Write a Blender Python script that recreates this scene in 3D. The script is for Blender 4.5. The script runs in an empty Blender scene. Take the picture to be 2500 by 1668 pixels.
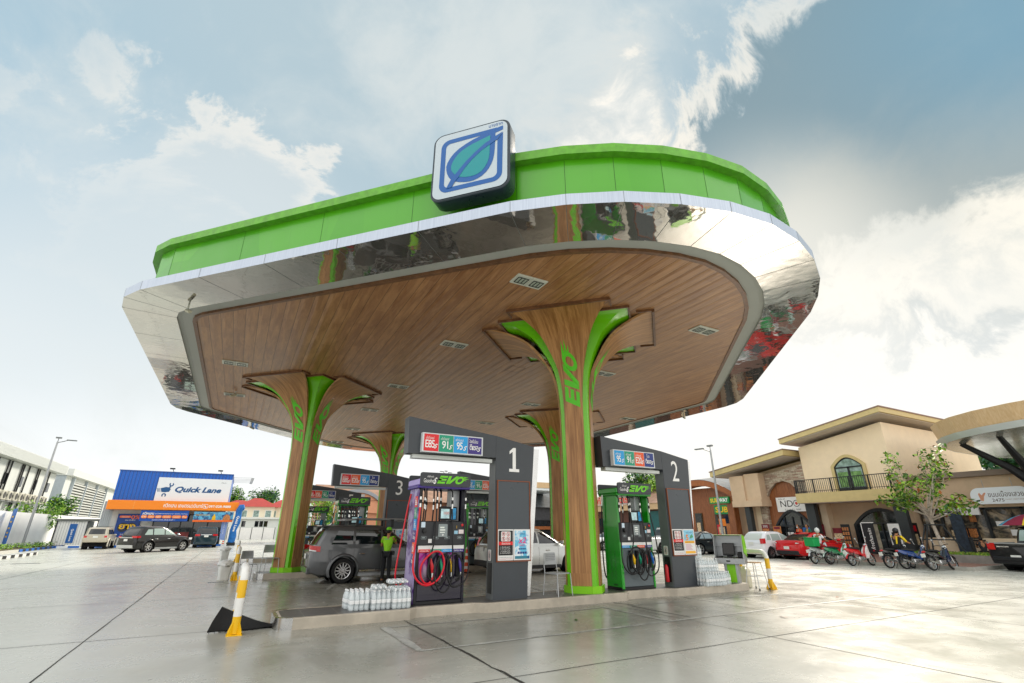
import bpy, bmesh, math, random
from mathutils import Vector, Matrix
from math import sin, cos, pi, sqrt, radians as R
random.seed(7)
sc = bpy.context.scene
COL = sc.collection
# ---------------------------------------------------------------- camera, sky, sun, exposure
YAW = R(28.5)
cam = bpy.data.objects.new('camera', bpy.data.cameras.new('camera')); COL.objects.link(cam)
cam.location = (-8.0, -20.75, 1.65)
cam.rotation_euler = (pi/2 + R(21.32), 0, -YAW)
cam.data.sensor_width = 36; cam.data.lens = 16.83; cam.data.clip_start = .05; cam.data.clip_end = 3000
sc.camera = cam
sc.view_settings.view_transform = 'Standard'; sc.view_settings.look = 'None'
sc.view_settings.gamma = 1; sc.view_settings.exposure = 0.50
SUN_AZ = YAW + R(31.6); SUN_EL = R(34)          # compass angle from +Y towards +X
def S2L(c):
    return c/12.92 if c <= .04045 else ((c+.055)/1.055)**2.4
def rgb(h):
    if isinstance(h, str):
        h = h.lstrip('#'); return tuple(S2L(int(h[i:i+2], 16)/255) for i in (0, 2, 4))
    return tuple(h)
class NT:                                            # tiny node-tree writer
    def __init__(s, tree): s.t = tree; s.n = tree.nodes; s.l = tree.links
    def node(s, typ, **kw):
        n = s.n.new(typ)
        for k, v in kw.items():
            if k.startswith('i_'):
                key = k[2:]; key = int(key) if key.isdigit() else key.replace('_', ' ')
                s.set(n.inputs[key], v)
            else: setattr(n, k, v)
        return n
    def set(s, inp, v):
        if isinstance(v, bpy.types.NodeSocket): s.l.new(v, inp)
        elif isinstance(v, (tuple, list)) and len(v) == 3 and inp.type == 'RGBA': inp.default_value = (*v, 1)
        else: inp.default_value = v
    def math(s, op, a, b=0., c=None, clamp=False):
        n = s.n.new('ShaderNodeMath'); n.operation = op; n.use_clamp = clamp
        s.set(n.inputs[0], a); s.set(n.inputs[1], b)
        if c is not None: s.set(n.inputs[2], c)
        return n.outputs[0]
    def mix(s, f, a, b, typ='MIX'):
        n = s.n.new('ShaderNodeMix'); n.data_type = 'RGBA'; n.blend_type = typ; n.clamp_factor = True
        s.set(n.inputs[0], f); s.set(n.inputs[6], a); s.set(n.inputs[7], b); return n.outputs[2]
    def noise(s, vec, scale, detail=4, rough=.55, dist=0.):
        n = s.node('ShaderNodeTexNoise', i_Scale=scale, i_Detail=detail, i_Roughness=rough, i_Distortion=dist)
        if vec is not None: s.l.new(vec, n.inputs['Vector'])
        return n.outputs[0]
    def smooth(s, v, a, b, lo=0., hi=1.):
        n = s.node('ShaderNodeMapRange', interpolation_type='SMOOTHSTEP'); s.set(n.inputs[0], v)
        s.set(n.inputs[1], a); s.set(n.inputs[2], b); s.set(n.inputs[3], lo); s.set(n.inputs[4], hi); return n.outputs[0]
def vrot(v):                                        # camera-forward frame -> world
    x, y, z = v; return Vector((x*cos(YAW)+y*sin(YAW), -x*sin(YAW)+y*cos(YAW), z))
def build_world():
    w = bpy.data.worlds.new('World'); sc.world = w; w.use_nodes = True
    N = NT(w.node_tree); N.n.clear()
    out = N.node('ShaderNodeOutputWorld')
    sky = N.node('ShaderNodeTexSky', sky_type='NISHITA'); sky.sun_disc = False
    sky.sun_elevation = SUN_EL; sky.sun_rotation = SUN_AZ; sky.air_density = 1.2; sky.dust_density = 1.0
    tc = N.node('ShaderNodeTexCoord').outputs['Generated']
    d = tc
    P = R(21.32)
    fwd = vrot((0, cos(P), sin(P))); rgt = vrot((1, 0, 0)); up = vrot((0, -sin(P), cos(P)))
    def dot(v): return N.node('ShaderNodeVectorMath', operation='DOT_PRODUCT', i_0=d, i_1=tuple(v)).outputs['Value']
    f = dot(fwd); fs = N.math('MAXIMUM', f, .08)
    # sky position measured from a fixed compass bearing (tangent coordinates)
    U = N.math('DIVIDE', dot(rgt), fs); V = N.math('DIVIDE', dot(up), fs)
    front = N.smooth(f, .1, .45)
    elev = N.node('ShaderNodeSeparateXYZ', i_0=d).outputs[2]
    n1 = N.noise(d, 3.2, 7, .58); n2 = N.noise(d, 9., 8, .62, .4); n3 = N.noise(d, 1.6, 4, .5)
    w1 = N.math('SUBTRACT', n1, .5); w2 = N.math('SUBTRACT', n2, .5); w3 = N.math('SUBTRACT', n3, .5)
    def px(u, v): return ((u-1250)/1169., (834-v)/1169.)
    def blob(u, v, ru, rv, rot=0., edge=.35, a1=.5, a2=.25, a3=0.):
        cu, cv = px(u, v); c, s_ = cos(R(rot)), sin(R(rot))
        du = N.math('SUBTRACT', U, cu); dv = N.math('SUBTRACT', V, cv)
        x = N.math('DIVIDE', N.math('ADD', N.math('MULTIPLY', du, c), N.math('MULTIPLY', dv, s_)), ru/1169.)
        y = N.math('DIVIDE', N.math('SUBTRACT', N.math('MULTIPLY', dv, c), N.math('MULTIPLY', du, s_)), rv/1169.)
        r = N.math('SQRT', N.math('ADD', N.math('MULTIPLY', x, x), N.math('MULTIPLY', y, y)))
        r = N.math('ADD', r, N.math('MULTIPLY', w1, a1*2.6)); r = N.math('ADD', r, N.math('MULTIPLY', w2, a2*2.4))
        if a3: r = N.math('ADD', r, N.math('MULTIPLY', w3, a3))
        return N.math('MULTIPLY', N.smooth(r, 1+edge, 1-edge), front)
    def soft(u, v, ru, rv, rot=0., k=1.):            # smooth bump used to steer where the cloud noise condenses
        m = blob(u, v, ru, rv, rot, .95, 0., 0.); return m if k == 1. else N.math('MULTIPLY', m, k)
    def add(*xs):
        r = xs[0]
        for x in xs[1:]: r = N.math('ADD', r, x)
        return r
    wv = N.node('ShaderNodeVectorMath', operation='MULTIPLY_ADD', i_0=N.node('ShaderNodeTexNoise', i_Scale=2.2, i_Detail=3., i_Vector=d).outputs['Color'], i_1=(.35, .35, .35)); N.l.new(d, wv.inputs[2]); wd = wv.outputs[0]
    f1 = N.noise(wd, 3.4, 12, .60); f2 = N.noise(wd, 7.5, 12, .64); f3 = N.noise(d, 1.3, 5, .5)
    top = rgb('#adc4d0'); hor = rgb('#fcfdfc')
    g = N.smooth(add(elev, N.math('MULTIPLY', N.math('SUBTRACT', f3, .5), .25)), .08, .62)
    c = N.mix(g, hor, top)
    warm = N.smooth(U, -.2, .9)
    c = N.mix(N.math('MULTIPLY', warm, N.math('SUBTRACT', 1., g)), c, rgb('#fff8e8'))
    def over(c, m, col, k=1.): return N.mix(N.math('MULTIPLY', m, k) if k != 1. else m, c, rgb(col))
    c = over(c, soft(60, 380, 520, 420), '#98bfd6', .75); c = over(c, soft(1000, 100, 800, 560), '#b2c5cd', .9); c = over(c, soft(2480, -40, 500, 300), '#7aa6bd', .95)
    # high thin veil
    v1 = N.smooth(add(f1, N.math('MULTIPLY', f2, .3), soft(1300, 200, 700, 420, 20, .16)), .60, .98); c = over(c, v1, '#dadfdd', .75)
    # cumulus on the left: density noise, lit from the upper right
    D = add(f2, soft(430, 520, 420, 290, -30, .52), soft(670, 440, 160, 130, -30, .20), soft(275, 120, 120, 110, 0, .22), soft(-20, 240, 130, 150, 0, .22), soft(820, 375, 60, 30, -30, .2), soft(1000, 250, 420, 300, 0, -.2), soft(150, 330, 260, 140, 10, -.2))
    m = N.smooth(D, .73, .82); sh = N.smooth(D, .80, 1.0); fade = N.math('MAXIMUM', soft(610, 400, 440, 350), .25)
    c = N.mix(N.math('MULTIPLY', m, N.math('MULTIPLY', fade, .9)), c, N.mix(sh, rgb('#ebe9e2'), rgb('#ccd6d9')))
    c = over(c, soft(200, 760, 700, 260, -10), '#e3e9ea', .75); c = over(c, soft(330, 560, 420, 220, -20), '#cdd9de', .6)
    # streaky bright cloud, top middle right
    D = add(f2, soft(1620, 230, 560, 200, 50, .34), soft(1880, 250, 330, 90, 52, .34), soft(1500, 380, 240, 140, 30, .14), soft(1760, 150, 110, 170, 15, -.34), soft(1860, 300, 170, 60, 50, -.10), soft(2050, 60, 120, 40, 56, .4))
    m = N.smooth(D, .66, .86); c = N.mix(N.math('MULTIPLY', m, .9), c, N.mix(N.smooth(D, .80, 1.02), rgb('#d5dad8'), rgb('#fdf8ee')))
    c = over(c, N.math('MULTIPLY', soft(1770, 190, 130, 190, 15), .8), '#9fb6c2', .8)
    # big shaded cloud with a glowing rim
    D = add(f2, soft(2330, 310, 680, 430, 20, .95), soft(1840, 130, 330, 150, 50, -.12))
    rim = N.math('MULTIPLY', N.smooth(D, .70, .80), N.smooth(D, .92, .82)); m = N.smooth(D, .80, .92)
    c = over(c, N.math('MULTIPLY', rim, soft(2050, 350, 560, 420, 20)), '#fff6e6', .85)
    c = N.mix(m, c, N.mix(N.smooth(add(f1, N.math('MULTIPLY', soft(2300, 480, 500, 160, 15), .35)), .40, .85), rgb('#8199a3'), rgb('#a3adac')))
    c = over(c, soft(2500, 40, 420, 260), '#78a4bb', .7)
    # glare under the cloud and ragged grey scraps in it
    D = add(N.math('MULTIPLY', f2, 1.), soft(2350, 640, 660, 180, 16, .5)); c = over(c, N.smooth(D, .74, .98), '#fdf7e8', .9)
    D = add(f2, soft(2180, 560, 230, 80, 12, .30), soft(2330, 700, 420, 120, 8, .24)); c = over(c, N.smooth(D, .70, .92), '#ccd1cd', .7)
    c = over(c, soft(1930, 590, 220, 180), '#fffaec', .5)
    c = over(c, soft(2200, 1050, 900, 330), '#faf9f4', .8)
    back = N.mix(N.smooth(N.math('ADD', n1, 0.), .35, .65), (1.12, 1.13, 1.15), (1.85, 1.8, 1.72))  # unseen sky behind the camera, made extra bright to light the front faces
    c = N.mix(front, back, c)
    c = N.mix(N.smooth(elev, .0, -.03), c, (.30, .30, .29))
    thin = N.mix(1., sky.outputs[0], (.04, .04, .04), 'MULTIPLY')   # most of it is hidden by haze and cloud
    b1 = N.node('ShaderNodeBackground', i_Color=thin, i_Strength=.05)
    b2 = N.node('ShaderNodeBackground', i_Color=c, i_Strength=.765)
    add = N.node('ShaderNodeAddShader'); N.l.new(b1.outputs[0], add.inputs[0]); N.l.new(b2.outputs[0], add.inputs[1])
    N.l.new(add.outputs[0], out.inputs[0])
build_world()
sun = bpy.data.objects.new('sun', bpy.data.lights.new('sun', 'SUN')); COL.objects.link(sun)
sun.data.energy = 2.5; sun.data.angle = R(12); sun.data.color = (1, .91, .78)
sd = Vector((sin(SUN_AZ)*cos(SUN_EL), cos(SUN_AZ)*cos(SUN_EL), sin(SUN_EL)))
sun.rotation_euler = sd.to_track_quat('Z', 'Y').to_euler()
sc.cycles.max_bounces = 8; sc.cycles.diffuse_bounces = 4; sc.cycles.glossy_bounces = 4
sc.cycles.transmission_bounces = 6; sc.cycles.transparent_max_bounces = 12
sc.cycles.caustics_reflective = False; sc.cycles.caustics_refractive = False
sc.cycles.sample_clamp_indirect = 4
# ---------------------------------------------------------------- materials
MATS = {}
def mat(name, col=None, rough=.5, metal=0., var=0., vs=3., bump=0., bs=40., spec=.5, coat=0., trans=0., emit=None, es=1., alpha=1., ior=1.45, dirt=0.):
    if name in MATS: return MATS[name]
    m = bpy.data.materials.new(name); m.use_nodes = True
    N = NT(m.node_tree); b = N.n['Principled BSDF']
    col = rgb(col)
    b.inputs['Base Color'].default_value = (*col, 1)
    b.inputs['Roughness'].default_value = rough; b.inputs['Metallic'].default_value = metal
    b.inputs['Specular IOR Level'].default_value = spec; b.inputs['IOR'].default_value = ior
    b.inputs['Coat Weight'].default_value = coat; b.inputs['Coat Roughness'].default_value = .05
    b.inputs['Transmission Weight'].default_value = trans; b.inputs['Alpha'].default_value = alpha
    if emit: b.inputs['Emission Color'].default_value = (*rgb(emit), 1); b.inputs['Emission Strength'].default_value = es
    if var or bump or dirt:
        tc = N.node('ShaderNodeTexCoord').outputs['Object']
    if var:
        n = N.noise(tc, vs, 5, .6)
        f = N.smooth(n, .3, .7)
        c = N.mix(f, tuple(x*(1-var) for x in col), tuple(min(1, x*(1+var*.6)) for x in col))
        N.l.new(c, b.inputs['Base Color'])
        N.l.new(N.math('ADD', N.math('MULTIPLY', N.math('SUBTRACT', n, .5), .25), rough, clamp=True), b.inputs['Roughness'])
    if bump:
        n = N.noise(tc, bs, 4, .6)
        bp = N.node('ShaderNodeBump', i_Strength=bump, i_Distance=.02); N.l.new(n, bp.inputs['Height'])
        N.l.new(bp.outputs[0], b.inputs['Normal'])
    MATS[name] = m; return m
def nodemat(name, fn):
    if name in MATS: return MATS[name]
    m = bpy.data.materials.new(name); m.use_nodes = True
    N = NT(m.node_tree); fn(N, N.n['Principled BSDF'], N.node('ShaderNodeTexCoord').outputs['Object'])
    MATS[name] = m; return m
# ---------------------------------------------------------------- mesh builder
class MB:
    def __init__(s): s.v = []; s.f = []; s.M = None; s.mi = 0; s.fm = []
    def add(s, vs, fs):
        o = len(s.v)
        s.v += [tuple(s.M @ Vector(v)) if s.M is not None else tuple(v) for v in vs]
        s.f += [tuple(i+o for i in f) for f in fs]; s.fm += [s.mi]*len(fs); return s
    def box(s, x0, x1, y0, y1, z0, z1):
        return s.add([(x0,y0,z0),(x1,y0,z0),(x1,y1,z0),(x0,y1,z0),(x0,y0,z1),(x1,y0,z1),(x1,y1,z1),(x0,y1,z1)],
                     [(3,2,1,0),(4,5,6,7),(0,1,5,4),(1,2,6,5),(2,3,7,6),(3,0,4,7)])
    def bbox(s, x0, x1, y0, y1, z0, z1, b=.01):       # box with chamfered edges
        P = []
        for z, i in ((z0, b), (z0+b, 0), (z1-b, 0), (z1, b)):
            P.append([(x0+i+c0, y0+i+c1, z) for c0, c1 in ((b,0),)]+[(x1-i-b,y0+i,z),(x1-i,y0+i+b,z),(x1-i,y1-i-b,z),(x1-i-b,y1-i,z),(x0+i+b,y1-i,z),(x0+i,y1-i-b,z),(x0+i,y0+i+b,z)])
        return s.loft(P, True, True)
    def prism(s, poly, a, b, axis='z'):               # poly of (p,q); extruded a..b along axis
        n = len(poly)
        def P(p, q, h): return {'z': (p, q, h), 'y': (p, h, q), 'x': (h, p, q)}[axis]
        s.add([P(p, q, a) for p, q in poly]+[P(p, q, b) for p, q in poly],
              [tuple(range(n-1, -1, -1)), tuple(range(n, 2*n))]+[(i, (i+1) % n, (i+1) % n+n, i+n) for i in range(n)])
        return s
    def loft(s, rings, closed=True, caps=True):
        n = len(rings[0]); vs = [p for r in rings for p in r]; fs = []
        for k in range(len(rings)-1):
            for i in range(n if closed else n-1):
                j = (i+1) % n; fs.append((k*n+i, k*n+j, (k+1)*n+j, (k+1)*n+i))
        if caps: fs += [tuple(range(n-1, -1, -1)), tuple((len(rings)-1)*n+i for i in range(n))]
        return s.add(vs, fs)
    def tube(s, pts, r, n=8, caps=True, closed=False):
        pts = [Vector(p) for p in pts]; rings = []; L = len(pts)
        rr = r if isinstance(r, (list, tuple)) else [r]*L
        up = Vector((0, 0, 1)); nrm = None
        for i, p in enumerate(pts):
            if closed: t = pts[(i+1) % L]-pts[i-1]
            else: t = pts[min(i+1, L-1)]-pts[max(i-1, 0)]
            t.normalize()
            if nrm is None: nrm = t.orthogonal().normalized()
            nrm = (nrm-t*nrm.dot(t))
            if nrm.length < 1e-6: nrm = t.orthogonal()
            nrm.normalize(); b = t.cross(nrm)
            rings.append([tuple(p+(nrm*cos(2*pi*k/n)+b*sin(2*pi*k/n))*rr[i]) for k in range(n)])
        if closed: rings.append(rings[0])
        return s.loft(rings, True, caps and not closed)
    def lathe(s, prof, n=16, M=None, caps=True):      # prof (r,z) about z
        old = s.M
        if M is not None: s.M = (old @ M) if old is not None else M
        s.loft([[(r*cos(2*pi*k/n), r*sin(2*pi*k/n), z) for k in range(n)] for r, z in prof], True, caps)
        s.M = old; return s
    def sphere(s, c, r, n=10, m=7):
        rx, ry, rz = r if isinstance(r, tuple) else (r, r, r)
        return s.loft([[(c[0]+rx*sin(pi*(j+.02)/(m+.04))*cos(2*pi*k/n), c[1]+ry*sin(pi*(j+.02)/(m+.04))*sin(2*pi*k/n), c[2]-rz*cos(pi*(j+.02)/(m+.04))) for k in range(n)] for j in range(m+1)])
    def cyl(s, p, q, r, n=10): return s.tube([p, q], r, n)
    def quad(s, a, b, c, d): return s.add([a, b, c, d], [(0, 1, 2, 3)])
    def build(s, name, mats, parent=None, smooth=False, auto=True, fixn=False):
        me = bpy.data.meshes.new(name); me.from_pydata(s.v, [], s.f)
        if fixn:
            bm = bmesh.new(); bm.from_mesh(me); bmesh.ops.remove_doubles(bm, verts=bm.verts, dist=1e-5); bmesh.ops.recalc_face_normals(bm, faces=bm.faces); bm.to_mesh(me); bm.free()
        mats = mats if isinstance(mats, (list, tuple)) else [mats]
        for m in mats: me.materials.append(m)
        if len(mats) > 1: me.polygons.foreach_set('material_index', s.fm)
        me.update(); 
        o = bpy.data.objects.new(name, me); COL.objects.link(o)
        if smooth:
            me.polygons.foreach_set('use_smooth', [True]*len(me.polygons))
            if auto and hasattr(me, 'set_sharp_from_angle'): me.set_sharp_from_angle(angle=R(38 if auto is True else auto))
        if parent is not None: o.parent = parent
        return o
def tag(o, label, cat, group=None):
    o['label'] = label; o['category'] = cat
    if group: o['group'] = group
    return o
def thing(name, label, cat, loc=(0,0,0), rz=0., group=None):
    o = bpy.data.objects.new(name, None); COL.objects.link(o); o.empty_display_size = .2
    o.location = loc; o.rotation_euler = (0, 0, rz); return tag(o, label, cat, group)
def structure(mb, name, m, **k):
    o = mb.build(name, m, **k); o['kind'] = 'structure'; return o
def children(o): return [c for c in bpy.data.objects if c.parent is o]
KIDS = {}
def copy_tree(o, parent=None, kids=None):
    if kids is None:
        kids = {}
        for c in bpy.data.objects:
            if c.parent: kids.setdefault(c.parent.name, []).append(c)
    c = o.copy(); COL.objects.link(c)
    if parent is not None: c.parent = parent
    for ch in kids.get(o.name, []): copy_tree(ch, c, kids)
    return c
def dup(o, label, loc, rz=None):
    c = copy_tree(o); c['label'] = label; c.location = loc
    if rz is not None: c.rotation_euler = (0, 0, rz)
    return c
def bool_cut(o, cutter):
    md = o.modifiers.new('b', 'BOOLEAN'); md.operation = 'DIFFERENCE'; cutter.parent = o.parent; md.object = cutter; md.solver = 'EXACT'
    dg = bpy.context.evaluated_depsgraph_get()
    me = bpy.data.meshes.new_from_object(o.evaluated_get(dg)); o.modifiers.clear()
    old = o.data; o.data = me; me.name = old.name
    bpy.data.objects.remove(cutter)
    me.polygons.foreach_set('use_smooth', [True]*len(me.polygons)); me.set_sharp_from_angle(angle=R(35))
# ---------------------------------------------------------------- text, fitted into a box
def text(s, m, parent, c, right, up, w, h, name='lettering', shear=0., bold=0., depth=.004, spacing=1.):
    cu = bpy.data.curves.new('t', 'FONT'); cu.body = s; cu.size = 1; cu.shear = shear; cu.offset = bold
    cu.space_character = spacing; cu.resolution_u = 3; cu.fill_mode = 'FRONT'
    ob = bpy.data.objects.new('t', cu); COL.objects.link(ob)
    dg = bpy.context.evaluated_depsgraph_get()
    me = bpy.data.meshes.new_from_object(ob.evaluated_get(dg)); bpy.data.objects.remove(ob)
    me.name = name
    xs = [v.co.x for v in me.vertices]; ys = [v.co.y for v in me.vertices]
    if not xs: return None
    x0, x1, y0, y1 = min(xs), max(xs), min(ys), max(ys)
    sx = w/(x1-x0) if w else 0; sy = h/(y1-y0) if h else 0
    if not sx: sx = sy
    if not sy: sy = sx
    right = Vector(right).normalized(); up = Vector(up).normalized(); nrm = right.cross(up); c = Vector(c)+nrm*depth
    for v in me.vertices:
        v.co = c+right*((v.co.x-(x0+x1)/2)*sx)+up*((v.co.y-(y0+y1)/2)*sy)
    me.materials.clear(); me.materials.append(m)
    o = bpy.data.objects.new(name, me); COL.objects.link(o)
    if parent is not None: o.parent = parent
    return o
def merge_into(dst, srcs):                          # join meshes (shared single material) without ops
    import bmesh
    bm = bmesh.new()
    for s in [dst]+srcs: bm.from_mesh(s.data)
    bm.to_mesh(dst.data); bm.free()
    for s in srcs: bpy.data.objects.remove(s)
    return dst
class Pl:                                            # flat artwork on a plane: shapes in (p,q)
    def __init__(s, c, right, up):
        s.c = Vector(c); s.r = Vector(right).normalized(); s.u = Vector(up).normalized(); s.n = s.r.cross(s.u); s.mb = MB()
    def P(s, p, q, d=0.): return tuple(s.c+s.r*p+s.u*q+s.n*d)
    def poly(s, pts, d=.003):
        s.mb.add([s.P(p, q, d) for p, q in pts], [tuple(range(len(pts)))]); return s
    def rect(s, p0, p1, q0, q1, d=.003): return s.poly([(p0,q0),(p1,q0),(p1,q1),(p0,q1)], d)
    def strip(s, A, B, d=.003, closed=False):        # band between two equal-length point lists
        n = len(A); vs = [s.P(p, q, d) for p, q in A]+[s.P(p, q, d) for p, q in B]
        s.mb.add(vs, [(i, (i+1) % n, (i+1) % n+n, i+n) for i in range(n if closed else n-1)]); return s
    def slab(s, pts, t):                             # raised plate with thickness t
        n = len(pts); vs = [s.P(p, q, 0) for p, q in pts]+[s.P(p, q, t) for p, q in pts]
        s.mb.add(vs, [tuple(range(n-1,-1,-1)), tuple(range(n, 2*n))]+[(i,(i+1)%n,(i+1)%n+n,i+n) for i in range(n)]); return s
    def build(s, name, m, parent=None): return s.mb.build(name, m, parent)
def rrect(w, h, r, n=6, cx=0, cy=0):
    pts = []
    for sx, sy, a in ((1,-1,-90),(1,1,0),(-1,1,90),(-1,-1,180)):
        for k in range(n+1):
            t = R(a+90*k/n); pts.append((cx+sx*(w/2-r)+r*cos(t), cy+sy*(h/2-r)+r*sin(t)))
    return pts
X, Y, Z = (1,0,0), (0,1,0), (0,0,1)
NX, NY = (-1,0,0), (0,-1,0)
# ---------------------------------------------------------------- shared materials
M_white = mat('white_paint', '#e8e8e6', .35, var=.05)
M_wtext = mat('white_letter', '#f4f4f2', .5)
M_dark = mat('charcoal_panel', '#3f4449', .38, var=.10, vs=2, bump=.02, bs=200)
M_dark2 = mat('dark_side_panel', '#34383c', .4, var=.1)
M_black = mat('black_plastic', '#17181a', .45, var=.1)
M_rubber = mat('black_rubber', '#121314', .7, var=.25, vs=8, bump=.1)
M_steel = mat('brushed_steel', (.55,.55,.54), .28, 1., var=.1, vs=6)
M_chrome = mat('chrome', (.8,.8,.8), .08, 1.)
M_alu = mat('grey_metal', '#a5a8aa', .4, .6, var=.08)
M_green = mat('leaf_green_panel', '#6cc40e', .22, var=.05, vs=1.5, coat=.3)
M_lime = mat('lime_green', '#84d010', .35, var=.05)
M_glass = mat('dark_glass', '#0e1416', .04, spec=.8)
M_red = mat('red_paint', '#c8202a', .35)
M_yel = mat('traffic_yellow', '#e8b90c', .45, var=.08)
M_tex = mat('black_letter', '#1c1c1c', .6)
def f_wood(scale, dark, light, planks=0., axis=1, rough=.45, groove=.018, grain=False):
    def fn(N, b, tc):
        mp = N.node('ShaderNodeMapping', i_Scale=scale); N.l.new(tc, mp.inputs[0])
        if grain: N.l.new(N.node('ShaderNodeAttribute', attribute_name='grain').outputs['Vector'], mp.inputs[0])
        g1 = N.noise(mp.outputs[0], 1., 7, .68, .6); g2 = N.noise(tc, .9, 3, .5)
        t = g1
        if planks:
            xyz = N.node('ShaderNodeSeparateXYZ', i_0=tc).outputs
            q = N.math('DIVIDE', xyz[1-axis if axis < 2 else 0], planks); fl = N.math('FLOOR', q)
            wn = N.node('ShaderNodeTexWhiteNoise', noise_dimensions='2D')
            cb = N.node('ShaderNodeCombineXYZ', i_X=fl, i_Y=N.math('FLOOR', N.math('ADD', N.math('DIVIDE', xyz[axis], 3.), N.math('MULTIPLY', fl, .37))))
            N.l.new(cb.outputs[0], wn.inputs['Vector'])
            fr = N.math('SUBTRACT', q, fl)
            gr = N.math('MAXIMUM', N.math('LESS_THAN', fr, groove/planks), 0.)
            t = N.math('ADD', g1, N.math('MULTIPLY', N.math('SUBTRACT', wn.outputs[0], .5), .10))
        f = N.smooth(t, .32, .70)
        c = N.mix(f, rgb(dark), rgb(light))
        c = N.mix(N.math('MULTIPLY', g2, .35), c, tuple(x*.72 for x in rgb(dark)))
        if planks:
            c = N.mix(N.math('MULTIPLY', gr, .8), c, (.035, .02, .011))
            bp = N.node('ShaderNodeBump', i_Strength=.35, i_Distance=.03)
            hgt = N.math('ADD', N.math('MULTIPLY', N.math('MINIMUM', N.math('MULTIPLY', fr, 3.), 1.), 1.), N.math('MULTIPLY', g1, .12))
            N.l.new(hgt, bp.inputs['Height']); N.l.new(bp.outputs[0], b.inputs['Normal'])
        N.l.new(c, b.inputs['Base Color']); N.l.new(N.math('ADD', N.math('MULTIPLY', g1, .2), rough-.1), b.inputs['Roughness'])
    return fn
M_ceil = nodemat('wood_plank_ceiling', f_wood((9, .9, 9), '#8c5e39', '#b98a5e', .3, 1, .36, .012))
M_rim = nodemat('dark_wood_rim', f_wood((6, 6, 6), '#5a3a22', '#80583a', rough=.4))
M_wcol = nodemat('wood_grain_panel', f_wood((14, 14, .55), '#8a5c2e', '#cc9860', rough=.42))
M_wflare = nodemat('wood_grain_flare', f_wood((14, 14, .55), '#8a5c2e', '#cc9860', rough=.42, grain=True))
def f_concrete(N, b, tc):
    n1 = N.noise(tc, .16, 6, .6, .3); n2 = N.noise(tc, 1.1, 8, .66, .4); n3 = N.noise(tc, 14, 4, .7)
    mp = N.node('ShaderNodeMapping', i_Scale=(.22, .9, 1.)); N.l.new(tc, mp.inputs[0])
    n4 = N.noise(mp.outputs[0], 1., 6, .6, .5)                      # tyre-polished streaks along the lanes
    t = N.math('ADD', N.math('MULTIPLY', n1, .45), N.math('ADD', N.math('MULTIPLY', n2, .35), N.math('MULTIPLY', n4, .22)))
    xyz = N.node('ShaderNodeSeparateXYZ', i_0=tc).outputs
    sl = N.node('ShaderNodeTexWhiteNoise', noise_dimensions='2D')
    cb = N.node('ShaderNodeCombineXYZ', i_X=N.math('FLOOR', N.math('DIVIDE', N.math('ADD', xyz[0], 9.74), 4.9)), i_Y=N.math('FLOOR', N.math('DIVIDE', N.math('ADD', xyz[1], 14.82), 4.95)))
    N.l.new(cb.outputs[0], sl.inputs['Vector'])
    t = N.math('ADD', t, N.math('MULTIPLY', N.math('SUBTRACT', sl.outputs[0], .5), .06))
    c = N.mix(N.smooth(t, .38, .72), rgb('#bfbfb4'), rgb('#d3d3c9'))
    c = N.mix(N.smooth(n3, .35, .75, 0, .25), c, rgb('#b0b0a6'))
    warm = N.smooth(N.noise(tc, .7, 5, .6), .55, .75, 0, .30)
    c = N.mix(warm, c, rgb('#aca58f'))
    st = N.noise(tc, .55, 8, .72, 1.2)
    # darker blotchy tone over the pump area, fading out at its edges
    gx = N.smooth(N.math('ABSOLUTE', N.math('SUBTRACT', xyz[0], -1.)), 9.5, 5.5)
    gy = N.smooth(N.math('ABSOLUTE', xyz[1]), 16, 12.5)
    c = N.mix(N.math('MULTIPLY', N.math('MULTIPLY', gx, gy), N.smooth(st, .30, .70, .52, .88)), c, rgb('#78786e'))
    c = N.mix(N.smooth(N.noise(tc, 2.3, 6, .8, .8), .68, .78, 0, .25), c, rgb('#78786e'))
    N.l.new(c, b.inputs['Base Color'])
    r = N.math('ADD', N.math('MULTIPLY', N.smooth(n2, .3, .7), .09), N.math('MULTIPLY', N.smooth(n1, .35, .65), .06))
    N.l.new(N.math('ADD', r, .20), b.inputs['Roughness'])
    b.inputs['Specular IOR Level'].default_value = .55
    bp = N.node('ShaderNodeBump', i_Strength=.03, i_Distance=.004)
    N.l.new(N.math('ADD', n3, N.math('MULTIPLY', n2, 2.)), bp.inputs['Height']); N.l.new(bp.outputs[0], b.inputs['Normal'])
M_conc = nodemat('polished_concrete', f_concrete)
# ---------------------------------------------------------------- ground
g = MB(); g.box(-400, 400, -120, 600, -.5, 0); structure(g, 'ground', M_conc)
M_joint = mat('joint_sealant', '#3b3a36', .7, var=.4, vs=5)
M_mark = mat('faded_marking', '#aeb0aa', .5, var=.35, vs=7)
g = MB()
def wob(x0, y0, x1, y1, w, seed, z=.004, seg=.7, amp=.006):
    rnd = random.Random(seed); L = sqrt((x1-x0)**2+(y1-y0)**2); n = max(2, int(L/seg)); nx, ny = -(y1-y0)/L, (x1-x0)/L
    A, B = [], []
    for i in range(n+1):
        t = i/n; o = rnd.uniform(-amp, amp); ww = w*rnd.uniform(.6, 1.3)/2
        x, y = x0+(x1-x0)*t, y0+(y1-y0)*t
        A.append((x+nx*(o+ww), y+ny*(o+ww), z)); B.append((x+nx*(o-ww), y+ny*(o-ww), z))
    g.add(A+B, [(i, i+n+1, i+n+2, i+1) for i in range(n)])
k = 0
for x in (-24.4, -19.5, -14.75, -9.74, -4.8, .03, 4.95, 9.85, 14.75):
    k += 1; wob(x, -30, x, 62, .022 if x < -9 else .016, k)
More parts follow.
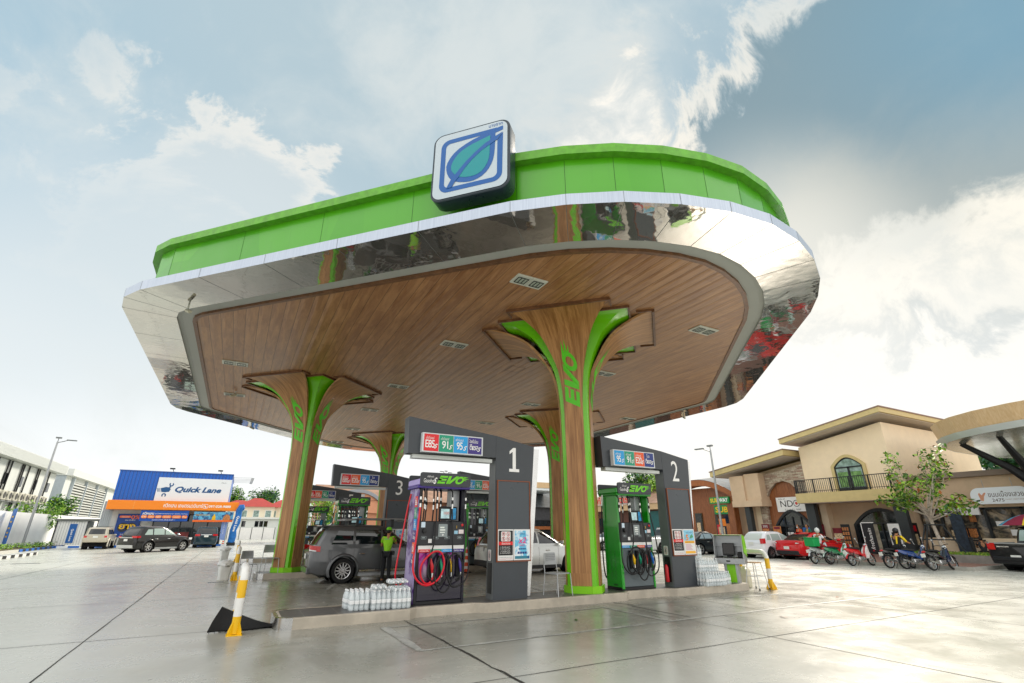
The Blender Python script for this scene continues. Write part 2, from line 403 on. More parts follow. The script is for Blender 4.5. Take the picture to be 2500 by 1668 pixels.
for y in (-24.7, -19.8, -14.82, -9.95, -4.95, .1, 5.0, 9.95, 14.8, 19.8, 24.7, 29.6, 34.5):
    k += 1
    wob(-40, y, -7.2 if abs(y-.1) < .2 or abs(y+9.95) < .2 or abs(y-9.95) < .2 else 19, y, .016, k, amp=.012)
    if abs(y-.1) < .2 or abs(y+9.95) < .2 or abs(y-9.95) < .2: wob(7.4, y, 19, y, .016, k)
wob(-4.8, -10.7, -4.78, -15.1, .032, 99, .005, .25, .02); wob(.42, -11.1, .25, -10.6, .05, 98, .005, .2, .02)
wob(.28, -11.2, .3, -12.9, .03, 97, .005); wob(2.45, -10.7, 2.36, -13., .02, 96, .005)
structure(g, 'pavement_joints', M_joint)
g = MB()
wob(-5.32, -13.03, 8.6, -13.0, .075, 50, .005, .5, .006); wob(-5.32, -11.06, -2.0, -11.16, .05, 51, .005)
wob(-2.1, -11.15, -.35, -11.05, .06, 52, .0055); wob(.3, -11.1, 5.2, -11.45, .05, 56, .005)
wob(-5.32, -11.06, -5.32, -13.03, .14, 53, .006, .4); wob(-.39, -11.05, -.38, -12.95, .1, 54, .006, .4)
wob(-4.9, -2.6, -.4, -2.6, .09, 57, .005); wob(-5.3, -4.6, -4.7, -2.6, .1, 58, .006)
structure(g, 'lane_marking', M_mark)
# ---------------------------------------------------------------- canopy
half = [(0,-16.38),(1.0,-16.27),(1.98,-15.99),(2.92,-15.56),(3.78,-15.0),(4.56,-14.34),(10.98,-7.38),(11.4,-6.7),(11.55,-5.95)]
q = [(-x, y) for x, y in half[::-1]][:-1]+half        # left corner ... right corner, front
OUT = q+[(-x, -y) for x, y in q]                       # anticlockwise full outline
def inset(poly, d):
    n = len(poly); out = []
    for i in range(n):
        p0, p1, p2 = poly[i-1], poly[i], poly[(i+1) % n]
        a = Vector((p1[0]-p0[0], p1[1]-p0[1])).normalized(); b = Vector((p2[0]-p1[0], p2[1]-p1[1])).normalized()
        na, nb = Vector((-a.y, a.x)), Vector((-b.y, b.x)); m = (na+nb).normalized(); k = d/max(.3, m.dot(na))
        out.append((p1[0]+m.x*k, p1[1]+m.y*k))
    return out
def ring(A, za, B, zb, mb):
    n = len(A); mb.add([(x, y, za) for x, y in A]+[(x, y, zb) for x, y in B], [(i, (i+1) % n, (i+1) % n+n, i+n) for i in range(n)])
HZ = 7.03
canopy = thing('station_canopy', 'large rounded canopy with green fascia, mirror soffit and wood plank ceiling over the fuel pumps', 'canopy', (0,0,0))
def f_mirror(N, b, tc):
    n = N.noise(tc, .9, 3, .5, .3); n2 = N.noise(tc, 3., 2, .5)
    b.inputs['Metallic'].default_value = .9; b.inputs['Roughness'].default_value = .035
    c = N.mix(N.noise(tc, .25, 2), rgb('#c4cac5'), rgb('#d2c3be')); N.l.new(c, b.inputs['Base Color'])
    bp = N.node('ShaderNodeBump', i_Strength=.045, i_Distance=.25); N.l.new(N.math('ADD', n, N.math('MULTIPLY', n2, .15)), bp.inputs['Height'])
    N.l.new(bp.outputs[0], b.inputs['Normal'])
M_mir = nodemat('mirror_steel', f_mirror)
def f_brush(N, b, tc):
    mp = N.node('ShaderNodeMapping', i_Scale=(60, 60, 1.)); N.l.new(tc, mp.inputs[0]); n = N.noise(mp.outputs[0], 1., 4, .7)
    N.l.new(N.mix(N.smooth(n, .3, .7), rgb('#a9b3c2'), rgb('#bac3d0')), b.inputs['Base Color'])
    b.inputs['Metallic'].default_value = .55; b.inputs['Roughness'].default_value = .38
M_trim = nodemat('brushed_silver_trim', f_brush)
I1 = inset(OUT, 1.19); I2 = inset(OUT, 1.56); W1 = inset(OUT, .5); LP = inset(OUT, .33)
M_seam = mat('seam_grey', '#6d7272', .6); M_gj = mat('green_joint', '#2c5f10', .6)
nO = len(OUT)
def seam(p, q, z, w=.005):
    d = Vector((q[0]-p[0], q[1]-p[1])).normalized(); nx, ny = -d.y*w, d.x*w
    b.add([(p[0]-nx,p[1]-ny,z),(q[0]-nx,q[1]-ny,z),(q[0]+nx,q[1]+ny,z),(p[0]+nx,p[1]+ny,z)], [(0,1,2,3)])
def vseam(P, step, za, zb, w):
    for i in range(nO):
        p, p2 = P[i], P[(i+1) % nO]; L = math.dist(p, p2); m = max(1, round(L/step))
        for j in range(m):
            t = j/m; x, y = p[0]+(p2[0]-p[0])*t, p[1]+(p2[1]-p[1])*t; dx, dy = (p2[0]-p[0])/L*w, (p2[1]-p[1])/L*w
            b.add([(x-dx,y-dy,za),(x+dx,y+dy,za),(x+dx,y+dy,zb),(x-dx,y-dy,zb)], [(0,1,2,3)])
b = MB(); ring(OUT, HZ, I1, HZ, b); b.mi = 1
for i in range(nO):
    p, p2 = OUT[i], OUT[(i+1) % nO]; a, a2 = I1[i], I1[(i+1) % nO]; L = math.dist(p, p2); m = max(1, round(L/1.9))
    for j in range(m):
        t = j/m; seam((p[0]+(p2[0]-p[0])*t, p[1]+(p2[1]-p[1])*t), (a[0]+(a2[0]-a[0])*t, a[1]+(a2[1]-a[1])*t), HZ-.003)
b.build('mirror_soffit', [M_mir, M_seam], canopy)
b = MB(); ring(OUT, HZ+.235, OUT, HZ, b); ring(W1, HZ+.25, OUT, HZ+.235, b); b.mi = 1; vseam(inset(OUT, -.003), 1.9, HZ, HZ+.235, .004)
b.build('edge_trim', [M_trim, M_seam], canopy)
b = MB(); ring(W1, HZ+.25, W1, 8.66, b); b.mi = 1; vseam(inset(OUT, .497), 2.2, HZ+.27, 8.47, .005)
def f_fas(N, s, tc):
    mp = N.node('ShaderNodeMapping', i_Scale=(5, 5, .35)); N.l.new(tc, mp.inputs[0]); st = N.smooth(N.noise(mp.outputs[0], 1., 6, .7), .55, .8, 0, .28)
    cell = N.node('ShaderNodeTexVoronoi', i_Scale=.45); N.l.new(tc, cell.inputs['Vector']); cc = N.node('ShaderNodeSeparateColor', i_0=cell.outputs['Color']).outputs[0]
    c = N.mix(cc, rgb('#4fa60f'), rgb('#449a0a')); c = N.mix(st, c, rgb('#3b7d14')); N.l.new(c, s.inputs['Base Color']); s.inputs['Roughness'].default_value = .3; s.inputs['Coat Weight'].default_value = .25
    bp = N.node('ShaderNodeBump', i_Strength=.12, i_Distance=.3); N.l.new(N.noise(tc, .8, 2), bp.inputs['Height']); N.l.new(bp.outputs[0], s.inputs['Normal'])
M_fas = nodemat('green_fascia', f_fas)
b.build('roof_fascia', [M_fas, M_gj], canopy)
b = MB(); ring(W1, 8.48, LP, 8.48, b); ring(LP, 8.48, LP, 8.68, b); ring(LP, 8.68, inset(OUT, 1.6), 8.72, b); b.add([(x, y, 8.74) for x, y in inset(OUT, 1.6)], [tuple(range(nO))])
b.build('fascia_lip', mat('green_lip', '#5fa32a', .4, var=.2, vs=6), canopy)
b = MB(); n = nO; Im = inset(OUT, 1.30)
ring(I1, HZ, I1, HZ+.05, b); ring(I1, HZ+.05, Im, HZ+.07, b); ring(Im, HZ+.07, I2, HZ+.06, b)
b.build('cove', mat('grey_cove', '#a9aca8', .5, var=.05, vs=.8), canopy)
I3 = inset(OUT, 1.66); I4 = inset(OUT, 1.72)
b = MB(); ring(I2, HZ+.06, I2, HZ-.015, b); ring(I2, HZ-.015, I3, HZ-.015, b); ring(I3, HZ-.015, I3, HZ+.02, b); b.build('ceiling_rim', M_rim, canopy)
b = MB(); b.add([(x, y, HZ+.01) for x, y in I3], [tuple(range(nO-1, -1, -1))]); b.build('wood_ceiling', M_ceil, canopy)
for hx, hy in ((0,-6.25), (0,.3), (0,6.6)):
    b = MB(); 
    for r0, r1, z in ((.42,.385,HZ-.005),): 
        P = [(hx+r0*cos(R(45*0+90*k+45)), hy+r0*sin(R(90*k+45))) for k in range(4)]; Q = [(hx+r1*cos(R(90*k+45)), hy+r1*sin(R(90*k+45))) for k in range(4)]
        ring(P, z, Q, z, b)
    b.build('hatch', M_rim, canopy)
M_vent = mat('light_frame', '#c9ccc2', .4); M_lens = mat('lamp_lens', '#a9b3a6', .2, spec=.7)
def ceiling_light():
    t = thing('ceiling_light', '', 'ceiling light', (0,0,0), group='twin square lights in the wood ceiling')
    b = MB(); b.bbox(-.4, -.004, -.22, .22, -.035, 0, .006); b.bbox(.004, .4, -.22, .22, -.035, 0, .006); b.build('frame', M_vent, t)
    for s in (-1, 1):
        b = MB(); b.box(s*.2-.13, s*.2+.13, -.12, .12, -.039, -.036); b.build('lens', M_lens, t)
        b = MB()
        for k in range(4):
            x = s*.2-.13+k*.0867; b.box(x-.007, x+.007, -.12, .12, -.050, -.039)
        for y in (-.125, .125): b.box(s*.2-.137, s*.2+.137, y-.007, y+.007, -.050, -.039)
        b.build('grille', M_black, t)
    return t
cl = ceiling_light()
LT = [(-2.92,-12.22,'nearest the front curve, below the logo sign'), (3.05,-12.1,'near the curved right front edge'), (-2.9,-7.55,'left of the front column'), (3.15,-7.4,'right behind the front column'),
 (-8.93,-2.19,'close to the left edge, nearer one'), (-8.94,2.62,'close to the left edge, farther one'), (-3.1,-2.05,'just right of the left column'), (3.2,-2.0,'between front column and right column'),
 (9.26,-1.74,'close to the right edge, nearer one'), (9.2,2.7,'close to the right edge, farther one'), (-3.15,2.7,'behind the left column, to its right'), (3.2,2.82,'just beyond the right column'),
 (-2.9,8.05,'in front of the back column'), (3.1,8.0,'in the far half, right of the back column'), (-2.87,13.1,'near the far edge, behind the back column'), (3.0,13.0,'near the far edge on the right')]
for i, (x, y, s) in enumerate(LT):
    lab = 'twin square ceiling light '+s
    if i == 0: cl['label'] = lab; cl.location = (x, y, HZ+.01)
    else: dup(cl, lab, (x, y, HZ+.01))
# security cameras
def seccam(loc, rz, lab):
    t = thing('security_camera', lab, 'camera', loc, rz, 'small security cameras under the canopy')
    b = MB(); b.cyl((0,0,0), (0,0,-.12), .02); b.cyl((0,0,-.12), (.06,0,-.17), .025); b.build('bracket', M_vent, t)
    b = MB(); b.cyl((-.05,0,-.15), (.16,0,-.24), .045); b.cyl((.16,0,-.24), (.175,0,-.247), .037); b.build('housing', mat('camera_cream', '#b9b6a0', .4), t, smooth=True)
seccam((-10.0, -6.95, HZ), R(-60), 'cream security camera under the mirror soffit at the left front')
seccam((-8.9, 2.0, HZ+.01), R(200), 'small camera on the wood ceiling beside the far left light')
seccam((8.3, 3.2, HZ+.01), R(250), 'dark lens camera on the ceiling near the right edge light')
seccam((11.0, -3.9, HZ), R(-120), 'security camera under the mirror soffit on the right side')
seccam((-8.1, 9.4, HZ), R(0), 'small camera hanging from the far left soffit edge')
# ---------------------------------------------------------------- columns
PROF = [(.62,.42),(2,.42),(3.5,.42),(4.6,.43),(5.0,.455),(5.3,.49),(5.55,.54),(5.8,.61),(6.0,.71),(6.2,.84),(6.4,.99),(6.55,1.12),(6.68,1.26),(6.78,1.42),(6.87,1.62),(6.94,1.82),(6.99,2.06),(7.02,2.34)]
def evo_mark(parent, c, right, up, w, h, m, name='emblem', curve=None, flames=True):
    """slanted three-letter mark whose O trails flames; right = reading direction"""
    p = Pl(c, right, up); sh = .32
    def T(x, y): return ((x+sh*(y-.5)*.45-.04)*w, (y-.5)*h)
    def poly(pts): p.poly([T(x, y) for x, y in pts], .004)
    x0 = -.5
    for ya, yb in ((0,.24), (.38,.62), (.76,1.)): poly([(x0, ya), (x0+.29, ya), (x0+.29, yb), (x0, yb)])
    poly([(x0, .2), (x0+.10, .2), (x0+.10, .8), (x0, .8)])
    poly([(-.18,1.),(-.07,1.),(-.045,.30),(-.075,0.),(-.155,0.)]); poly([(.10,1.),(.22,1.),(.0,0.),(-.09,0.),(-.06,.3)])
    cx, cy = .315, .5; A, B = [], []
    for k in range(20):
        a = 2*pi*k/20; A.append(T(cx+.165*cos(a), cy+.5*sin(a))); B.append(T(cx+.085*cos(a), cy+.27*sin(a)))
    p.strip(A, B, .004, True)
    if flames:
        poly([(.36,.98),(.42,.80),(.60,.93)]); poly([(.43,.80),(.47,.62),(.66,.70)]); poly([(.46,.62),(.47,.47),(.60,.46)])
    if curve:
        p.mb.v = [tuple(curve(Vector(v))) for v in p.mb.v]
    return p.build(name, m, parent)
M_evo = mat('lime_mark', '#6fce1c', .4)
M_evod = mat('green_mark', '#58cc20', .4)
def column():
    t = thing('canopy_column', '', 'column', (0,0,0), group='flared wood and green columns carrying the canopy')
    for k in range(4):
        a = R(45+90*k); n = Vector((cos(a), sin(a), 0)); tt = Vector((-sin(a), cos(a), 0))
        hw = lambda r: .25+.552*(r-.42)
        b = MB(); rings = []
        for z, r in PROF:
            th = .07; h = hw(r)
            c0 = n*r+Vector((0,0,z)); c1 = n*(r-th)+Vector((0,0,z+(.03 if z > 6.3 else 0)))
            rings.append([tuple(c0+tt*h), tuple(c1+tt*h), tuple(c1-tt*h), tuple(c0-tt*h)])
        b.loft(rings); wpo = b.build('wood_panel', M_wflare, t, smooth=True)
        at_ = wpo.data.attributes.new('grain', 'FLOAT_VECTOR', 'POINT'); arc_ = [0.]
        for (z0, r0), (z1, r1) in zip(PROF, PROF[1:]): arc_.append(arc_[-1]+math.hypot(z1-z0, r1-r0))
        for i_ in range(len(wpo.data.vertices)): ri = i_//4; at_.data[i_].vector = ((1 if i_ % 4 in (0, 1) else -1)*(.25+.5*(hw(PROF[ri][1])-.25)), k*3., arc_[ri])
        b = MB(); h = hw(2.34)+.03                       # little frame where the petal meets the ceiling
        M = Matrix.Translation(n*2.36)@Matrix.Rotation(a, 4, 'Z'); b.M = M; b.box(-.01, .05, -h, h, HZ-.075, HZ+.012)
        for s in (-1, 1): b.box(-.42, -.01, s*h-.02, s*h+.02, HZ-.05, HZ+.012)
        b.build('petal_frame', M_rim, t)
        # green fin between two wood panels
        a = R(90*k); n = Vector((cos(a), sin(a), 0)); tt = Vector((-sin(a), cos(a), 0)); b = MB(); rings = []
        for z, r in PROF:
            f = min(1, max(0, (r-.42)/(2.34-.42))); g = .50+1.96*f; sd = .13+.50*f; q = .44+1.36*f
            z2 = Vector((0,0,z))
            rings.append([tuple(n*q+tt*sd+z2), tuple(n*g+z2), tuple(n*q-tt*sd+z2)])
        b.loft(rings, False, False); b.build('green_fin', M_green, t, smooth=True, auto=20)
        b = MB(); g = 2.50
        for s in (-1, 1):
            p0, p1 = n*g, n*(g-.66)+tt*s*.66; d = (p1-p0).normalized(); w = Vector((-d.y, d.x, 0))*.02*s*-1
            b.add([tuple(v+Vector((0,0,z))) for z in (HZ-.06, HZ+.012) for v in (p0-w, p1-w, p1+w, p0+w)], [(3,2,1,0),(4,5,6,7),(0,1,5,4),(1,2,6,5),(2,3,7,6),(3,0,4,7)])
        b.build('fin_frame', M_rim, t)
        a = R(45+90*k); n = Vector((cos(a), sin(a), 0)); tt = Vector((-sin(a), cos(a), 0))
        def cv(v, n=n):
            z = v.z; r = .42
            for (z0, r0), (z1, r1) in zip(PROF, PROF[1:]):
                if z0 <= z <= z1: r = r0+(r1-r0)*(z-z0)/(z1-z0)
            rr = v.dot(Vector((n.x, n.y, 0))); return v+n*(r+.006-rr)
        evo_mark(t, tuple(n*.45+Vector((0,0,5.62))), Z, tuple(-tt), 1.42, .40, M_evod, curve=cv)
    b = MB(); P = []
    for k in range(8):
        a0 = R(45*k+45); r, h = (.47, .27) if k % 2 == 0 else (.52, .15)
        n = Vector((cos(a0), sin(a0))); tt = Vector((-sin(a0), cos(a0)))
        P += [tuple(n*r-tt*h), tuple(n*r+tt*h)]
    b.prism(P, .17, .34); b.build('plinth', M_lime, t)
    P2 = [(x*.7, y*.7) for x, y in P]; b = MB(); b.prism(P2, .34, 5.0); b.build('core', mat('dark_core', '#3a2a1a', .6), t)
    # continue wood below .62
    for k in range(4):
        a = R(45+90*k); M = Matrix.Rotation(a, 4, 'Z'); b = MB(); b.M = M; b.box(.35, .42, -.25, .25, .34, .62); b.build('skirt_panel', M_wcol, t)
        a = R(90*k); b = MB(); b.M = Matrix.Rotation(a, 4, 'Z'); b.prism([(.44,-.13),(.5,0),(.44,.13)], .3, .62); b.build('skirt_fin', M_green, t)
    return t
c0 = column(); c0['label'] = 'flared wood and green column standing nearest the camera, between towers 1 and 2'; c0.location = (0, -9.83, 0)
dup(c0, 'flared wood and green column on the left, with a chair at its foot and the grey SUV beside it', (-6.04, .18, 0))
dup(c0, 'flared column half hidden straight behind the nearest column', (6.04, .2, 0))
dup(c0, 'farthest flared column, rising behind tower 3', (0, 10.2, 0))
# ---------------------------------------------------------------- islands
def f_tile(N, b, tc):
    xyz = N.node('ShaderNodeSeparateXYZ', i_0=tc).outputs; 
    br = N.node('ShaderNodeTexBrick', i_Scale=1., i_Mortar_Size=.008, i_Brick_Width=.6, i_Row_Height=.3, i_Color1=rgb('#4d4d4e'), i_Color2=rgb('#565554'), i_Mortar=rgb('#77756f')); br.offset = 0.
    N.l.new(tc, br.inputs['Vector']); n = N.noise(tc, 6, 5, .7)
    N.l.new(N.mix(N.smooth(n, .4, .7, 0, .4), br.outputs[0], rgb('#6b6863')), b.inputs['Base Color']); b.inputs['Roughness'].default_value = .42
M_tile = nodemat('island_tile', f_tile)
M_curb = mat('island_curb_concrete', '#b9b0a0', .5, var=.18, vs=2.5, bump=.05)
def island(lab, x0, x1, yc, pumps):
    t = thing('pump_island', lab, 'pump island', (0, yc, 0), group='raised pump islands')
    def outline(d):
        hw = .6-d; P = []
        for k in range(7): a = R(180+90*k/6); P.append((x0+.28+(.28-d)*cos(a), -hw+.28-d*0+(.28-d)*sin(a)-0*d if False else -(.6-.28)+(.28-d)*sin(a)))
        for px in pumps: P += [(px-.62-.1, -hw), (px-.62+.08, -hw+.17), (px+.62+.1, -hw+.17), (px+.62+.36, -hw)]
        P += [(x1-.04-d, -hw), (x1-d, -hw+.04), (x1-d, hw-.04), (x1-.04-d, hw)]
        for px in pumps[::-1]: P += [(px+.62+.36, hw), (px+.62+.1, hw-.17), (px-.62+.08, hw-.17), (px-.62-.1, hw)]
        for k in range(7): a = R(90+90*k/6); P.append((x0+.28+(.28-d)*cos(a), .6-.28+(.28-d)*sin(a)))
        return P
    b = MB(); A, B, Cc = outline(0), outline(.012), outline(.11); n = len(A)
    b.add([(x,y,0) for x, y in A]+[(x,y,.165) for x, y in A]+[(x,y,.18) for x, y in B]+[(x,y,.18) for x, y in Cc],
          [(j*n+i, j*n+(i+1) % n, (j+1)*n+(i+1) % n, (j+1)*n+i) for j in range(3) for i in range(n)])
    b.build('kerb', M_curb, t)
    b = MB(); b.add([(x, y, .178) for x, y in Cc], [tuple(range(n))]); b.build('tile_top', M_tile, t)
    b = MB(); A2 = [p for p in outline(-.006)[:7]+[outline(-.006)[-1-i] for i in range(7)][::-1]]
    P = outline(-.005); idx = list(range(n-7, n))+list(range(0, 7)); q_ = [P[i] for i in idx]; q2 = [outline(.06)[i] for i in idx]
    b.add([(x,y,0) for x, y in q_]+[(x,y,.186) for x, y in q_]+[(x,y,.186) for x, y in q2], [(j*14+i, j*14+i+1, (j+1)*14+i+1, (j+1)*14+i) for j in range(2) for i in range(13)])
    b.build('steel_nose', M_steel, t, smooth=True)
    return t
island('nearest pump island, with towers 1 and 2, kerb of beige concrete and steel nose', -7.08, 5.35, -9.9, [-3.97, 1.5])
island('middle pump island under the left column, beyond the grey SUV', -7.08, 7.3, .15, [-3.97, 1.5])
island('farthest pump island, under tower 5', -7.08, 7.3, 10.2, [-3.97, 1.5])
# ---------------------------------------------------------------- logo sign on the canopy edge
A47 = R(-47.4); LU = Vector((cos(A47), sin(A47), 0)); LN = Vector((LU.y, -LU.x, 0))
logo = thing('logo_sign', 'square white sign with blue frame and teal leaf emblem standing on the canopy edge', 'sign', tuple(Vector((-4.58,-14.42,7.56))+LU*-.85), A47)
b = MB()
def rr3(w, h, r, y): return [(x, y, z+.82) for x, z in rrect(w, h, r, 7)]
b.loft([rr3(1.60,1.62,.2,.36), rr3(1.66,1.68,.22,.30), rr3(1.66,1.68,.22,.0), rr3(1.62,1.64,.2,-.015), rr3(1.56,1.58,.18,-.012)]); b.build('case', mat('sign_case', '#23303a', .3, var=.1), logo, smooth=True)
FC = (0, -.02, .82)
p = Pl(FC, X, Z); p.poly(rrect(1.56, 1.58, .18, 7), .004); p.build('face', mat('sign_face', '#b4c1ca', .3), logo)
M_blue = mat('logo_blue', '#08559c', .35); M_teal = mat('logo_teal', '#088a90', .35)
def LQ(pts): return [((x-.5)*1.56, (y-.5)*1.58) for x, y in pts]
outc = [(.942,.912),(.80,.905)]
def arc(cx, cy, r, a0, a1, n=8): return [(cx+r*cos(R(a0+(a1-a0)*k/n)), cy+r*sin(R(a0+(a1-a0)*k/n))) for k in range(n+1)]
p = Pl(FC, X, Z)
A_ = [(.86,.905)]+arc(.21,.785,.12,90,180)+arc(.21,.20,.12,180,270)+arc(.815,.20,.12,270,360)+[(.942,.809)]
B_ = [(.80,.845)]+arc(.225,.77,.068,90,180)+arc(.225,.215,.068,180,270)+arc(.80,.215,.068,270,360)+[(.868,.700)]
p.strip(LQ(A_), LQ(B_), .008)
leaf = [(.84,.9),(.751,.872),(.647,.841),(.54,.812),(.437,.77),(.35,.725),(.277,.668),(.225,.605),(.19,.538),(.175,.48),(.18,.42),(.195,.36),(.22,.305),(.254,.257),(.313,.215),(.375,.19),(.442,.174),(.505,.165),(.563,.168),(.62,.183),(.673,.207),(.725,.25),(.765,.301),(.795,.36),(.814,.414),(.828,.49),(.834,.573),(.84,.747)]
p.poly(LQ(leaf), .009)
p.poly(LQ([(.84,.895),(.942,.912),(.942,.848),(.841,.825)]), .0085)
p.build('leaf_outline', M_blue, logo)
p = Pl(FC, X, Z)
p.poly(LQ([(.773,.804),(.657,.774),(.526,.737),(.45,.705),(.386,.672),(.335,.63),(.298,.583),(.265,.53),(.248,.475),(.245,.436),(.252,.40),(.268,.371),(.306,.319),(.361,.273),(.449,.245),(.515,.238),(.579,.241),(.628,.256),(.672,.283),(.71,.33),(.739,.383),(.757,.44),(.767,.512),(.77,.657)]), .013); p.build('leaf', M_teal, logo)
p = Pl(FC, X, Z)
ve = LQ([(.191,.133),(.254,.257),(.306,.319),(.444,.48),(.573,.597),(.701,.694),(.774,.729),(.841,.766),(.942,.809)]); vf = LQ([(.267,.137),(.313,.215),(.361,.273),(.437,.383),(.531,.489),(.659,.596),(.77,.657),(.842,.697),(.871,.705)])
p.strip(ve, vf, .017); p.build('leaf_vein', M_blue, logo)
text('บางจาก', M_blue, logo, ((.843-.5)*1.56, -.026, .82+(.952-.5)*1.58), X, Z, .29, .062)
# ---------------------------------------------------------------- price towers
FUEL = {'E85': ('#e01f26', 'แก๊สโซฮอล์', 'E85'), '91': ('#149a78', 'แก๊สโซฮอล์', '91'), '95': ('#1a9fe0', 'แก๊สโซฮอล์', '95'), 'E20': ('#ea5a22', 'แก๊สโซฮอล์', 'E20'), 'D': ('#1c3580', 'ไฮ', 'ดีเซล'), 'P': ('#3a2a80', 'ไฮพรีเมียม', 'ดีเซล')}
def fuel_tile(par, key, c, right, up, w, h, small=False, name='fuel_panel'):
    colr, t1, t2 = FUEL[key]; c = Vector(c); r = Vector(right); u = Vector(up)
    p = Pl(c, right, up); p.rect(-w/2+w*.02, w/2-w*.02, -h/2, h/2, .004); o = p.build(name, mat('fuel_'+key, colr, .35), par)
    if small: return o
    thai = key in 'DP'
    a = text(t1, M_wtext, o, c+u*h*.28-r*w*.1, right, up, w*(.55 if not thai else .3 if key == 'D' else .62), h*(.17 if not thai else .24), depth=.008)
    d = text(t2, M_wtext, o, c-u*h*.08-r*w*.08, right, up, w*(.62 if len(t2) > 2 else .42), h*(.46 if not thai else .36), depth=.008, bold=.01, spacing=.85)
    e = text('S', M_wtext, o, c-u*h*.20+r*w*.30, right, up, w*.26, h*.28, depth=.009, shear=.5, bold=.02)
    merge_into(d, [x for x in (a, e) if x])
    return o
def danger_poster(par, c, right, up, w, h):
    c = Vector(c); r = Vector(right); u = Vector(up)
    p = Pl(c, right, up); p.slab(rrect(w, h, .01), .01); o = p.build('safety_poster', M_white, par); cc = c+r.cross(u)*.010
    p = Pl(cc-u*0+u*h*.06, right, up); p.poly(rrect(w*.92, h*.80, .02), .002); dk = p.build('dark_field', M_black, o)
    p = Pl(cc+u*h*.27, right, up); p.poly(rrect(w*.62, h*.32, .03), .005); wf = p.build('pictogram_field', M_white, o)
    pr = Pl(cc+u*h*.27, right, up)
    for sx in (-1, 1):
        for sy in (-1, 1):
            x, y, R_ = sx*w*.15, sy*h*.078, h*.068
            A = [(x+R_*cos(2*pi*k/16), y+R_*sin(2*pi*k/16)) for k in range(16)]; B = [(x+R_*.8*cos(2*pi*k/16), y+R_*.8*sin(2*pi*k/16)) for k in range(16)]
            pr.strip(A, B, .009, True); d = R_*.62
            pr.poly([(x-d-.004, y+d), (x-d+.006, y+d), (x+d+.004, y-d), (x+d-.006, y-d)], .011)
    pr.build('prohibition_ring', M_red, wf)
    pb = Pl(cc+u*h*.27, right, up)
    def nx_():
        pb.build('pictogram', M_tex, wf); pb.mb = MB()
    pb.poly([(-w*.20,h*.06),(-w*.11,h*.06),(-w*.10,h*.10),(-w*.17,h*.11)], .008); nx_(); pb.rect(w*.13,w*.155,h*.03,h*.11,.008)
    nx_(); pb.rect(-w*.165,-w*.13,-h*.12,-h*.03,.008); nx_(); pb.rect(w*.12,w*.18,-h*.10,-h*.06,.008); pb.build('pictogram', M_tex, wf)
    p = Pl(cc+u*h*.045, right, up); p.rect(-w*.46, w*.46, -h*.055, h*.055, .006); rb = p.build('red_band', mat('signal_red', '#e0161b', .4), o)
    text('อันตราย', M_wtext, rb, cc+u*h*.045, right, up, w*.55, h*.075, depth=.010)
    for k, s in enumerate(['1. ดับเครื่องยนต์', '2. ห้ามสูบบุหรี่', '3. ห้ามก่อประกายไฟ', '4. ปิดโทรศัพท์']):
        text(s, M_wtext, dk, cc-u*h*(.07+.063*k)-r*w*.04, right, up, w*(.6+.05*(k % 2)), h*.045, depth=.007)
    text('ขอความร่วมมือปฏิบัติตามกฎความปลอดภัย', M_tex, o, cc-u*h*.40, right, up, w*.86, h*.026, depth=.004)
    text('ระยะปลอดภัยในสถานีบริการ', M_red, o, cc-u*h*.45, right, up, w*.86, h*.026, depth=.004)
    return o
M_sky1 = mat('poster_sky', '#8fd0ea', .4, var=.25, vs=5); M_pink = mat('poster_pink', '#e0488c', .4); M_navy = mat('navy_ink', '#1d3f84', .4)
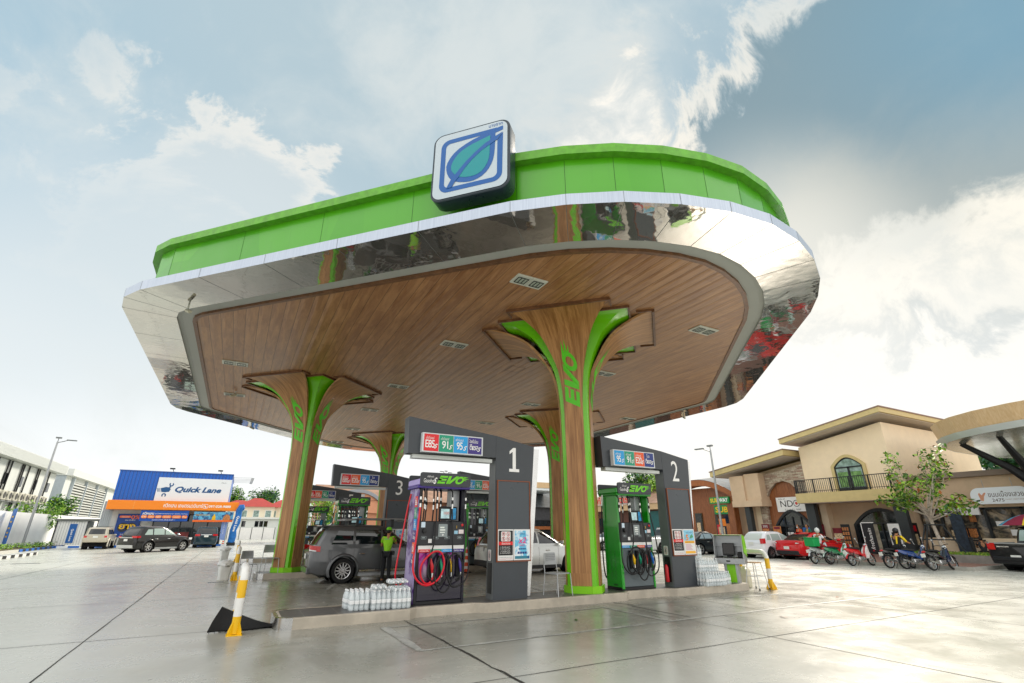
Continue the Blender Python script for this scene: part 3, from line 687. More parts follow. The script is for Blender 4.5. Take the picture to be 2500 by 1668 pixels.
def promo_poster(par, c, right, up, w, h, kind):
    c = Vector(c); r = Vector(right); u = Vector(up); n = r.cross(u)
    p = Pl(c, right, up); p.slab(rrect(w, h, .008), .014); o = p.build('promotion_poster', M_white, par); cc = c+n*.014
    if kind == 1:
        p = Pl(cc, right, up); p.rect(-w*.44, w*.44, -h*.46, h*.46, .002); a = p.build('picture', nodemat('poster_blue', lambda N, s, tc: N.l.new(N.mix(N.smooth(N.noise(tc, 7, 3, .5, 1.), .4, .6), rgb('#e6f2f8'), rgb('#63bfe4')), s.inputs['Base Color'])), o)
        text('เติมน้ำมัน', M_navy, a, cc+u*h*.36, right, up, w*.35, h*.06, depth=.006)
        text('ต่อ', mat('sky_ink', '#3fa0d8', .4), a, cc+u*h*.31+r*w*.28, right, up, w*.2, h*.07, depth=.006)
        text('x2', M_pink, a, cc+u*h*.14, right, up, w*.5, h*.2, depth=.006, shear=.2, bold=.02)
        text('พิเศษ!', M_pink, a, cc-u*h*.02, right, up, w*.28, h*.07, depth=.006)
        p = Pl(cc, right, up); 
        for k in range(4): p.rect(-w*.22+k*w*.115, -w*.13+k*w*.115, -h*.16, -h*.12, .006)
        for k in range(4): p.rect(-w*.28+k*w*.145, -w*.16+k*w*.145, -h*.30, -h*.23, .006)
        p.rect(w*.33, w*.42, -h*.44, -h*.39, .006); p.build('logo_row', M_navy, a)
        p = Pl(cc, right, up); p.rect(-w*.44, w*.44, -h*.46, -h*.37, .004); p.build('sea_strip', mat('poster_sea', '#2f7f96', .4), a)
    else:
        p = Pl(cc, right, up); p.rect(-w*.44, w*.44, h*.04, h*.46, .002); a = p.build('picture', M_sky1, o)
        text('5', mat('poster_orange', '#f28a2e', .4), a, cc+u*h*.17-r*w*.18, right, up, w*.24, h*.22, depth=.006, bold=.03)
        text('ต่อ', M_navy, a, cc+u*h*.37, right, up, w*.5, h*.06, depth=.006)
        p = Pl(cc, right, up); p.poly([(w*.02,h*.12),(w*.38,h*.18),(w*.28,h*.30),(w*.12,h*.24)], .005); p.build('picture_shape', mat('poster_leafgreen', '#4f9a6a', .4), a)
        p = Pl(cc, right, up); p.rect(-w*.44, w*.44, -h*.06, h*.04, .003); p.rect(-w*.44, w*.44, -h*.46, -h*.36, .003); q = p.build('yellow_band', mat('poster_yellow', '#f6b73c', .4), o)
        text('รับสิทธิ์แลกซื้อราคาพิเศษ', M_tex, q, cc-u*h*.01, right, up, w*.75, h*.035, depth=.006)
        p = Pl(cc, right, up)
        for k in range(6): p.rect(-w*.38, w*(.10+.06*(k % 3)), -h*(.11+.04*k), -h*(.095+.04*k), .003)
        p.build('text_lines', mat('pink_text', '#c98a9c', .5), o)
    return o
def tower(num, fuels, x, y, lab, poster, detail=True):
    t = thing('price_tower', lab, 'price tower', (x, y, .178), group='numbered charcoal price towers')
    D = .34
    b = MB(); b.prism([(-.04,.0),(.84,0),(.86,.6),(1.08,3.41),(.0,3.6),(.0,2.73)], -D/2, D/2, 'y'); b.build('post', M_dark, t)
    b = MB(); b.prism([(-2.19,3.04),(-.003,3.07),(-.003,3.6),(-2.22,3.86)], -D/2+.003, D/2-.003, 'y'); b.build('sign_arm', M_dark, t)
    # left face plate, set back jamb with the extinguisher niche
    b = MB(); b.prism([(-.054,0),(-.0405,0),(-.002,2.73),(-.002,3.0),(-.012,3.0),(-.014,2.73)], -D/2+.012, D/2-.012, 'y'); b.build('jamb', mat('grey_jamb', '#6a6e70', .4, var=.08), t)
    b = MB(); b.box(-.062, -.048, -.11, .08, .12, .74); b.build('niche', M_black, t)
    b = MB(); b.prism([(.80,.02),(1.0,.02),(1.32,3.38),(1.10,3.38)], -.02, .13, 'y'); b.build('steel_blade', M_steel, t)
    M_fr = mat('brown_trim', '#8a4a2a', .5)
    for s in (-1, 1):
        yy = s*(D/2); r = X if s < 0 else NX
        def P(px, z, d=0.): return (px, yy+s*d, z)
        def L(a): return a if s < 0 else a
        # sign box with four fuel panels
        b = MB(); b.box(-1.92, -.42, min(yy, yy+s*.13), max(yy, yy+s*.13), 3.07, 3.50); sb = b.build('fuel_sign', mat('sign_box_grey', '#d5d9dc', .35), t)
        for k, f in enumerate(fuels):
            cx = -1.17+(k-1.5)*.36*(1 if s < 0 else -1); fuel_tile(sb, f, P(cx, 3.285, .132), r, Z, .36, .38, small=(s > 0))
        b = MB(); b.box(-2.06, -.07, -.1 if s < 0 else .02, -.02 if s < 0 else .1, 2.95, 3.035); b.build('light_bar', mat('light_bar_white', '#c9cdca', .35), t)
        if num == '1':
            p = Pl(P(.50, 3.05), r, Z); p.poly([(-.045,-.22),(.045,-.22),(.045,.29),(-.03,.29),(-.13,.20),(-.13,.13),(-.045,.19)], .006); p.poly([(-.14,-.29),(.14,-.29),(.14,-.22),(-.14,-.22)], .006); p.build('number', M_wtext, t)
        else: text(num, M_wtext, t, P(.48, 3.05, 0), r, Z, .27, .58, name='number', depth=.006)
        b = MB(); x0, x1, z0, z1, w = .03, .93, .76, 2.55, .022
        for (a0, a1, c0, c1) in ((x0,x1,z0,z0+w),(x0,x1,z1-w,z1),(x0,x0+w,z0+w,z1-w),(x1-w,x1,z0+w,z1-w)): b.box(a0, a1, min(yy, yy+s*.035), max(yy, yy+s*.035), c0, c1)
        b.build('brown_frame', M_fr, t)
        b = MB(); b.box(x0+w, x1-w, min(yy, yy+s*.02), max(yy, yy+s*.02), z0+w, z1-w); b.build('display_panel', mat('display_charcoal', '#434a50', .32, var=.06), t)
        if s < 0:
            danger_poster(t, P(.26, 1.12, .022), r, Z, .40, .66); promo_poster(t, P(.69, 1.12, .022), r, Z, .44, .66, poster)
    # extinguisher pictogram on the left face
    p = Pl((-.054, -.01, .90), NY, Z); p.slab(rrect(.15, .24, .025), .006); o = p.build('extinguisher_sign', M_white, t)
    p = Pl((-.0605, -.01, .90), NY, Z); A = [(.05*cos(2*pi*k/20), .095*sin(2*pi*k/20)) for k in range(20)]; B = [(.042*cos(2*pi*k/20), .083*sin(2*pi*k/20)) for k in range(20)]
    p.strip(A, B, .002, True); p.build('ring', M_red, o)
    p = Pl((-.0605, -.01, .90), NY, Z); p.poly(rrect(.03, .09, .01, 3, 0, -.01), .003); p.rect(-.008, .02, .04, .055, .003); p.build('pictogram', M_tex, o)
    return t
for num, fu, x, y, lab, po in [
    ('1', ['E85','91','95','P'], -2.68, -9.97, 'charcoal price tower numbered 1 with red, green, blue and purple fuel panels', 1),
    ('2', ['95','91','E20','D'], 2.72, -10.05, 'charcoal price tower numbered 2 beside the stacked water packs on the right', 2),
    ('3', ['E85','E20','95','D'], -2.68, -.05, 'charcoal price tower numbered 3 rising behind the grey SUV', 1),
    ('4', ['95','91','E20','D'], 2.72, -.05, 'charcoal price tower partly hidden behind tower 1, its blue, green and orange panels showing', 2),
    ('5', ['E85','E20','91','D'], -2.68, 10.05, 'farthest visible charcoal price tower, numbered 5, behind the left column', 1)]:
    tower(num, fu, x, y, lab, po)
# fire extinguisher standing in tower 2
ex = thing('fire_extinguisher', 'red fire extinguisher standing in the niche of tower 2', 'fire extinguisher', (2.60, -10.07, .30))
b = MB(); b.lathe([(.05,0),(.055,.02),(.055,.36),(.03,.42),(.015,.43)], 14); b.build('cylinder', M_red, ex, smooth=True)
b = MB(); b.box(-.02,.02,-.015,.015,.43,.47); b.box(-.06,.02,-.012,.012,.47,.49); b.tube([(-.02,0,.45),(-.07,0,.42),(-.07,0,.2)], .008, 6); b.build('valve', M_black, ex)
# ---------------------------------------------------------------- fuel pumps
M_pg = mat('pump_green', '#12a014', .2, coat=.5); M_pp = mat('pump_purple', '#7a68bd', .25, coat=.4)
def f_purple(N, b, tc):
    mp = N.node('ShaderNodeMapping', i_Scale=(5.5, 1, .9)); N.l.new(tc, mp.inputs[0])
    n = N.noise(mp.outputs[0], 1., 2, .5, .6); z = N.node('ShaderNodeSeparateXYZ', i_0=tc).outputs[2]
    c = N.mix(N.smooth(n, .42, .60), rgb('#1a0a34'), rgb('#b01f9a')); c = N.mix(N.smooth(n, .60, .68), c, rgb('#f2cdf0'))
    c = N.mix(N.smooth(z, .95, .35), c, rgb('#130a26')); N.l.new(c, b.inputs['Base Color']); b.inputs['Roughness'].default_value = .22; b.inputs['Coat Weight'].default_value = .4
M_ppan = nodemat('purple_streak_print', f_purple)
M_ggrey = mat('pump_grey_front', '#5d686c', .3, var=.05); M_cab = mat('pump_black_cabinet', '#24262a', .4, var=.1)
M_hose = mat('hose_black', '#0d0d0e', .45); M_hred = mat('hose_red', '#d4172a', .3)
M_scr = mat('lcd_grey', '#8b9596', .3); M_swv = mat('swivel_steel', (.6,.6,.58), .25, 1.)
def hose_pts(x0, z0, x1, z1, drop, side, seed):
    """from the top swivel, down in front of the cabinet, loops below and comes back up to the nozzle"""
    pts = [(x0, -.36, z0), (x0-.005, -.42, z0-.25), (x0-.02, -.44, z0-.7), (x0-.03, -.43, 1.2)]
    return pts
def spline(P, n=6):
    P = [Vector(p) for p in P]; out = []
    for i in range(len(P)-1):
        a, b, c, d = P[max(i-1,0)], P[i], P[i+1], P[min(i+2,len(P)-1)]
        for k in range(n):
            t = k/n; out.append(.5*((2*b)+(c-a)*t+(2*a-5*b+4*c-d)*t*t+(3*b-a-3*c+d)*t**3))
    out.append(P[-1]); return out
def pump(variant, lab, x, y, detail=2):
    purple = variant == 'purple'; W = 1.15; body = M_pp if purple else M_pg
    t = thing('fuel_pump', lab, 'fuel pump', (x, y, .178), group='fuel dispensers on the islands')
    D = .32
    b = MB(); b.bbox(0, W, -D+.02, D-.02, 0, .07, .01); b.build('base', M_black, t)
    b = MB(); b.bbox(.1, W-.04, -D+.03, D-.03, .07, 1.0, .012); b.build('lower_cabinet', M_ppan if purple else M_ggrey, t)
    b = MB(); b.bbox(.031, .10, -D, D, .02, 2.32, .01); purple and b.build("front_post", M_black, t); b = MB(); b.bbox(.01, .03 if purple else .10, -D, D, .02, 2.32, .009 if purple else .02); lp = b.build('side_panel', nodemat('purple_side', lambda N, b_, tc: (N.l.new(N.mix(N.smooth(N.noise(tc, 3, 3), .4, .6), rgb('#a398c4'), rgb('#54307c')), b_.inputs['Base Color']), b_.inputs['Roughness'].__setattr__('default_value', .2))) if purple else M_pg, t)
    if purple:
        for k, f in enumerate(['E85','91','95','P','E20','D']):
            fuel_tile(lp, f, (.009, -D+.13, 2.02-k*.235), NY, Z, .2, .225)
    else:
        p = Pl((.009, 0, .6), NY, Z)
        for r in range(20):
            for cc in (-.1, .06): p.rect(cc, cc+.07, -.35+r*.035, -.343+r*.035, .002)
        p.rect(-.02, .13, -.50, -.46, .003); p.build('louvre', mat('louvre_dark', '#0b5a10', .5), lp)
    b = MB(); b.bbox(W-.06, W, -D, D, .02, 2.32, .015); b.build('side_panel', mat('purple_dark_side', '#120c22', .25) if purple else M_pg, t)
    b = MB(); b.bbox(W-.3, W-.08, -.08, .16, 1.62, 2.3, .01); b.build('inner_post', M_alu, t)
    # dark display cabinet
    b = MB(); b.bbox(.02, W-.03, -D-.03, D+.03, 1.13, 1.62, .015); cab = b.build('display_cabinet', M_cab, t)
    for s in (-1, 1):
        yy = s*(D+.032); r = X if s < 0 else NX; f = lambda px, z: (W/2+(px)*(-s)*1., yy, z)
        p = Pl(f(0.02, 1.43), r, Z); p.slab(rrect(.21, .26, .02), .006); o = p.build('price_display', M_scr, cab)
        if s < 0:
            p = Pl(f(0.02, 1.43), r, Z); p.rect(-.07,.03,.045,.075,.009); p.rect(-.07,.05,-.005,.025,.009); p.rect(-.07,.045,-.05,-.03,.009); p.build('digit_window', mat('digit_white', '#e6ebe4', .4), o)
            p = Pl(f(0.02, 1.43), r, Z); p.poly([(.02*cos(k*pi/5), -.09+.02*sin(k*pi/5)) for k in range(10)], .009); p.build('button', M_white, o)
            for k, px in enumerate((-.41, -.13, .12, .42)):
                p = Pl(f(px, 1.285), r, Z); A = rrect(.12, .06, .012, 2); Bq = rrect(.108, .048, .008, 2); p.strip(A, Bq, .004, True); p.rect(-.035,.03,-.012,.014,.004); p.build('grade_button', M_scr, cab)
            p = Pl(f(-.44, 1.58), r, Z); p.rect(-.04,.05,-.09,.02,.004); p.build('sticker', mat('sticker_blue', '#cfe2f0', .5), cab)
            p = Pl(f(-.27, 1.22), r, Z); p.rect(-.035,.045,-.04,.04,.004); p.build('keypad', M_white, cab)
            p = Pl(f(.33, 1.39), r, Z); p.rect(-.045,.04,-.035,.035,.004); p.build('sticker', mat('sticker_cyan', '#9ccbe2', .5), cab)
            p = Pl(f(.45, 1.40), r, Z); p.rect(-.06,.06,-.04,.045,.004); p.build('sticker', mat('sticker_pale', '#e8dcdc', .5), cab)
            b = MB(); b.M = Matrix.Translation(f(-.40, 1.42))@Matrix.Rotation(pi/2, 4, 'X'); b.lathe([(.05,0),(.045,.05),(.0,.055)], 12); b.build('card_reader', M_black, cab)
            b = MB(); b.M = Matrix.Translation(f(.47, 1.54))@Matrix.Rotation(pi/2, 4, 'X'); b.lathe([(.03,0),(.028,.02),(0,.024)], 12); b.build('stop_button', M_red, cab)
            text('1' if purple else '3', M_yel, cab, f(.34, 1.50), r, Z, 0, .06, name='pump_number', depth=.004)
        # white band and fuel names
        p = Pl((W/2+.02, s*(D-.025), 1.065), r, Z); p.slab([(-.53,-.065),(.52,-.065),(.52,.065),(-.53,.065)], .03); wb = p.build('price_band', M_white, t)
        kinds = ['E85','91','95','P'] if purple else ['95','91','E20','D']
        for k, kk in enumerate(kinds):
            p = Pl((W/2+.02, s*(D+.006), 1.03), r, Z); p.rect(-.52+k*.26, -.262+k*.26, -.035, .025, .003); o = p.build('grade_strip', mat('fuel_'+kk, FUEL[kk][0], .35), wb)
            if s < 0 and detail > 1: text(FUEL[kk][1]+' '+FUEL[kk][2]+'s', M_wtext, o, (W/2+.02-.39+k*.26, -(D+.006), 1.025), X, Z, .2, .035, depth=.006)
        # nozzles, boots and hoses
        for k in range(4):
            nx = (.35+k*.215)*(1 if s < 0 else 1)
            b = MB(); b.box(nx-.045, nx+.035, min(s*(D-.04), s*(D+.03)), max(s*(D-.04), s*(D+.03)), .50, .93); b.build('nozzle_boot', M_black, t)
            c = [M_red, mat('nozzle_green', '#0b8f6a', .35), M_yel, mat('nozzle_violet', '#4a3a8c', .35)][k] if purple else [M_yel, mat('nozzle_green', '#0b8f6a', .35), M_red, mat('nozzle_blue', '#1468c0', .35)][k]
            yy = s*(D+.075); b = MB()
            b.tube([(nx-.01, yy, .88), (nx, yy+s*.01, .80), (nx+.02, yy+s*.02, .72), (nx+.03, yy+s*.02, .60)], [.012,.028,.04,.022], 8)
            b.build('nozzle', c, t, smooth=True)
            b = MB(); b.tube([(nx+.03, yy+s*.02, .61), (nx+.028, yy+s*.02, .52)], .02, 8); b.tube([(nx-.03, yy, .93), (nx-.01, yy, .86)], .012, 6); b.build('nozzle_collar', M_swv, t, smooth=True)
        top = [.04, .22, .42, .60, .78, 1.10]
        if s > 0: top = top[1:5]
        for k, hx in enumerate(top[:6] if s < 0 else top):
            b = MB(); yy = s*.30
            front = s < 0 and k in (0, 2, 4, 5)
            yy = s*(.36 if front or s > 0 else .1)
            red = purple and k == 0 and s < 0
            b.tube([(hx-.03, yy*.8, 2.32), (hx, yy, 2.24), (hx+.005, yy, 2.12)], .018, 7); b.build('swivel', M_hose, t, smooth=True); b = MB(); b.tube([(hx+.005, yy, 2.06), (hx+.005, yy, 1.98)], .026, 7); o = b.build('swivel', M_hose, t, smooth=True)
            b = MB(); b.tube([(hx+.005, yy, 2.12), (hx+.005, yy, 2.055)], .022, 8); b.build('coupling', M_swv, t, smooth=True); b = MB(); b.tube([(hx+.005, yy, 1.985), (hx+.005, yy, 1.88)], .02, 8); b.build('coupling', M_swv, t, smooth=True)
            if front:
                j = {0: 0, 2: 1, 4: 2, 5: 3}[k]; nx = .38+j*.215; rnd = random.Random(k+len(lab))
                dz = {0: .44, 1: .36, 2: .22, 3: .38}[j]
                yo = -.43-.012*j
                if j == 0: P = [(hx+.005, yy, 1.9), (hx-.05, yo, 1.4), (hx-.10, yo-.02, .9), (hx-.08, yo-.03, .62), (.10, yo-.03, .43), (.30, yo-.03, .38), (.52, yo-.03, .50), (.62, yo-.03, .75), (.55, yo-.02, .98), (.36, yo-.02, 1.0), (.14, yo-.02, .80), (.12, yo, .58), (.22, yo+.01, .42), (.33, yo, .42), (nx+.028, yo, .55)]
                elif j == 1: P = [(hx+.005, yy, 1.9), (hx-.03, yo, 1.3), (hx-.10, yo, .95), (hx-.16, yo-.01, .6), (.40, yo-.01, .42), (.52, yo-.02, .36), (.66, yo-.02, .5), (.70, yo-.01, .78), (.62, yo, .95), (.52, yo, .88), (.47, yo, .6), (.5, yo, .42), (.58, yo, .42), (nx+.028, yo+.02, .55)]
                elif j == 2: P = [(hx+.005, yy, 1.9), (hx+.005, yo, 1.3), (hx+.03, yo, .8), (hx+.02, yo-.01, .45), (hx-.12, yo-.02, .24), (hx-.28, yo-.02, .30), (hx-.38, yo-.01, .6), (hx-.26, yo, .9), (hx-.12, yo, .95), (hx-.03, yo, .75), (hx-.05, yo, .45), (hx-.0, yo, .42), (nx+.028, yo+.02, .55)]
                else: P = [(hx+.005, yy, 1.9), (hx+.03, yo, 1.3), (hx+.08, yo, .8), (hx+.04, yo-.01, .5), (hx-.10, yo-.01, .36), (hx-.30, yo-.01, .34), (hx-.42, yo, .6), (hx-.38, yo, .85), (hx-.25, yo, .97), (hx-.1, yo, .85), (hx-.06, yo, .65), (hx-.12, yo, .47), (hx-.2, yo, .46), (nx+.028, yo+.02, .55)]
                b = MB(); b.tube(spline(P, 5), .0165 if not red else .02, 8); b.build('hose', M_hred if red else M_hose, t, smooth=True)
            elif s > 0:
                b = MB(); b.tube(spline([(hx+.005, yy, 1.9), (hx, .42, 1.2), (hx+.1, .45, .5), (hx+.2, .45, .32), (hx+.3, .45, .55), (hx+.16, .42, .6)], 4), .016, 6); b.build('hose', M_hose, t, smooth=True)
            else:
                b = MB(); b.tube([(hx+.005, yy, 1.9), (hx-.01, yy, 1.62)], .016, 6); b.build('hose', M_hose, t)
    if s:
        hc = M_hred if purple else M_hose; b = MB()
        b.tube(spline([(-.02, .15, 2.2), (-.06, .2, 1.9), (-.14, .25, 1.2), (-.2, .3, .55), (-.12, .3, .3), (.0, .3, .45)] if purple else [(-.05, .25, 2.05), (-.07, .3, 1.2), (-.06, .3, .5), (.02, .32, .25), (.1, .3, .3)], 6), .018, 7); b.build('hose', hc, t, smooth=True)
        if not purple: b = MB(); b.tube([(-.04, .22, 2.34), (-.055, .25, 2.05)], .022, 7); b.build('coupling', M_swv, t, smooth=True)
    # header
    b = MB(); b.bbox(-.04, W+.05, -D-.07, D+.07, 2.30, 2.36, .012); b.build('header_base', mat('header_violet', '#3f2b86', .3) if purple else mat('header_green', '#158a18', .3), t)
    b = MB(); b.loft([[(x_, yv, z_+2.49) for x_, z_ in rrect(1.2, .29, .05, 4, W/2+.01)] for yv in (-D-.11, -D-.08)]); hd = b.build('header_sign', M_dark2, t); b = MB(); b.loft([[(x_, yv, z_+2.49) for x_, z_ in rrect(1.2, .29, .05, 4, W/2+.01)] for yv in (D+.08, D+.11)]); b.build('header_sign', M_dark2, t)
    b = MB(); b.bbox(-.03, W+.04, -D-.075, D+.075, 2.362, 2.50, .02); b.build('header_box', mat('header_lilac', '#a99ad6', .35) if purple else M_pg, t)
    for s in (-1, 1):
        r = X if s < 0 else NX; c = Vector((W/2, s*(D+.112), 2.49))
        evo_mark(hd, tuple(c+Vector(r)*.17), r, Z, .62, .17, M_evo, name='emblem')
        a = text('Gasohol', M_wtext, hd, c-Vector(r)*.39-Vector((0,0,.03)), r, Z, .25, .085)
        a2 = text('S', M_wtext, hd, c-Vector(r)*.245-Vector((0,0,.03)), r, Z, .085, .14, shear=.5, bold=.02)
        a3 = text('แก๊สโซฮอล์', M_wtext, hd, c-Vector(r)*.36+Vector((0,0,.06)), r, Z, .15, .045)
        merge_into(a, [a2, a3])
    # small media screen in the open window
    b = MB(); b.bbox(.55, .98, -.19, -.13, 1.64, 1.93, .015); sc_ = b.build('media_screen', M_black, t)
    p = Pl((.72, -.192, 1.78), X, Z); p.rect(-.13, .07, -.1, .1, .003); o = p.build('screen_picture', mat('screen_picture', '#bfd9dc', .3, var=.4, vs=9, emit='#9fc4c8', es=.25), sc_)
    if purple: text('100', mat('orange_ink', '#e0603a', .4), o, (.72, -.196, 1.79), X, Z, .12, .06)
    p = Pl((.9, -.192, 1.78), X, Z); p.rect(-.06, .05, -.12, .12, .004); p.build('leaflet', mat('leaflet_blue', '#2d9ad4', .4, var=.3, vs=14), sc_)
    return t
pump('purple', 'purple and magenta fuel pump numbered 1 with a red hose, nearest the camera', -4.55, -9.78)
pump('green', 'glossy green and grey fuel pump to the right of the nearest column', .93, -9.86)
pump('green', 'green fuel pump behind the grey SUV, under tower 3', -4.55, .05)
pump('green', 'green fuel pump seen between the purple pump and tower 1', .93, .05)
pump('green', 'farthest green fuel pump, behind the left column', -4.55, 10.1)
# ---------------------------------------------------------------- cars
M_tyre = mat('tyre_rubber', '#131314', .75, bump=.1)
M_rimm = mat('alloy_rim', (.62,.62,.62), .25, .9); M_well = mat('wheel_well', '#08080a', .9)
M_tail = mat('tail_lamp_red', '#b3121b', .12, coat=.6, emit='#ff2020', es=.05); M_lamp = mat('clear_lamp', '#d9dfe2', .08, coat=.5)
M_plate = mat('number_plate', '#dfe0dc', .45); M_cglass = mat('car_glass', '#10171a', .03, spec=1.); M_trimb = mat('black_trim', '#15161a', .5)
def paint(name, col, metal=.35): return mat(name, col, .38, metal, coat=.7, spec=.3)
def lerp(P, x):
    if x <= P[0][0]: return P[0][1]
    for (a, b), (c, d) in zip(P, P[1:]):
        if a <= x <= c: return b+(d-b)*(x-a)/max(1e-6, c-a)
    return P[-1][1]
def wheel(par, x, y, r, w, side, spokes, rimcol, name='wheel', style=0):
    o = bpy.data.objects.new(name, None); COL.objects.link(o); o.parent = par; o.location = (x, y, r); o.rotation_euler = (R(-90*side), 0, 0)
    ri = r*.66
    b = MB(); b.lathe([(ri*.96,-w/2+.01),(r*.93,-w/2),(r*.985,-w*.32),(r,-w*.15),(r,w*.15),(r*.985,w*.32),(r*.93,w/2),(ri,w/2-.005),(ri*.97,w*.3)], 28, caps=False); b.build('tyre', M_tyre, o, smooth=True)
    b = MB(); b.lathe([(ri*.99,w*.48),(ri*.92,w*.46),(ri*.88,w*.2),(ri*.85,-w*.2)], 28, caps=False)
    for k in range(spokes):
        a = 2*pi*k/spokes; b.M = Matrix.Rotation(a, 4, 'Z'); hw = ri*(.11 if style == 0 else .07)
        pts = [(ri*.1,-hw*1.4),(ri*.93,-hw*(1. if style == 0 else .8)),(ri*.93,hw*(1. if style == 0 else .8)),(ri*.1,hw*1.4)]
        b.add([(px, py, z) for z in (w*.28, w*.40) for px, py in pts], [(4,5,6,7),(0,1,5,4),(2,3,7,6),(1,2,6,5)])
    b.M = None; b.lathe([(ri*.22,w*.28),(ri*.2,w*.42),(.0,w*.43)], 14); b.build('rim', rimcol, o, smooth=True)
    b = MB(); b.lathe([(ri*.86,-.01),(ri*.86,.0),(0,.0)], 20); b.build('spoke_backing', M_well, o)  # dark backing added behind the spokes
    return o
def car(name, lab, cat, loc, rz, S, group=None):
    """S: L W H r wb rear(overhang) top[(x,z)] bot cabin levels windows ... all in metres, x=0 at the rear bumper"""
    L, W, H, r, wb, ro = S['L'], S['W'], S['H'], S['r'], S['wb'], S['ro']
    t = thing(name, lab, cat, loc, rz, group); sh = ro+wb/2; hw = W/2; P = S['paint']
    bodyM = paint(P[0], P[1], P[2] if len(P) > 2 else .35)
    endw = S.get('endw', .80)
    plan = [(0, endw), (.05, endw+.08), (.14, .955), (.35, .985), (.9, 1.), (L-1.1, 1.), (L-.6, .97), (L-.25, .90), (L-.08, .78), (L, .60)]
    topP, botP = S['top'], S.get('bot', [(0, r*.95), (.3, r*.62), (L-.4, r*.62), (L, r*.9)])
    xs = sorted(set([round(p[0], 3) for p in plan]+[round(p[0], 3) for p in topP]+[round(ro+wb+d, 3) for d in (-.45, 0, .45)]+[round(ro+d, 3) for d in (-.45, 0, .45)]))
    xs = [x for x in xs if 0 <= x <= L]
    bulge = S.get('bulge', .0)
    def sec(x):
        w = lerp(plan, x)*hw; zt, zb = lerp(topP, x), lerp(botP, x); h = zt-zb
        fl = bulge*max(0, 1-abs(x-ro)/.65)+bulge*max(0, 1-abs(x-ro-wb)/.65)
        return [(0, zt+.025), (.5*w, zt+.02), (.84*w, zt), (.955*w, zt-.05*min(1, h/.5)), (.99*w, zt-.35*h), (w+fl, zt-.52*h), (.985*w+fl, zt-.75*h), (.955*w+fl*.5, zb+.06*h), (.86*w, zb), (0, zb)]
    rings = []
    for x in xs:
        s_ = sec(x); rings.append([(x-sh, y, z) for y, z in s_]+[(x-sh, -y, z) for y, z in s_[-2:0:-1]])
    b = MB(); b.loft(rings); body = b.build('body', bodyM, t, smooth=True, fixn=True)
    for ax in (ro, ro+wb):
        c = MB(); c.M = Matrix.Translation((ax-sh, 0, r*1.02))@Matrix.Rotation(pi/2, 4, 'X'); c.lathe([(r*1.16, -hw-.3), (r*1.16, -hw+.30)], 26); c.lathe([(r*1.16, hw-.30), (r*1.16, hw+.3)], 26)
        co = c.build('cut', M_well, fixn=True); bool_cut(body, co)
        b = MB(); b.M = Matrix.Translation((ax-sh, 0, r*1.02))@Matrix.Rotation(pi/2, 4, 'X')
        for s in (-1, 1):
            b.lathe([(r*1.17, s*(hw-.32)), (0, s*(hw-.32))], 20); b.lathe([(r*1.175, s*(hw-.31)), (r*1.175, s*(hw-.02))], 26, caps=False)
            b.build('wheel_arch_liner', M_well, t); M_ = b.M; b = MB(); b.M = M_
        if S.get('flare'):
            fm = paint(*S['flare']) if S['flare'] != 'body' else bodyM
            for s in (-1, 1):
                b = MB(); ringsF = []; a0, a1 = (-25, 205)
                for k in range(19):
                    a = R(a0+(a1-a0)*k/18); rr = []
                    for dr, dy in ((r*1.13, .0), (r*1.15, .055), (r*1.27, .045), (r*1.36, .0), (r*1.3, -.04)):
                        x = ax-sh+dr*cos(a); z = r*1.02+dr*sin(a); rr.append((x, s*(hw*.985+bulge+dy-.012), max(z, r*.55)))
                    ringsF.append(rr)
                b.loft(ringsF); b.build('arch_flare', fm, t, smooth=True)
    for ax in (ro, ro+wb):
        for s in (-1, 1): wheel(t, ax-sh, s*(hw-S.get('tw', .22)/2-.015+bulge*.6), r, S.get('tw', .22), s, S.get('spokes', 5), S.get('rimM', M_rimm), style=S.get('rs', 0))
    # cabin: rings stacked in z; cab = [(z, x_rear, x_front, halfwidth factor)]
    cab = S['cab']
    def ringpts(z, xr, xf, wf):
        w = hw*wf; F = S.get('fcurve', .16)
        H_ = [(xr, .0), (xr, .45), (xr+.03, .80), (xr+.14, .965), (xr+.4, 1.), (xf-.55, 1.), (xf-.32, .95), (xf-.12, .78), (xf-.03, .45), (xf, 0.)]
        return [(x, y*w) for x, y in H_]
    def at(z):
        z = min(max(z, cab[0][0]), cab[-1][0])
        for a, c in zip(cab, cab[1:]):
            if a[0] <= z <= c[0]:
                f = (z-a[0])/max(1e-6, c[0]-a[0]); return ringpts(z, *[a[i]+(c[i]-a[i])*f for i in (1, 2, 3)])
    def sy(x, z): return lerp(at(z), x)
    def sx(y, z, front):
        H_ = at(z); seq = H_[5:] if front else H_[:5]
        pts = sorted([(q, p) for p, q in seq]); return lerp(pts, abs(y))
    rings = []
    for z, xr, xf, wf in cab:
        Hh = ringpts(z, xr, xf, wf); rings.append([(x-sh, y, z) for x, y in Hh]+[(x-sh, -y, z) for x, y in Hh[-2:0:-1]])
    z, xr, xf, wf = cab[-1]
    Hh = ringpts(z+.03, xr+.10, xf-.12, wf*.86); rings.append([(x-sh, y, z+.03) for x, y in Hh]+[(x-sh, -y, z+.03) for x, y in Hh[-2:0:-1]])
    Hh = ringpts(z+.045, xr+.35, xf-.4, wf*.5); rings.append([(x-sh, y, z+.045) for x, y in Hh]+[(x-sh, -y, z+.045) for x, y in Hh[-2:0:-1]])
    b = MB(); b.loft(rings); b.build('cabin_shell', paint(*S['roof']) if S.get('roof') else bodyM, t, smooth=True)
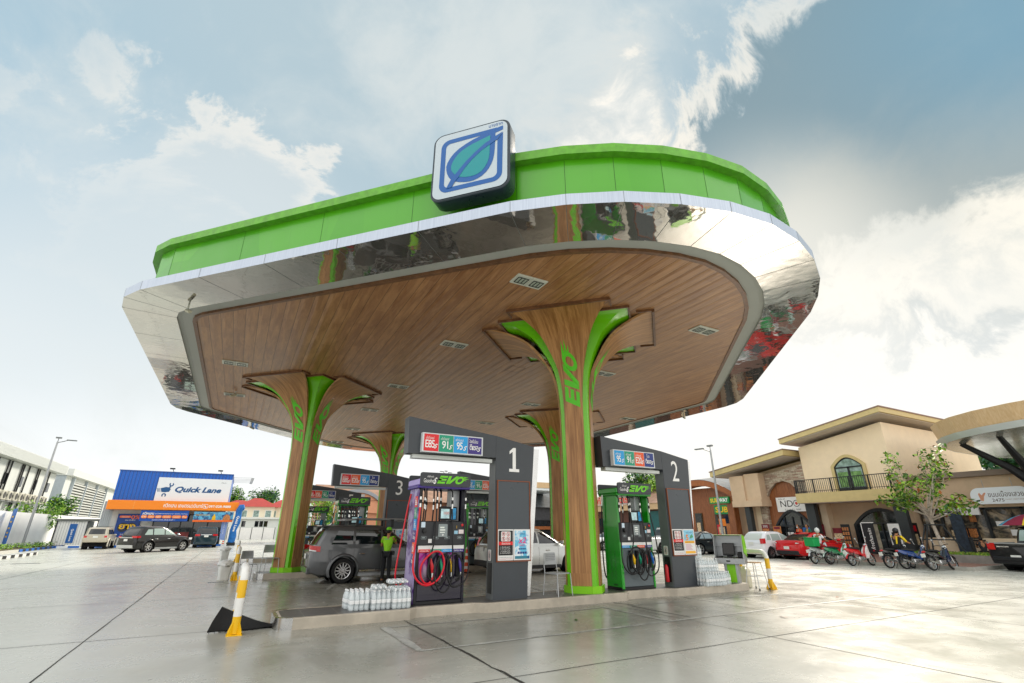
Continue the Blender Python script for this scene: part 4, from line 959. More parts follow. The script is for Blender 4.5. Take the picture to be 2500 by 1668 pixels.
    def gridpatch(name, f, nu, nv, m, par=t, off=.007):
        b = MB(); V = [[Vector(f(i/nu, j/nv)) for i in range(nu+1)] for j in range(nv+1)]
        c = sum((v for r_ in V for v in r_), Vector())/((nu+1)*(nv+1)); out = []
        nrm = (V[0][-1]-V[0][0]).cross(V[-1][0]-V[0][0]).normalized()
        cen = Vector((0, 0, .9)); 
        if nrm.dot(c-cen) < 0: nrm = -nrm
        b.add([tuple(v+nrm*off) for r_ in V for v in r_], [(j*(nu+1)+i, j*(nu+1)+i+1, (j+1)*(nu+1)+i+1, (j+1)*(nu+1)+i) for j in range(nv) for i in range(nu)])
        return b.build(name, m, par, smooth=True)
    for s in (-1, 1):
        for (xb0, xb1, xt0, xt1, z0, z1) in S['win']:
            def f(u, v):
                z = z0+(z1-z0)*v; x = (xb0+(xb1-xb0)*u)*(1-v)+(xt0+(xt1-xt0)*u)*v; return (x-sh, s*sy(x, z), z)
            gridpatch('side_window', f, 8, 4, S.get('glassM', M_cglass))
    def fw(z0, z1, k, front):
        def f(u, v):
            z = z0+(z1-z0)*v; w = at(z)[4][1]*k; y = (u*2-1)*w; return (sx(y, z, front)-sh, y, z)
        return f
    z0, z1 = S.get('wsz', (cab[0][0]+.06, cab[-1][0]-.05)); gridpatch('windscreen', fw(z0, z1, .84, True), 8, 5, M_cglass)
    z0, z1 = S.get('rwz', (cab[0][0]+.08, cab[-1][0]-.07)); gridpatch('rear_window', fw(z0, z1, S.get('rwk', .80), False), 8, 5, S.get('rglassM', M_cglass))
    # lamps wrap round the corners
    def wrap(name, m, end, s, u0, u1, z0, z1, off=.012):
        H_ = [(0., 0.), (0., endw*.5), (0., endw), (.05, endw+.08), (.14, .955), (.35, .985), (.9, 1.)] if end == 'r' else [(L, 0.), (L, .60), (L-.08, .78), (L-.25, .90), (L-.6, .97), (L-1.1, 1.)]
        H_ = [(x, y*hw) for x, y in H_]; ln = [0]
        for p, q_ in zip(H_, H_[1:]): ln.append(ln[-1]+math.dist(p, q_))
        def g(d):
            for i in range(len(ln)-1):
                if d <= ln[i+1]: f_ = (d-ln[i])/(ln[i+1]-ln[i]); return (H_[i][0]+(H_[i+1][0]-H_[i][0])*f_, H_[i][1]+(H_[i+1][1]-H_[i][1])*f_)
            return H_[-1]
        def f(u, v):
            d = u0+(u1-u0)*u; x, y = g(d); e = .03 if end == 'r' else -.0
            zz = z0+(z1-z0)*v+S.get('lampslope', 0)*u*.08
            return (x-sh+(-off if end == 'r' else off)*(1-min(1, u*1.2)), s*(y*S.get('lampy', .985)+off), zz)
        gridpatch(name, f, 10, 3, m, off=.004)
    for s in (-1, 1):
        for (u0, u1, za, zb_) in S.get('tail', []): wrap('tail_lamp', M_tail, 'r', s, u0, u1, za, zb_)
        for (u0, u1, za, zb_) in S.get('tail2', []): wrap('reverse_lamp', M_lamp, 'r', s, u0, u1, za, zb_, .016)
        for (u0, u1, za, zb_) in S.get('head', []): wrap('headlight', M_lamp, 'f', s, u0, u1, za, zb_)
        x, z = S.get('mirror', (xf-.35, cab[0][0]+.1)); 
        b = MB(); b.sphere((x-sh, s*(hw+.10), z), (.07, .12, .075), 10, 6); b.box(x-sh-.02, x-sh+.02, min(s*(hw-.08), s*(hw+.05)), max(s*(hw-.08), s*(hw+.05)), z-.05, z-.01); b.build('wing_mirror', S.get('mirrorM', bodyM), t, smooth=True)
        for hx in S.get('handles', []):
            b = MB(); yy = hw*.985; z_ = cab[0][0]-.13; b.tube([(hx-sh-.10, s*(yy+.0), z_), (hx-sh-.07, s*(yy+.035), z_), (hx-sh+.07, s*(yy+.035), z_), (hx-sh+.10, s*yy, z_)], .014, 6); b.build('door_handle', S.get('handleM', M_chrome), t, smooth=True)
        b = MB()
        for sx_ in S.get('seams', []):
            zt_ = cab[0][0]-.0; zb_ = lerp(botP, sx_)+.10; n = 8; pts = []
            for k in range(n+1):
                z_ = zb_+(zt_-zb_)*k/n; se = sec(sx_); q_ = sorted([(z2, y2) for y2, z2 in se[2:9]]); pts.append((sx_-sh, s*(lerp(q_, z_)+.003), z_))
            for p0, p1 in zip(pts, pts[1:]): b.add([(p0[0]-.005, p0[1], p0[2]), (p0[0]+.005, p0[1], p0[2]), (p1[0]+.005, p1[1], p1[2]), (p1[0]-.005, p1[1], p1[2])], [(0,1,2,3)])
        if b.v: b.build('door_seam', M_trimb, t)
        b = MB(); b.box(ro+r*1.3-sh, ro+wb-r*1.3-sh, min(s*(hw*.93), s*(hw*.985+.012)), max(s*(hw*.93), s*(hw*.985+.012)), lerp(botP, L/2)-.03, lerp(botP, L/2)+.09); b.build('sill', S.get('sillM', M_trimb), t)
    b = MB(); zz = lerp(botP, 0); b.bbox(-.03-sh, .25-sh, -hw*endw, hw*endw, zz-.06, zz+.16, .03); b.build('rear_bumper', S.get('bumpM', M_trimb), t)
    b = MB(); b.bbox(L-.3-sh, L+.0-sh, -hw*.6, hw*.6, zz-.06, zz+.14, .03); b.build('front_bumper', S.get('bumpM', M_trimb), t)
    pz = S.get('plate', .72); b = MB(); b.box(-.035-sh, -.02-sh, -.17, .17, pz-.075, pz+.075); pl_ = b.build('number_plate', M_plate, t)
    b = MB(); b.box(.4-sh, L-.4-sh, -hw*.8, hw*.8, r*.5, r*1.2); b.build('underbody', M_well, t)
    t['_sh'] = sh; t['_hw'] = hw
    return t, sh, hw, sy
# grey SUV at the pump ---------------------------------------------------------
suv = dict(L=4.70, W=1.80, H=1.78, r=.375, wb=2.80, ro=1.06, paint=('suv_graphite', '#585a5c', .5), bulge=.02,
    top=[(0,.98),(.12,1.05),(.35,1.07),(2.0,1.09),(3.1,1.08),(3.35,1.06),(4.1,1.0),(4.5,.88),(4.70,.66)],
    cab=[(1.00,.10,3.62,.955),(1.12,.13,3.42,.945),(1.35,.24,3.02,.91),(1.55,.34,2.72,.87),(1.68,.44,2.5,.83),(1.72,.52,2.4,.79)],
    win=[(.62,1.30,.80,1.30,1.16,1.58),(1.38,2.22,1.38,2.20,1.16,1.60),(2.30,3.22,2.28,2.58,1.16,1.60)], tail=[(.60,1.08,.99,1.15)], tail2=[(.64,.96,.995,1.03)],
    head=[(.55,1.15,.78,.92)], handles=[1.62, 2.55], seams=[1.36, 2.24, 3.1], mirror=(3.05,1.15), plate=.80, flare='body', spokes=12, rs=1, tw=.26, bumpM=paint('suv_graphite', '#585a5c', .5), sillM=M_alu, rwz=(1.15,1.62), lampslope=-.5)
SUVLOC = (-3.26, -2.28)
t, sh, hw, sy = car('parked_suv', 'dark grey SUV with a roof box rail stopped at the pumps beside the attendant', 'SUV', (SUVLOC[0], SUVLOC[1], 0), 0, suv)
b = MB()
for s in (-1, 1): b.tube([(1.0-sh, s*.62, 1.90), (1.5-sh, s*.62, 1.95), (2.9-sh, s*.62, 1.95), (3.2-sh, s*.62, 1.91)], .03, 6)
for k in range(9): b.box(1.1+k*.24-sh, 1.16+k*.24-sh, -.62, .62, 1.93, 1.95)
b.box(.95-sh, 1.05-sh, -.63, .63, 1.89, 1.95); b.box(3.15-sh, 3.22-sh, -.63, .63, 1.88, 1.94); b.build('roof_rack', M_alu, t)
b = MB()
for x in (1.4, 2.6):
    for s in (-1, 1): b.box(x-sh-.04, x-sh+.04, s*.7-.04, s*.7+.04, 1.68, 1.94)
b.build('rack_foot', M_black, t)
b = MB(); b.bbox(.28-sh, .72-sh, -.62, .62, 1.70, 1.745, .015); b.build('rear_spoiler', paint('suv_graphite', '#585a5c', .5), t)
b = MB(); b.tube([(1.55-sh, -hw-.06, .36), (3.1-sh, -hw-.06, .36)], .045, 8); b.build('side_step', M_steel, t, smooth=True)
# silver SUV behind tower 1
crv = dict(L=4.55, W=1.82, H=1.68, r=.35, wb=2.62, ro=.95, paint=('suv_silver', '#c9ccca', .5), bulge=.01,
    top=[(0,.92),(.1,1.0),(.3,1.03),(2.9,1.03),(3.3,1.0),(4.1,.93),(4.4,.82),(4.55,.62)],
    cab=[(.96,.08,3.6,.95),(1.08,.12,3.38,.935),(1.3,.25,2.98,.89),(1.48,.38,2.66,.84),(1.6,.5,2.4,.79)],
    win=[(.5,1.15,.68,1.12,1.10,1.47),(1.22,2.05,1.2,2.0,1.10,1.5),(2.12,3.2,2.08,2.55,1.08,1.5)], tail=[(.45,.8,.98,1.45)][:0], head=[(.5,1.1,.72,.86)], handles=[1.55,2.5], seams=[1.2,2.08,3.0], mirror=(3.1,1.12), plate=.9, spokes=8, rwz=(1.08,1.5))
t, sh, hw, sy = car('parked_suv', 'silver SUV stopped behind tower 1 and the nearest column', 'SUV', (3.05, -2.1, 0), 0, crv)
for s in (-1, 1): b = MB(); b.loft([[(.10-sh, s*.78, .95), (.2-sh, s*.87, .95), (.16-sh, s*.70, .95)], [(.2-sh, s*.76, 1.3), (.3-sh, s*.83, 1.3), (.26-sh, s*.68, 1.3)]]); b.build('tail_lamp', M_tail, t)
# black SUV, left background
ev = dict(L=4.90, W=1.86, H=1.84, r=.385, wb=2.85, ro=1.1, paint=('suv_black', '#0c0c0e', .0), bulge=.02,
    top=[(0,1.0),(.12,1.08),(.4,1.12),(3.2,1.13),(3.5,1.1),(4.3,1.03),(4.75,.9),(4.9,.66)],
    cab=[(1.05,.1,3.75,.955),(1.16,.14,3.55,.94),(1.4,.26,3.15,.9),(1.6,.38,2.8,.86),(1.74,.5,2.5,.8)],
    win=[(.62,1.25,.85,1.22,1.20,1.58),(1.33,2.2,1.32,2.15,1.20,1.63),(2.28,3.4,2.25,2.7,1.20,1.63)], tail=[(.5,1.15,1.0,1.14)], head=[(.55,1.2,.82,.97)], handles=[1.6,2.6], seams=[1.32,2.25,3.2], mirror=(3.25,1.22), mirrorM=M_chrome, plate=.86, flare='body', spokes=6, tw=.27, bumpM=mat('bumper_silver', '#b9bab7', .4), sillM=M_alu, glassM=mat('pale_glass', '#9fb1ac', .05), rwz=(1.2,1.62))
EVL = (-12.9, 27.3)
t, sh, hw, sy = car('parked_suv', 'black SUV with a chrome mirror crossing the forecourt before the tyre shop', 'SUV', (*EVL, 0), R(46), ev)
b = MB(); b.box(-.04-sh, -.0-sh, -.62, .62, 1.0, 1.03); b.build('chrome_strip', M_chrome, t)
b = MB(); b.tube([(.9-sh, 0, 1.78), (.6-sh, 0, 2.0)], .012, 5); b.build('aerial', M_black, t)
# off-road wagon, beige
jp = dict(L=4.25, W=1.72, H=1.75, r=.39, wb=2.58, ro=.85, paint=('wagon_beige', '#b8b1a0', .3), endw=.93, bulge=.03,
    top=[(0,1.05),(.06,1.08),(2.9,1.1),(3.0,1.08),(4.1,1.05),(4.2,.98),(4.25,.8)], bot=[(0,.62),(.3,.52),(4,.52),(4.25,.62)],
    cab=[(1.02,.03,3.15,.95),(1.15,.07,3.0,.93),(1.4,.16,2.75,.88),(1.6,.24,2.5,.84),(1.70,.3,2.4,.8)],
    win=[(.3,1.05,.38,1.05,1.17,1.55),(1.13,1.85,1.13,1.85,1.17,1.55),(1.93,2.75,1.93,2.4,1.17,1.55)], tail=[(.58,.78,.92,1.08)], head=[], handles=[1.3,2.1], seams=[1.1,1.9,2.8], plate=.98, flare=('flare_beige', '#c9c3b5', .2), spokes=6, tw=.27, rimM=mat('dark_rim', '#2b2b2b', .5), rwz=(1.18,1.6), rwk=.9, bumpM=mat('bumper_cream', '#b5ae9c', .5))
t, sh, hw, sy = car('parked_offroader', 'beige off-road wagon on lifted knobbly tyres, parked at the far left', 'off-roader', (-18.05, 36.4, 0), R(90), jp)
b = MB()
for s in (-1, 1): b.tube([(.5-sh, s*.6, 1.8), (2.2-sh, s*.6, 1.8)], .015, 5)
for k in range(5): b.tube([(.6+k*.38-sh, -.6, 1.8), (.6+k*.38-sh, .6, 1.8)], .012, 5)
b.build('roof_rack', M_black, t)
# blue-black SUV seen from behind
tb = dict(L=4.85, W=1.88, H=1.84, r=.375, wb=2.84, ro=1.1, paint=('suv_teal', '#15303a', .2), bulge=.02, endw=.86,
    top=[(0,1.0),(.1,1.08),(.4,1.12),(3.2,1.13),(3.5,1.1),(4.3,1.03),(4.75,.9),(4.85,.66)], cab=ev['cab'], win=ev['win'],
    tail=[(.50,.92,1.0,1.16)], tail2=[], head=[], handles=[1.6,2.6], seams=[1.32,2.25], mirror=(3.25,1.25), plate=.98, spokes=6, bumpM=paint('suv_teal', '#15303a', .2), rwz=(1.2,1.64))
t, sh, hw, sy = car('parked_suv', 'dark teal SUV parked nose-in at the tyre shop entrance, seen from behind', 'SUV', (-10.1, 36.45, 0), R(92), tb)
b = MB(); b.box(-.05-sh, -.02-sh, -.42, .42, 1.085, 1.12); b.build('chrome_strip', M_chrome, t)
# red saloon
rd = dict(L=4.55, W=1.78, H=1.47, r=.335, wb=2.64, ro=.98, paint=('saloon_red', '#d01019', .15), bulge=.01,
    top=[(0,.88),(.06,.98),(.3,1.0),(.8,.97),(3.0,.93),(3.4,.92),(4.1,.82),(4.4,.7),(4.55,.55)],
    cab=[(.93,.38,3.5,.93),(1.02,.62,3.28,.9),(1.18,.98,2.92,.84),(1.32,1.3,2.58,.78),(1.40,1.55,2.3,.72)],
    win=[(1.0,1.42,1.35,1.46,1.0,1.28),(1.5,2.18,1.5,2.14,1.0,1.31),(2.25,3.15,2.22,2.6,1.0,1.31)], tail=[(.55,.95,.82,.92)], tail2=[(.60,.80,.84,.90)], head=[(.5,1.1,.62,.75)], handles=[1.7,2.55], handleM=paint('saloon_red', '#d01019', .15), seams=[1.45,2.2,3.1], plate=.62, spokes=10, rs=1, bumpM=M_trimb, rwz=(.98,1.33), mirror=(3.1,1.03))
t, sh, hw, sy = car('parked_car', 'bright red saloon parked facing the shops beside the motorcycles', 'car', (22.25, -2.35, 0), R(-6), rd)
# white hatchback
ht = dict(L=3.85, W=1.68, H=1.52, r=.31, wb=2.45, ro=.62, paint=('hatch_white', '#e4e6ea', .1), bulge=.01, endw=.84,
    top=[(0,.86),(.05,.92),(2.6,.93),(3.0,.9),(3.5,.82),(3.75,.68),(3.85,.55)],
    cab=[(.86,.04,3.25,.95),(.98,.1,3.02,.93),(1.15,.2,2.72,.88),(1.32,.36,2.35,.82),(1.44,.55,2.05,.76)],
    win=[(.42,.78,.58,.80,1.0,1.3),(.88,1.68,.90,1.62,.97,1.34),(1.76,2.8,1.72,2.2,.97,1.34)], tail=[(.62,.98,.80,1.08)], head=[(.5,1.0,.66,.8)], handles=[1.05,1.95], handleM=paint('hatch_white', '#e4e6ea', .1), seams=[.85,1.72,2.6], plate=.82, spokes=10, rs=1, bumpM=paint('hatch_white', '#e4e6ea', .1), sillM=paint('hatch_white', '#e4e6ea', .1), glassM=mat('pale_glass', '#9fb1ac', .05), rglassM=mat('pale_glass2', '#c6ccc6', .08), rwz=(1.0,1.36), lampslope=.3)
t, sh, hw, sy = car('parked_car', 'white hatchback with red tail lamps between the payment kiosk and the red saloon', 'car', (21.3, -.3, 0), R(-2), ht)
# dark saloon
dk = dict(rd); dk.update(L=4.45, paint=('saloon_dark', '#12181c', .1), tail=[(.5,.8,.78,.94)], tail2=[], spokes=5, bumpM=paint('saloon_dark', '#1f272c', .3), handleM=M_chrome, glassM=mat('blue_glass', '#8fa4ae', .05), top=[(x, z-.02) for x, z in rd['top']])
car('parked_car', 'dark blue-black saloon right behind tower 2 and its water packs', 'car', (21.2, 4.75, 0), R(-2), dk)
# white pickup and white saloon seen between the pumps
wp = dict(L=5.2, W=1.8, H=1.78, r=.36, wb=3.0, ro=1.15, paint=('pickup_white', '#e2e3e3', .1), endw=.93, bulge=.015,
    top=[(0,1.02),(.05,1.05),(1.9,1.05),(2.0,1.05),(3.9,1.03),(4.6,.98),(5.0,.85),(5.2,.66)], cab=[(1.0,1.95,4.05,.94),(1.15,1.98,3.85,.92),(1.4,2.04,3.45,.87),(1.6,2.15,3.1,.83),(1.68,2.25,2.95,.8)],
    win=[(2.12,2.75,2.18,2.75,1.16,1.56),(2.83,3.65,2.83,3.1,1.16,1.56)], tail=[(.62,.86,.82,1.02)], head=[(.5,1.1,.8,.93)], handles=[2.3,3.0], seams=[2.08,2.8,3.55], plate=.62, spokes=6, rwz=(1.14,1.58), mirror=(3.55,1.2))
t, sh, hw, sy = car('parked_pickup', 'white pickup seen between the green pump and tower 2', 'pickup truck', (20.4, 7.4, 0), R(0), wp)
b = MB(); b.box(.08-sh, 1.85-sh, -.78, .78, 1.045, 1.075); b.build('bed_cover', M_trimb, t)
ws = dict(rd); ws.update(paint=('saloon_white', '#e9eaea', .1), tail=[(.5,.85,.78,.92)], tail2=[], spokes=10, bumpM=paint('saloon_white', '#e9eaea', .1), handleM=M_chrome)
car('parked_car', 'white saloon seen between the nearest column and the green pump', 'car', (19.6, 13.2, 0), R(-180), ws)
# black pickup, right edge
bp = dict(wp); bp.update(paint=('pickup_black', '#0d0e10', .0), tail=[(.60,1.05,.82,1.08)], spokes=8, plate=.55, rglassM=mat('pale_glass', '#9fb1ac', .05), handleM=M_chrome)
t, sh, hw, sy = car('parked_pickup', 'black pickup with grey bed rails parked at the right edge, under the striped parasol', 'pickup truck', (22.9, -12.15, 0), R(-8), bp)
b = MB()
for s in (-1, 1): b.box(.03-sh, 1.9-sh, min(s*.80, s*.90), max(s*.80, s*.90), 1.05, 1.09)
b.box(-.01-sh, .07-sh, -.84, .84, 1.05, 1.09); b.build('bed_rail', M_alu, t)
b = MB(); b.bbox(-.10-sh, .1-sh, -.75, .75, .42, .55, .02); b.build('step_bumper', M_trimb, t)
b = MB(); b.box(-.006-sh, -.001-sh, .15, .55, .92, .96); b.build('tailgate_badge', M_chrome, t)
# ---------------------------------------------------------------- bottled water
M_pet = mat('clear_bottle', '#eef6f8', .10, spec=.9, alpha=.5); M_film = mat('bottle_label', '#e6e9ea', .35, var=.3, vs=40)
def bottle_mesh():
    b = MB(); b.lathe([(.028,0),(.034,.008),(.034,.05),(.031,.058),(.034,.066),(.034,.15),(.032,.165),(.02,.205),(.013,.215),(.013,.235)], 10); o = b.build('bottle', M_pet, None, smooth=True); me = o.data; bpy.data.objects.remove(o); return me
def cap_mesh():
    b = MB(); b.lathe([(.0145,.232),(.0145,.25)], 8); b.lathe([(.0352,.085),(.0352,.13)], 10, caps=False); o = b.build('cap', mat('cap_white', '#eef0f0', .4), None); me = o.data; bpy.data.objects.remove(o); return me
BM, CM = bottle_mesh(), cap_mesh()
WG = 'shrink-wrapped packs of water bottles'
def pack(loc, rz, lab, nx=4, ny=3, lying=False, scale=1.35):
    t = thing('water_pack', lab, 'water bottles', loc, R(rz), WG)
    if lying: t.rotation_euler = (pi/2, 0, R(rz))
    for i in range(nx):
        for j in range(ny):
            o = bpy.data.objects.new('bottle', BM); COL.objects.link(o); o.parent = t
            o.location = ((i-(nx-1)/2)*.0705*scale, (j-(ny-1)/2)*.0705*scale, 0); o.scale = (scale,)*3; o.rotation_euler = (0, 0, i*1.3+j)
            c = bpy.data.objects.new('cap', CM); COL.objects.link(c); c.parent = o
    return t
ZT = .18
pack((-5.64,-9.75,ZT), 2, 'pack of water bottles at the left end of the row by the purple pump, back')
pack((-5.60,-10.06,ZT), -3, 'pack of water bottles at the left end of the row by the purple pump, front')
pack((-5.24,-9.80,ZT), 4, 'pack of water bottles in the middle of the row by the purple pump, back one')
pack((-5.20,-10.12,ZT), 0, 'pack of water bottles in the middle of the row by the purple pump, front one')
pack((-4.84,-9.84,ZT), -4, 'pack of water bottles at the foot of the purple pump, back one')
pack((-4.81,-10.18,ZT), 3, 'pack of water bottles at the foot of the purple pump, front one')
pack((-4.84,-9.92,ZT+.34), 8, 'upper pack of water bottles lying on the pile beside the purple pump', 4, 1, True)
pack((-4.86,-9.85,ZT+.46), 6, 'topmost pack of water bottles lying flat against the purple pump', 4, 1, True)
pack((-5.24,-9.98,ZT+.39), -2, 'pack of water bottles lying flat across the middle of the left pile', 3, 1, True)
for i, (x, y, z, rz, s) in enumerate([(3.74,-10.42,0,2,'front row beside tower 2, left'), (4.13,-10.44,0,-2,'front row beside tower 2, right'), (4.48,-10.33,0,8,'right end of the pile beside tower 2'),
    (3.76,-10.08,0,3,'back row beside tower 2, left'), (4.15,-10.10,0,-4,'back row beside tower 2, right'), (3.76,-10.2,.34,5,'second layer beside tower 2, left'), (4.12,-10.25,.34,-6,'second layer beside tower 2, right'), (3.72,-10.12,.68,3,'top of the pile beside tower 2')]):
    pack((x, y, ZT+z), rz, 'water bottle pack, '+s, 4, 3 if z < .5 else 2)
pack((-5.25,.0,ZT), 0, 'lower pack of water bottles behind the left column'); pack((-5.22,.0,ZT+.34), 8, 'middle pack of water bottles stacked behind the left column'); pack((-5.27,.0,ZT+.68), -5, 'top pack of water bottles stacked behind the left column')
# ---------------------------------------------------------------- chairs, stool
M_chair = mat('chair_grey', '#b4b7b8', .4, .3); M_cseat = mat('chair_seat_grey', '#9fa3a5', .45)
def chair(lab, loc, rz):
    t = thing('metal_chair', lab, 'chair', loc, R(rz), 'grey tube chairs on the islands')
    t.scale = (1.08,)*3
    b = MB(); b.loft([[(x, y, z) for x, y in rrect(.42, .40, .06, 4)] for z in (.435, .452)]); b.build('seat', M_cseat, t)
    b = MB(); N_ = 8; rows = []
    for k in range(N_+1):
        u = k/N_*2-1; yb = .20+.03*(1-u*u); rows.append([(u*.19, yb, .60), (u*.195, yb+.02, .70), (u*.185, yb+.035, .80), (u*.16, yb+.04, .845)])
    for k in range(N_): 
        for j in range(3): b.add([rows[k][j], rows[k+1][j], rows[k+1][j+1], rows[k][j+1]], [(0,1,2,3)])
    o = b.build('backrest', M_cseat, t, smooth=True)
    p = Pl((0, .222, .74), X, Z)
    for r in range(4):
        for c in range(9): p.rect(-.13+c*.032, -.118+c*.032, -.05+r*.035, -.038+r*.035, .012)
    p.build('perforation', M_black, o)
    for s in (-1, 1):
        b = MB(); b.tube([(s*.21, .24, 0), (s*.20, .19, .44), (s*.19, .225, .62), (s*.17, .24, .84)], .011, 6); b.build('leg', M_chair, t, smooth=True)
        b = MB(); b.tube([(s*.22, -.23, 0), (s*.20, -.20, .43), (s*.2, .17, .44)], .011, 6); b.build('leg', M_chair, t, smooth=True)
    return t
chair('grey metal chair with perforated back at the foot of the nearest column', (-1.0, -10.13, ZT), 12)
chair('grey metal chair at the foot of the left column', (-6.62, -.02, ZT), 14)
chair('grey chair with dark perforated back behind the yellow and white hoop bollard on the left', (-7.30, -.25, 0), 20)
chair('pale metal chair behind the water packs beside tower 2', (5.2, -8.9, 0), 70)
st = thing('stool', 'tall stool with wooden top and pale tube legs at the end of the nearest island', 'stool', (5.68, -10.5, 0), 0)
b = MB(); b.loft([[(x, y, z) for x, y in rrect(.33, .33, .05, 4)] for z in (.70, .725)]); b.build('seat', mat('stool_wood', '#b48a5c', .5), st)
for sx in (-1, 1):
    for sy in (-1, 1):
        b = MB(); b.tube([(sx*.22, sy*.22, 0), (sx*.13, sy*.13, .70)], .014, 6); lg = b.build('leg', mat('tube_white', '#d8dad8', .3), st); b = MB(); b.cyl((sx*.222, sy*.222, 0), (sx*.217, sy*.217, .05), .019, 7); b.build('foot_cap', M_black, lg)
b = MB(); b.tube([(.17,.17,.35),(-.17,.17,.35),(-.17,-.17,.35),(.17,-.17,.35)], .009, 5, closed=True); b.build('stretcher', MATS['tube_white'], st)
# ---------------------------------------------------------------- hoop bollards
def f_hoop(N, b, tc):
    z = N.node('ShaderNodeSeparateXYZ', i_0=tc).outputs[2]; n = N.noise(tc, 9, 6, .7)
    q = N.math('FLOOR', N.math('DIVIDE', z, .275)); par = N.math('MODULO', q, 2.)
    c = N.mix(par, rgb('#e9b70a'), rgb('#e4e4e0')); c = N.mix(N.smooth(n, .62, .72, 0, .6), c, rgb('#8f7a4a')); N.l.new(c, b.inputs['Base Color']); b.inputs['Roughness'].default_value = .4
M_hoop = nodemat('yellow_white_bands', f_hoop)
def hoop(lab, loc, span):
    t = thing('hoop_bollard', lab, 'bollard', loc, 0, 'yellow and white hoop bollards'); r = .065; h = 1.0; R_ = .18
    P = [(0,0,.02),(0,0,.4),(0,0,h-R_)]+[(0, R_-R_*cos(R(a)), h-R_+R_*sin(R(a))) for a in (15,30,45,60,75,90)]+[(0, span-R_+R_*sin(R(a)), h-R_+R_*cos(R(a))) for a in (0,15,30,45,60,75,90)]+[(0,span,.4),(0,span,.02)]
    b = MB(); b.tube(P, r, 16); b.build('hoop', M_hoop, t, smooth=True)
    for y in (0, span):
        b = MB(); b.bbox(-.12,.12,y-.12,y+.12,0,.012,.002)
        for a in range(4): b.M = Matrix.Translation((0,y,0))@Matrix.Rotation(R(45+90*a), 4, 'Z'); b.prism([(.05,.01),(.14,.01),(.14,.05),(.07,.2),(.05,.2)], -.006, .006, 'y')
        b.build('foot', M_yel, t)
    return t
hoop('yellow and white hoop bollard in front of the nearest island, at the rubber ramp', (-7.68, -10.49, 0), .85)
hoop('yellow and white hoop bollard before the middle island, beside the white bins', (-7.67, -.34, 0), .95)
hoop('yellow and white hoop bollard behind the payment kiosk on the right', (6.05, -10.68, 0), .95)
hoop('farthest hoop bollard, at the end of the back island', (-7.57, 10.0, 0), .9)
# rubber flap / ramp folded against the island nose
fl = thing('rubber_ramp', 'curled black rubber ramp lying against the steel nose of the nearest island', 'rubber ramp', (-7.55, -10.12, 0)); fl.scale = (.92, .9, .80)
b = MB(); n = 14
front = [(-.56,0.),( -.48,.16),(-.40,.30),(-.30,.40)]
rings = []
for k in range(n+1):
    u = k/n; x = -.42+1.02*u; hh = .42*(1-u)**1.25+.05; wv = .035*sin(u*9)
    rings.append([(x-.16*(1-u), -.05+wv, .035), (x-.10*(1-u), -.03+wv, hh*.5), (x, .02+wv, hh), (x+.01, .10+wv*.3, hh+.005-.03*u), (x+.02, .30, hh*.55), (x+.02, .34, .0)])
b.loft(rings, False, False); V0 = list(b.v); F0 = list(b.f)
o = len(b.v); b.v += [(x, y+.015, max(0, z-.02)) for x, y, z in V0]; b.f += [tuple(i+o for i in f[::-1]) for f in F0]; b.fm += [0]*len(F0)
b.build('sheet', M_rubber, fl, smooth=True)
b = MB()
for k in range(9): x = -.55+k*.09; b.box(x, x+.008, -.065, -.03, 0, .045)
b.build('fringe', M_black, fl)
# white bins, jerrycan, cone
def binn(lab, loc, h, bag=True):
    t = thing('plastic_bin', lab, 'bin', loc, R(10), 'white bins by the islands'); b = MB()
    b.loft([[(x, y, z) for x, y in rrect(.42*f, .36*f, .06, 4)] for z, f in ((0,.76),(.05,.78),(h*.9,.92),(h,.94))]); b.build('body', mat('bin_white', '#dcdedb', .45, var=.12, vs=5), t, smooth=True)
    b = MB(); rnd = random.Random(3); b.loft([[((.21+rnd.uniform(-.03,.05))*f*cos(2*pi*k/14), (.18+rnd.uniform(-.03,.05))*f*sin(2*pi*k/14), h+z+rnd.uniform(-.02,.03)) for k in range(14)] for z, f in ((-.08,1.1),(.0,1.15),(.05,1.),(.11,.5))]); b.build('bag', mat('bag_white', '#d8dad8', .35), t, smooth=True)
binn('white bin with a rumpled bag beside the hoop bollard on the left, nearer of two', (-8.0, .15, 0), .50)
binn('white bin with a rumpled bag on the left, farther of two', (-8.15, 9.7, 0), .66)
jc = thing('jerrycan', 'cream plastic jerrycan standing behind the stool', 'jerrycan', (6.0, -9.9, 0), R(20)); b = MB()
b.loft([[(x, y, z) for x, y in rrect(.34*f, .26*f, .06, 4)] for z, f in ((0,.9),(.04,1.),(.42,1.),(.50,.8),(.54,.35),(.58,.33))]); b.build('body', mat('jerry_cream', '#d9d4bd', .4), jc, smooth=True)
b = MB(); b.tube([(-.09,0,.50),(-.06,0,.58),(.06,0,.58),(.09,0,.50)], .016, 6); b.build('handle', MATS['jerry_cream'], jc)
def cone(lab, loc, h=.95):
    t = thing('traffic_cone', lab, 'traffic cone', loc, 0); b = MB(); b.bbox(-.16,.16,-.16,.16,0,.04,.01); b.build('base', M_black, t)
    nodem = nodemat('cone_bands', lambda N, s, tc: (N.l.new(N.mix(N.math('GREATER_THAN', N.math('MODULO', N.node('ShaderNodeSeparateXYZ', i_0=tc).outputs[2], .24), .14), rgb('#e04a18'), rgb('#e6e4e0')), s.inputs['Base Color']),))
    b = MB(); b.lathe([(.11,.04),(.05,h*.95),(.03,h)], 14); b.build('cone', nodem, t, smooth=True)
cone('orange post cone between the purple pump and tower 1', (.51, -1.26, 0)); cone('small orange cone by the feather flag at the tyre shop', (-8.7, 44.5, 0), .5)
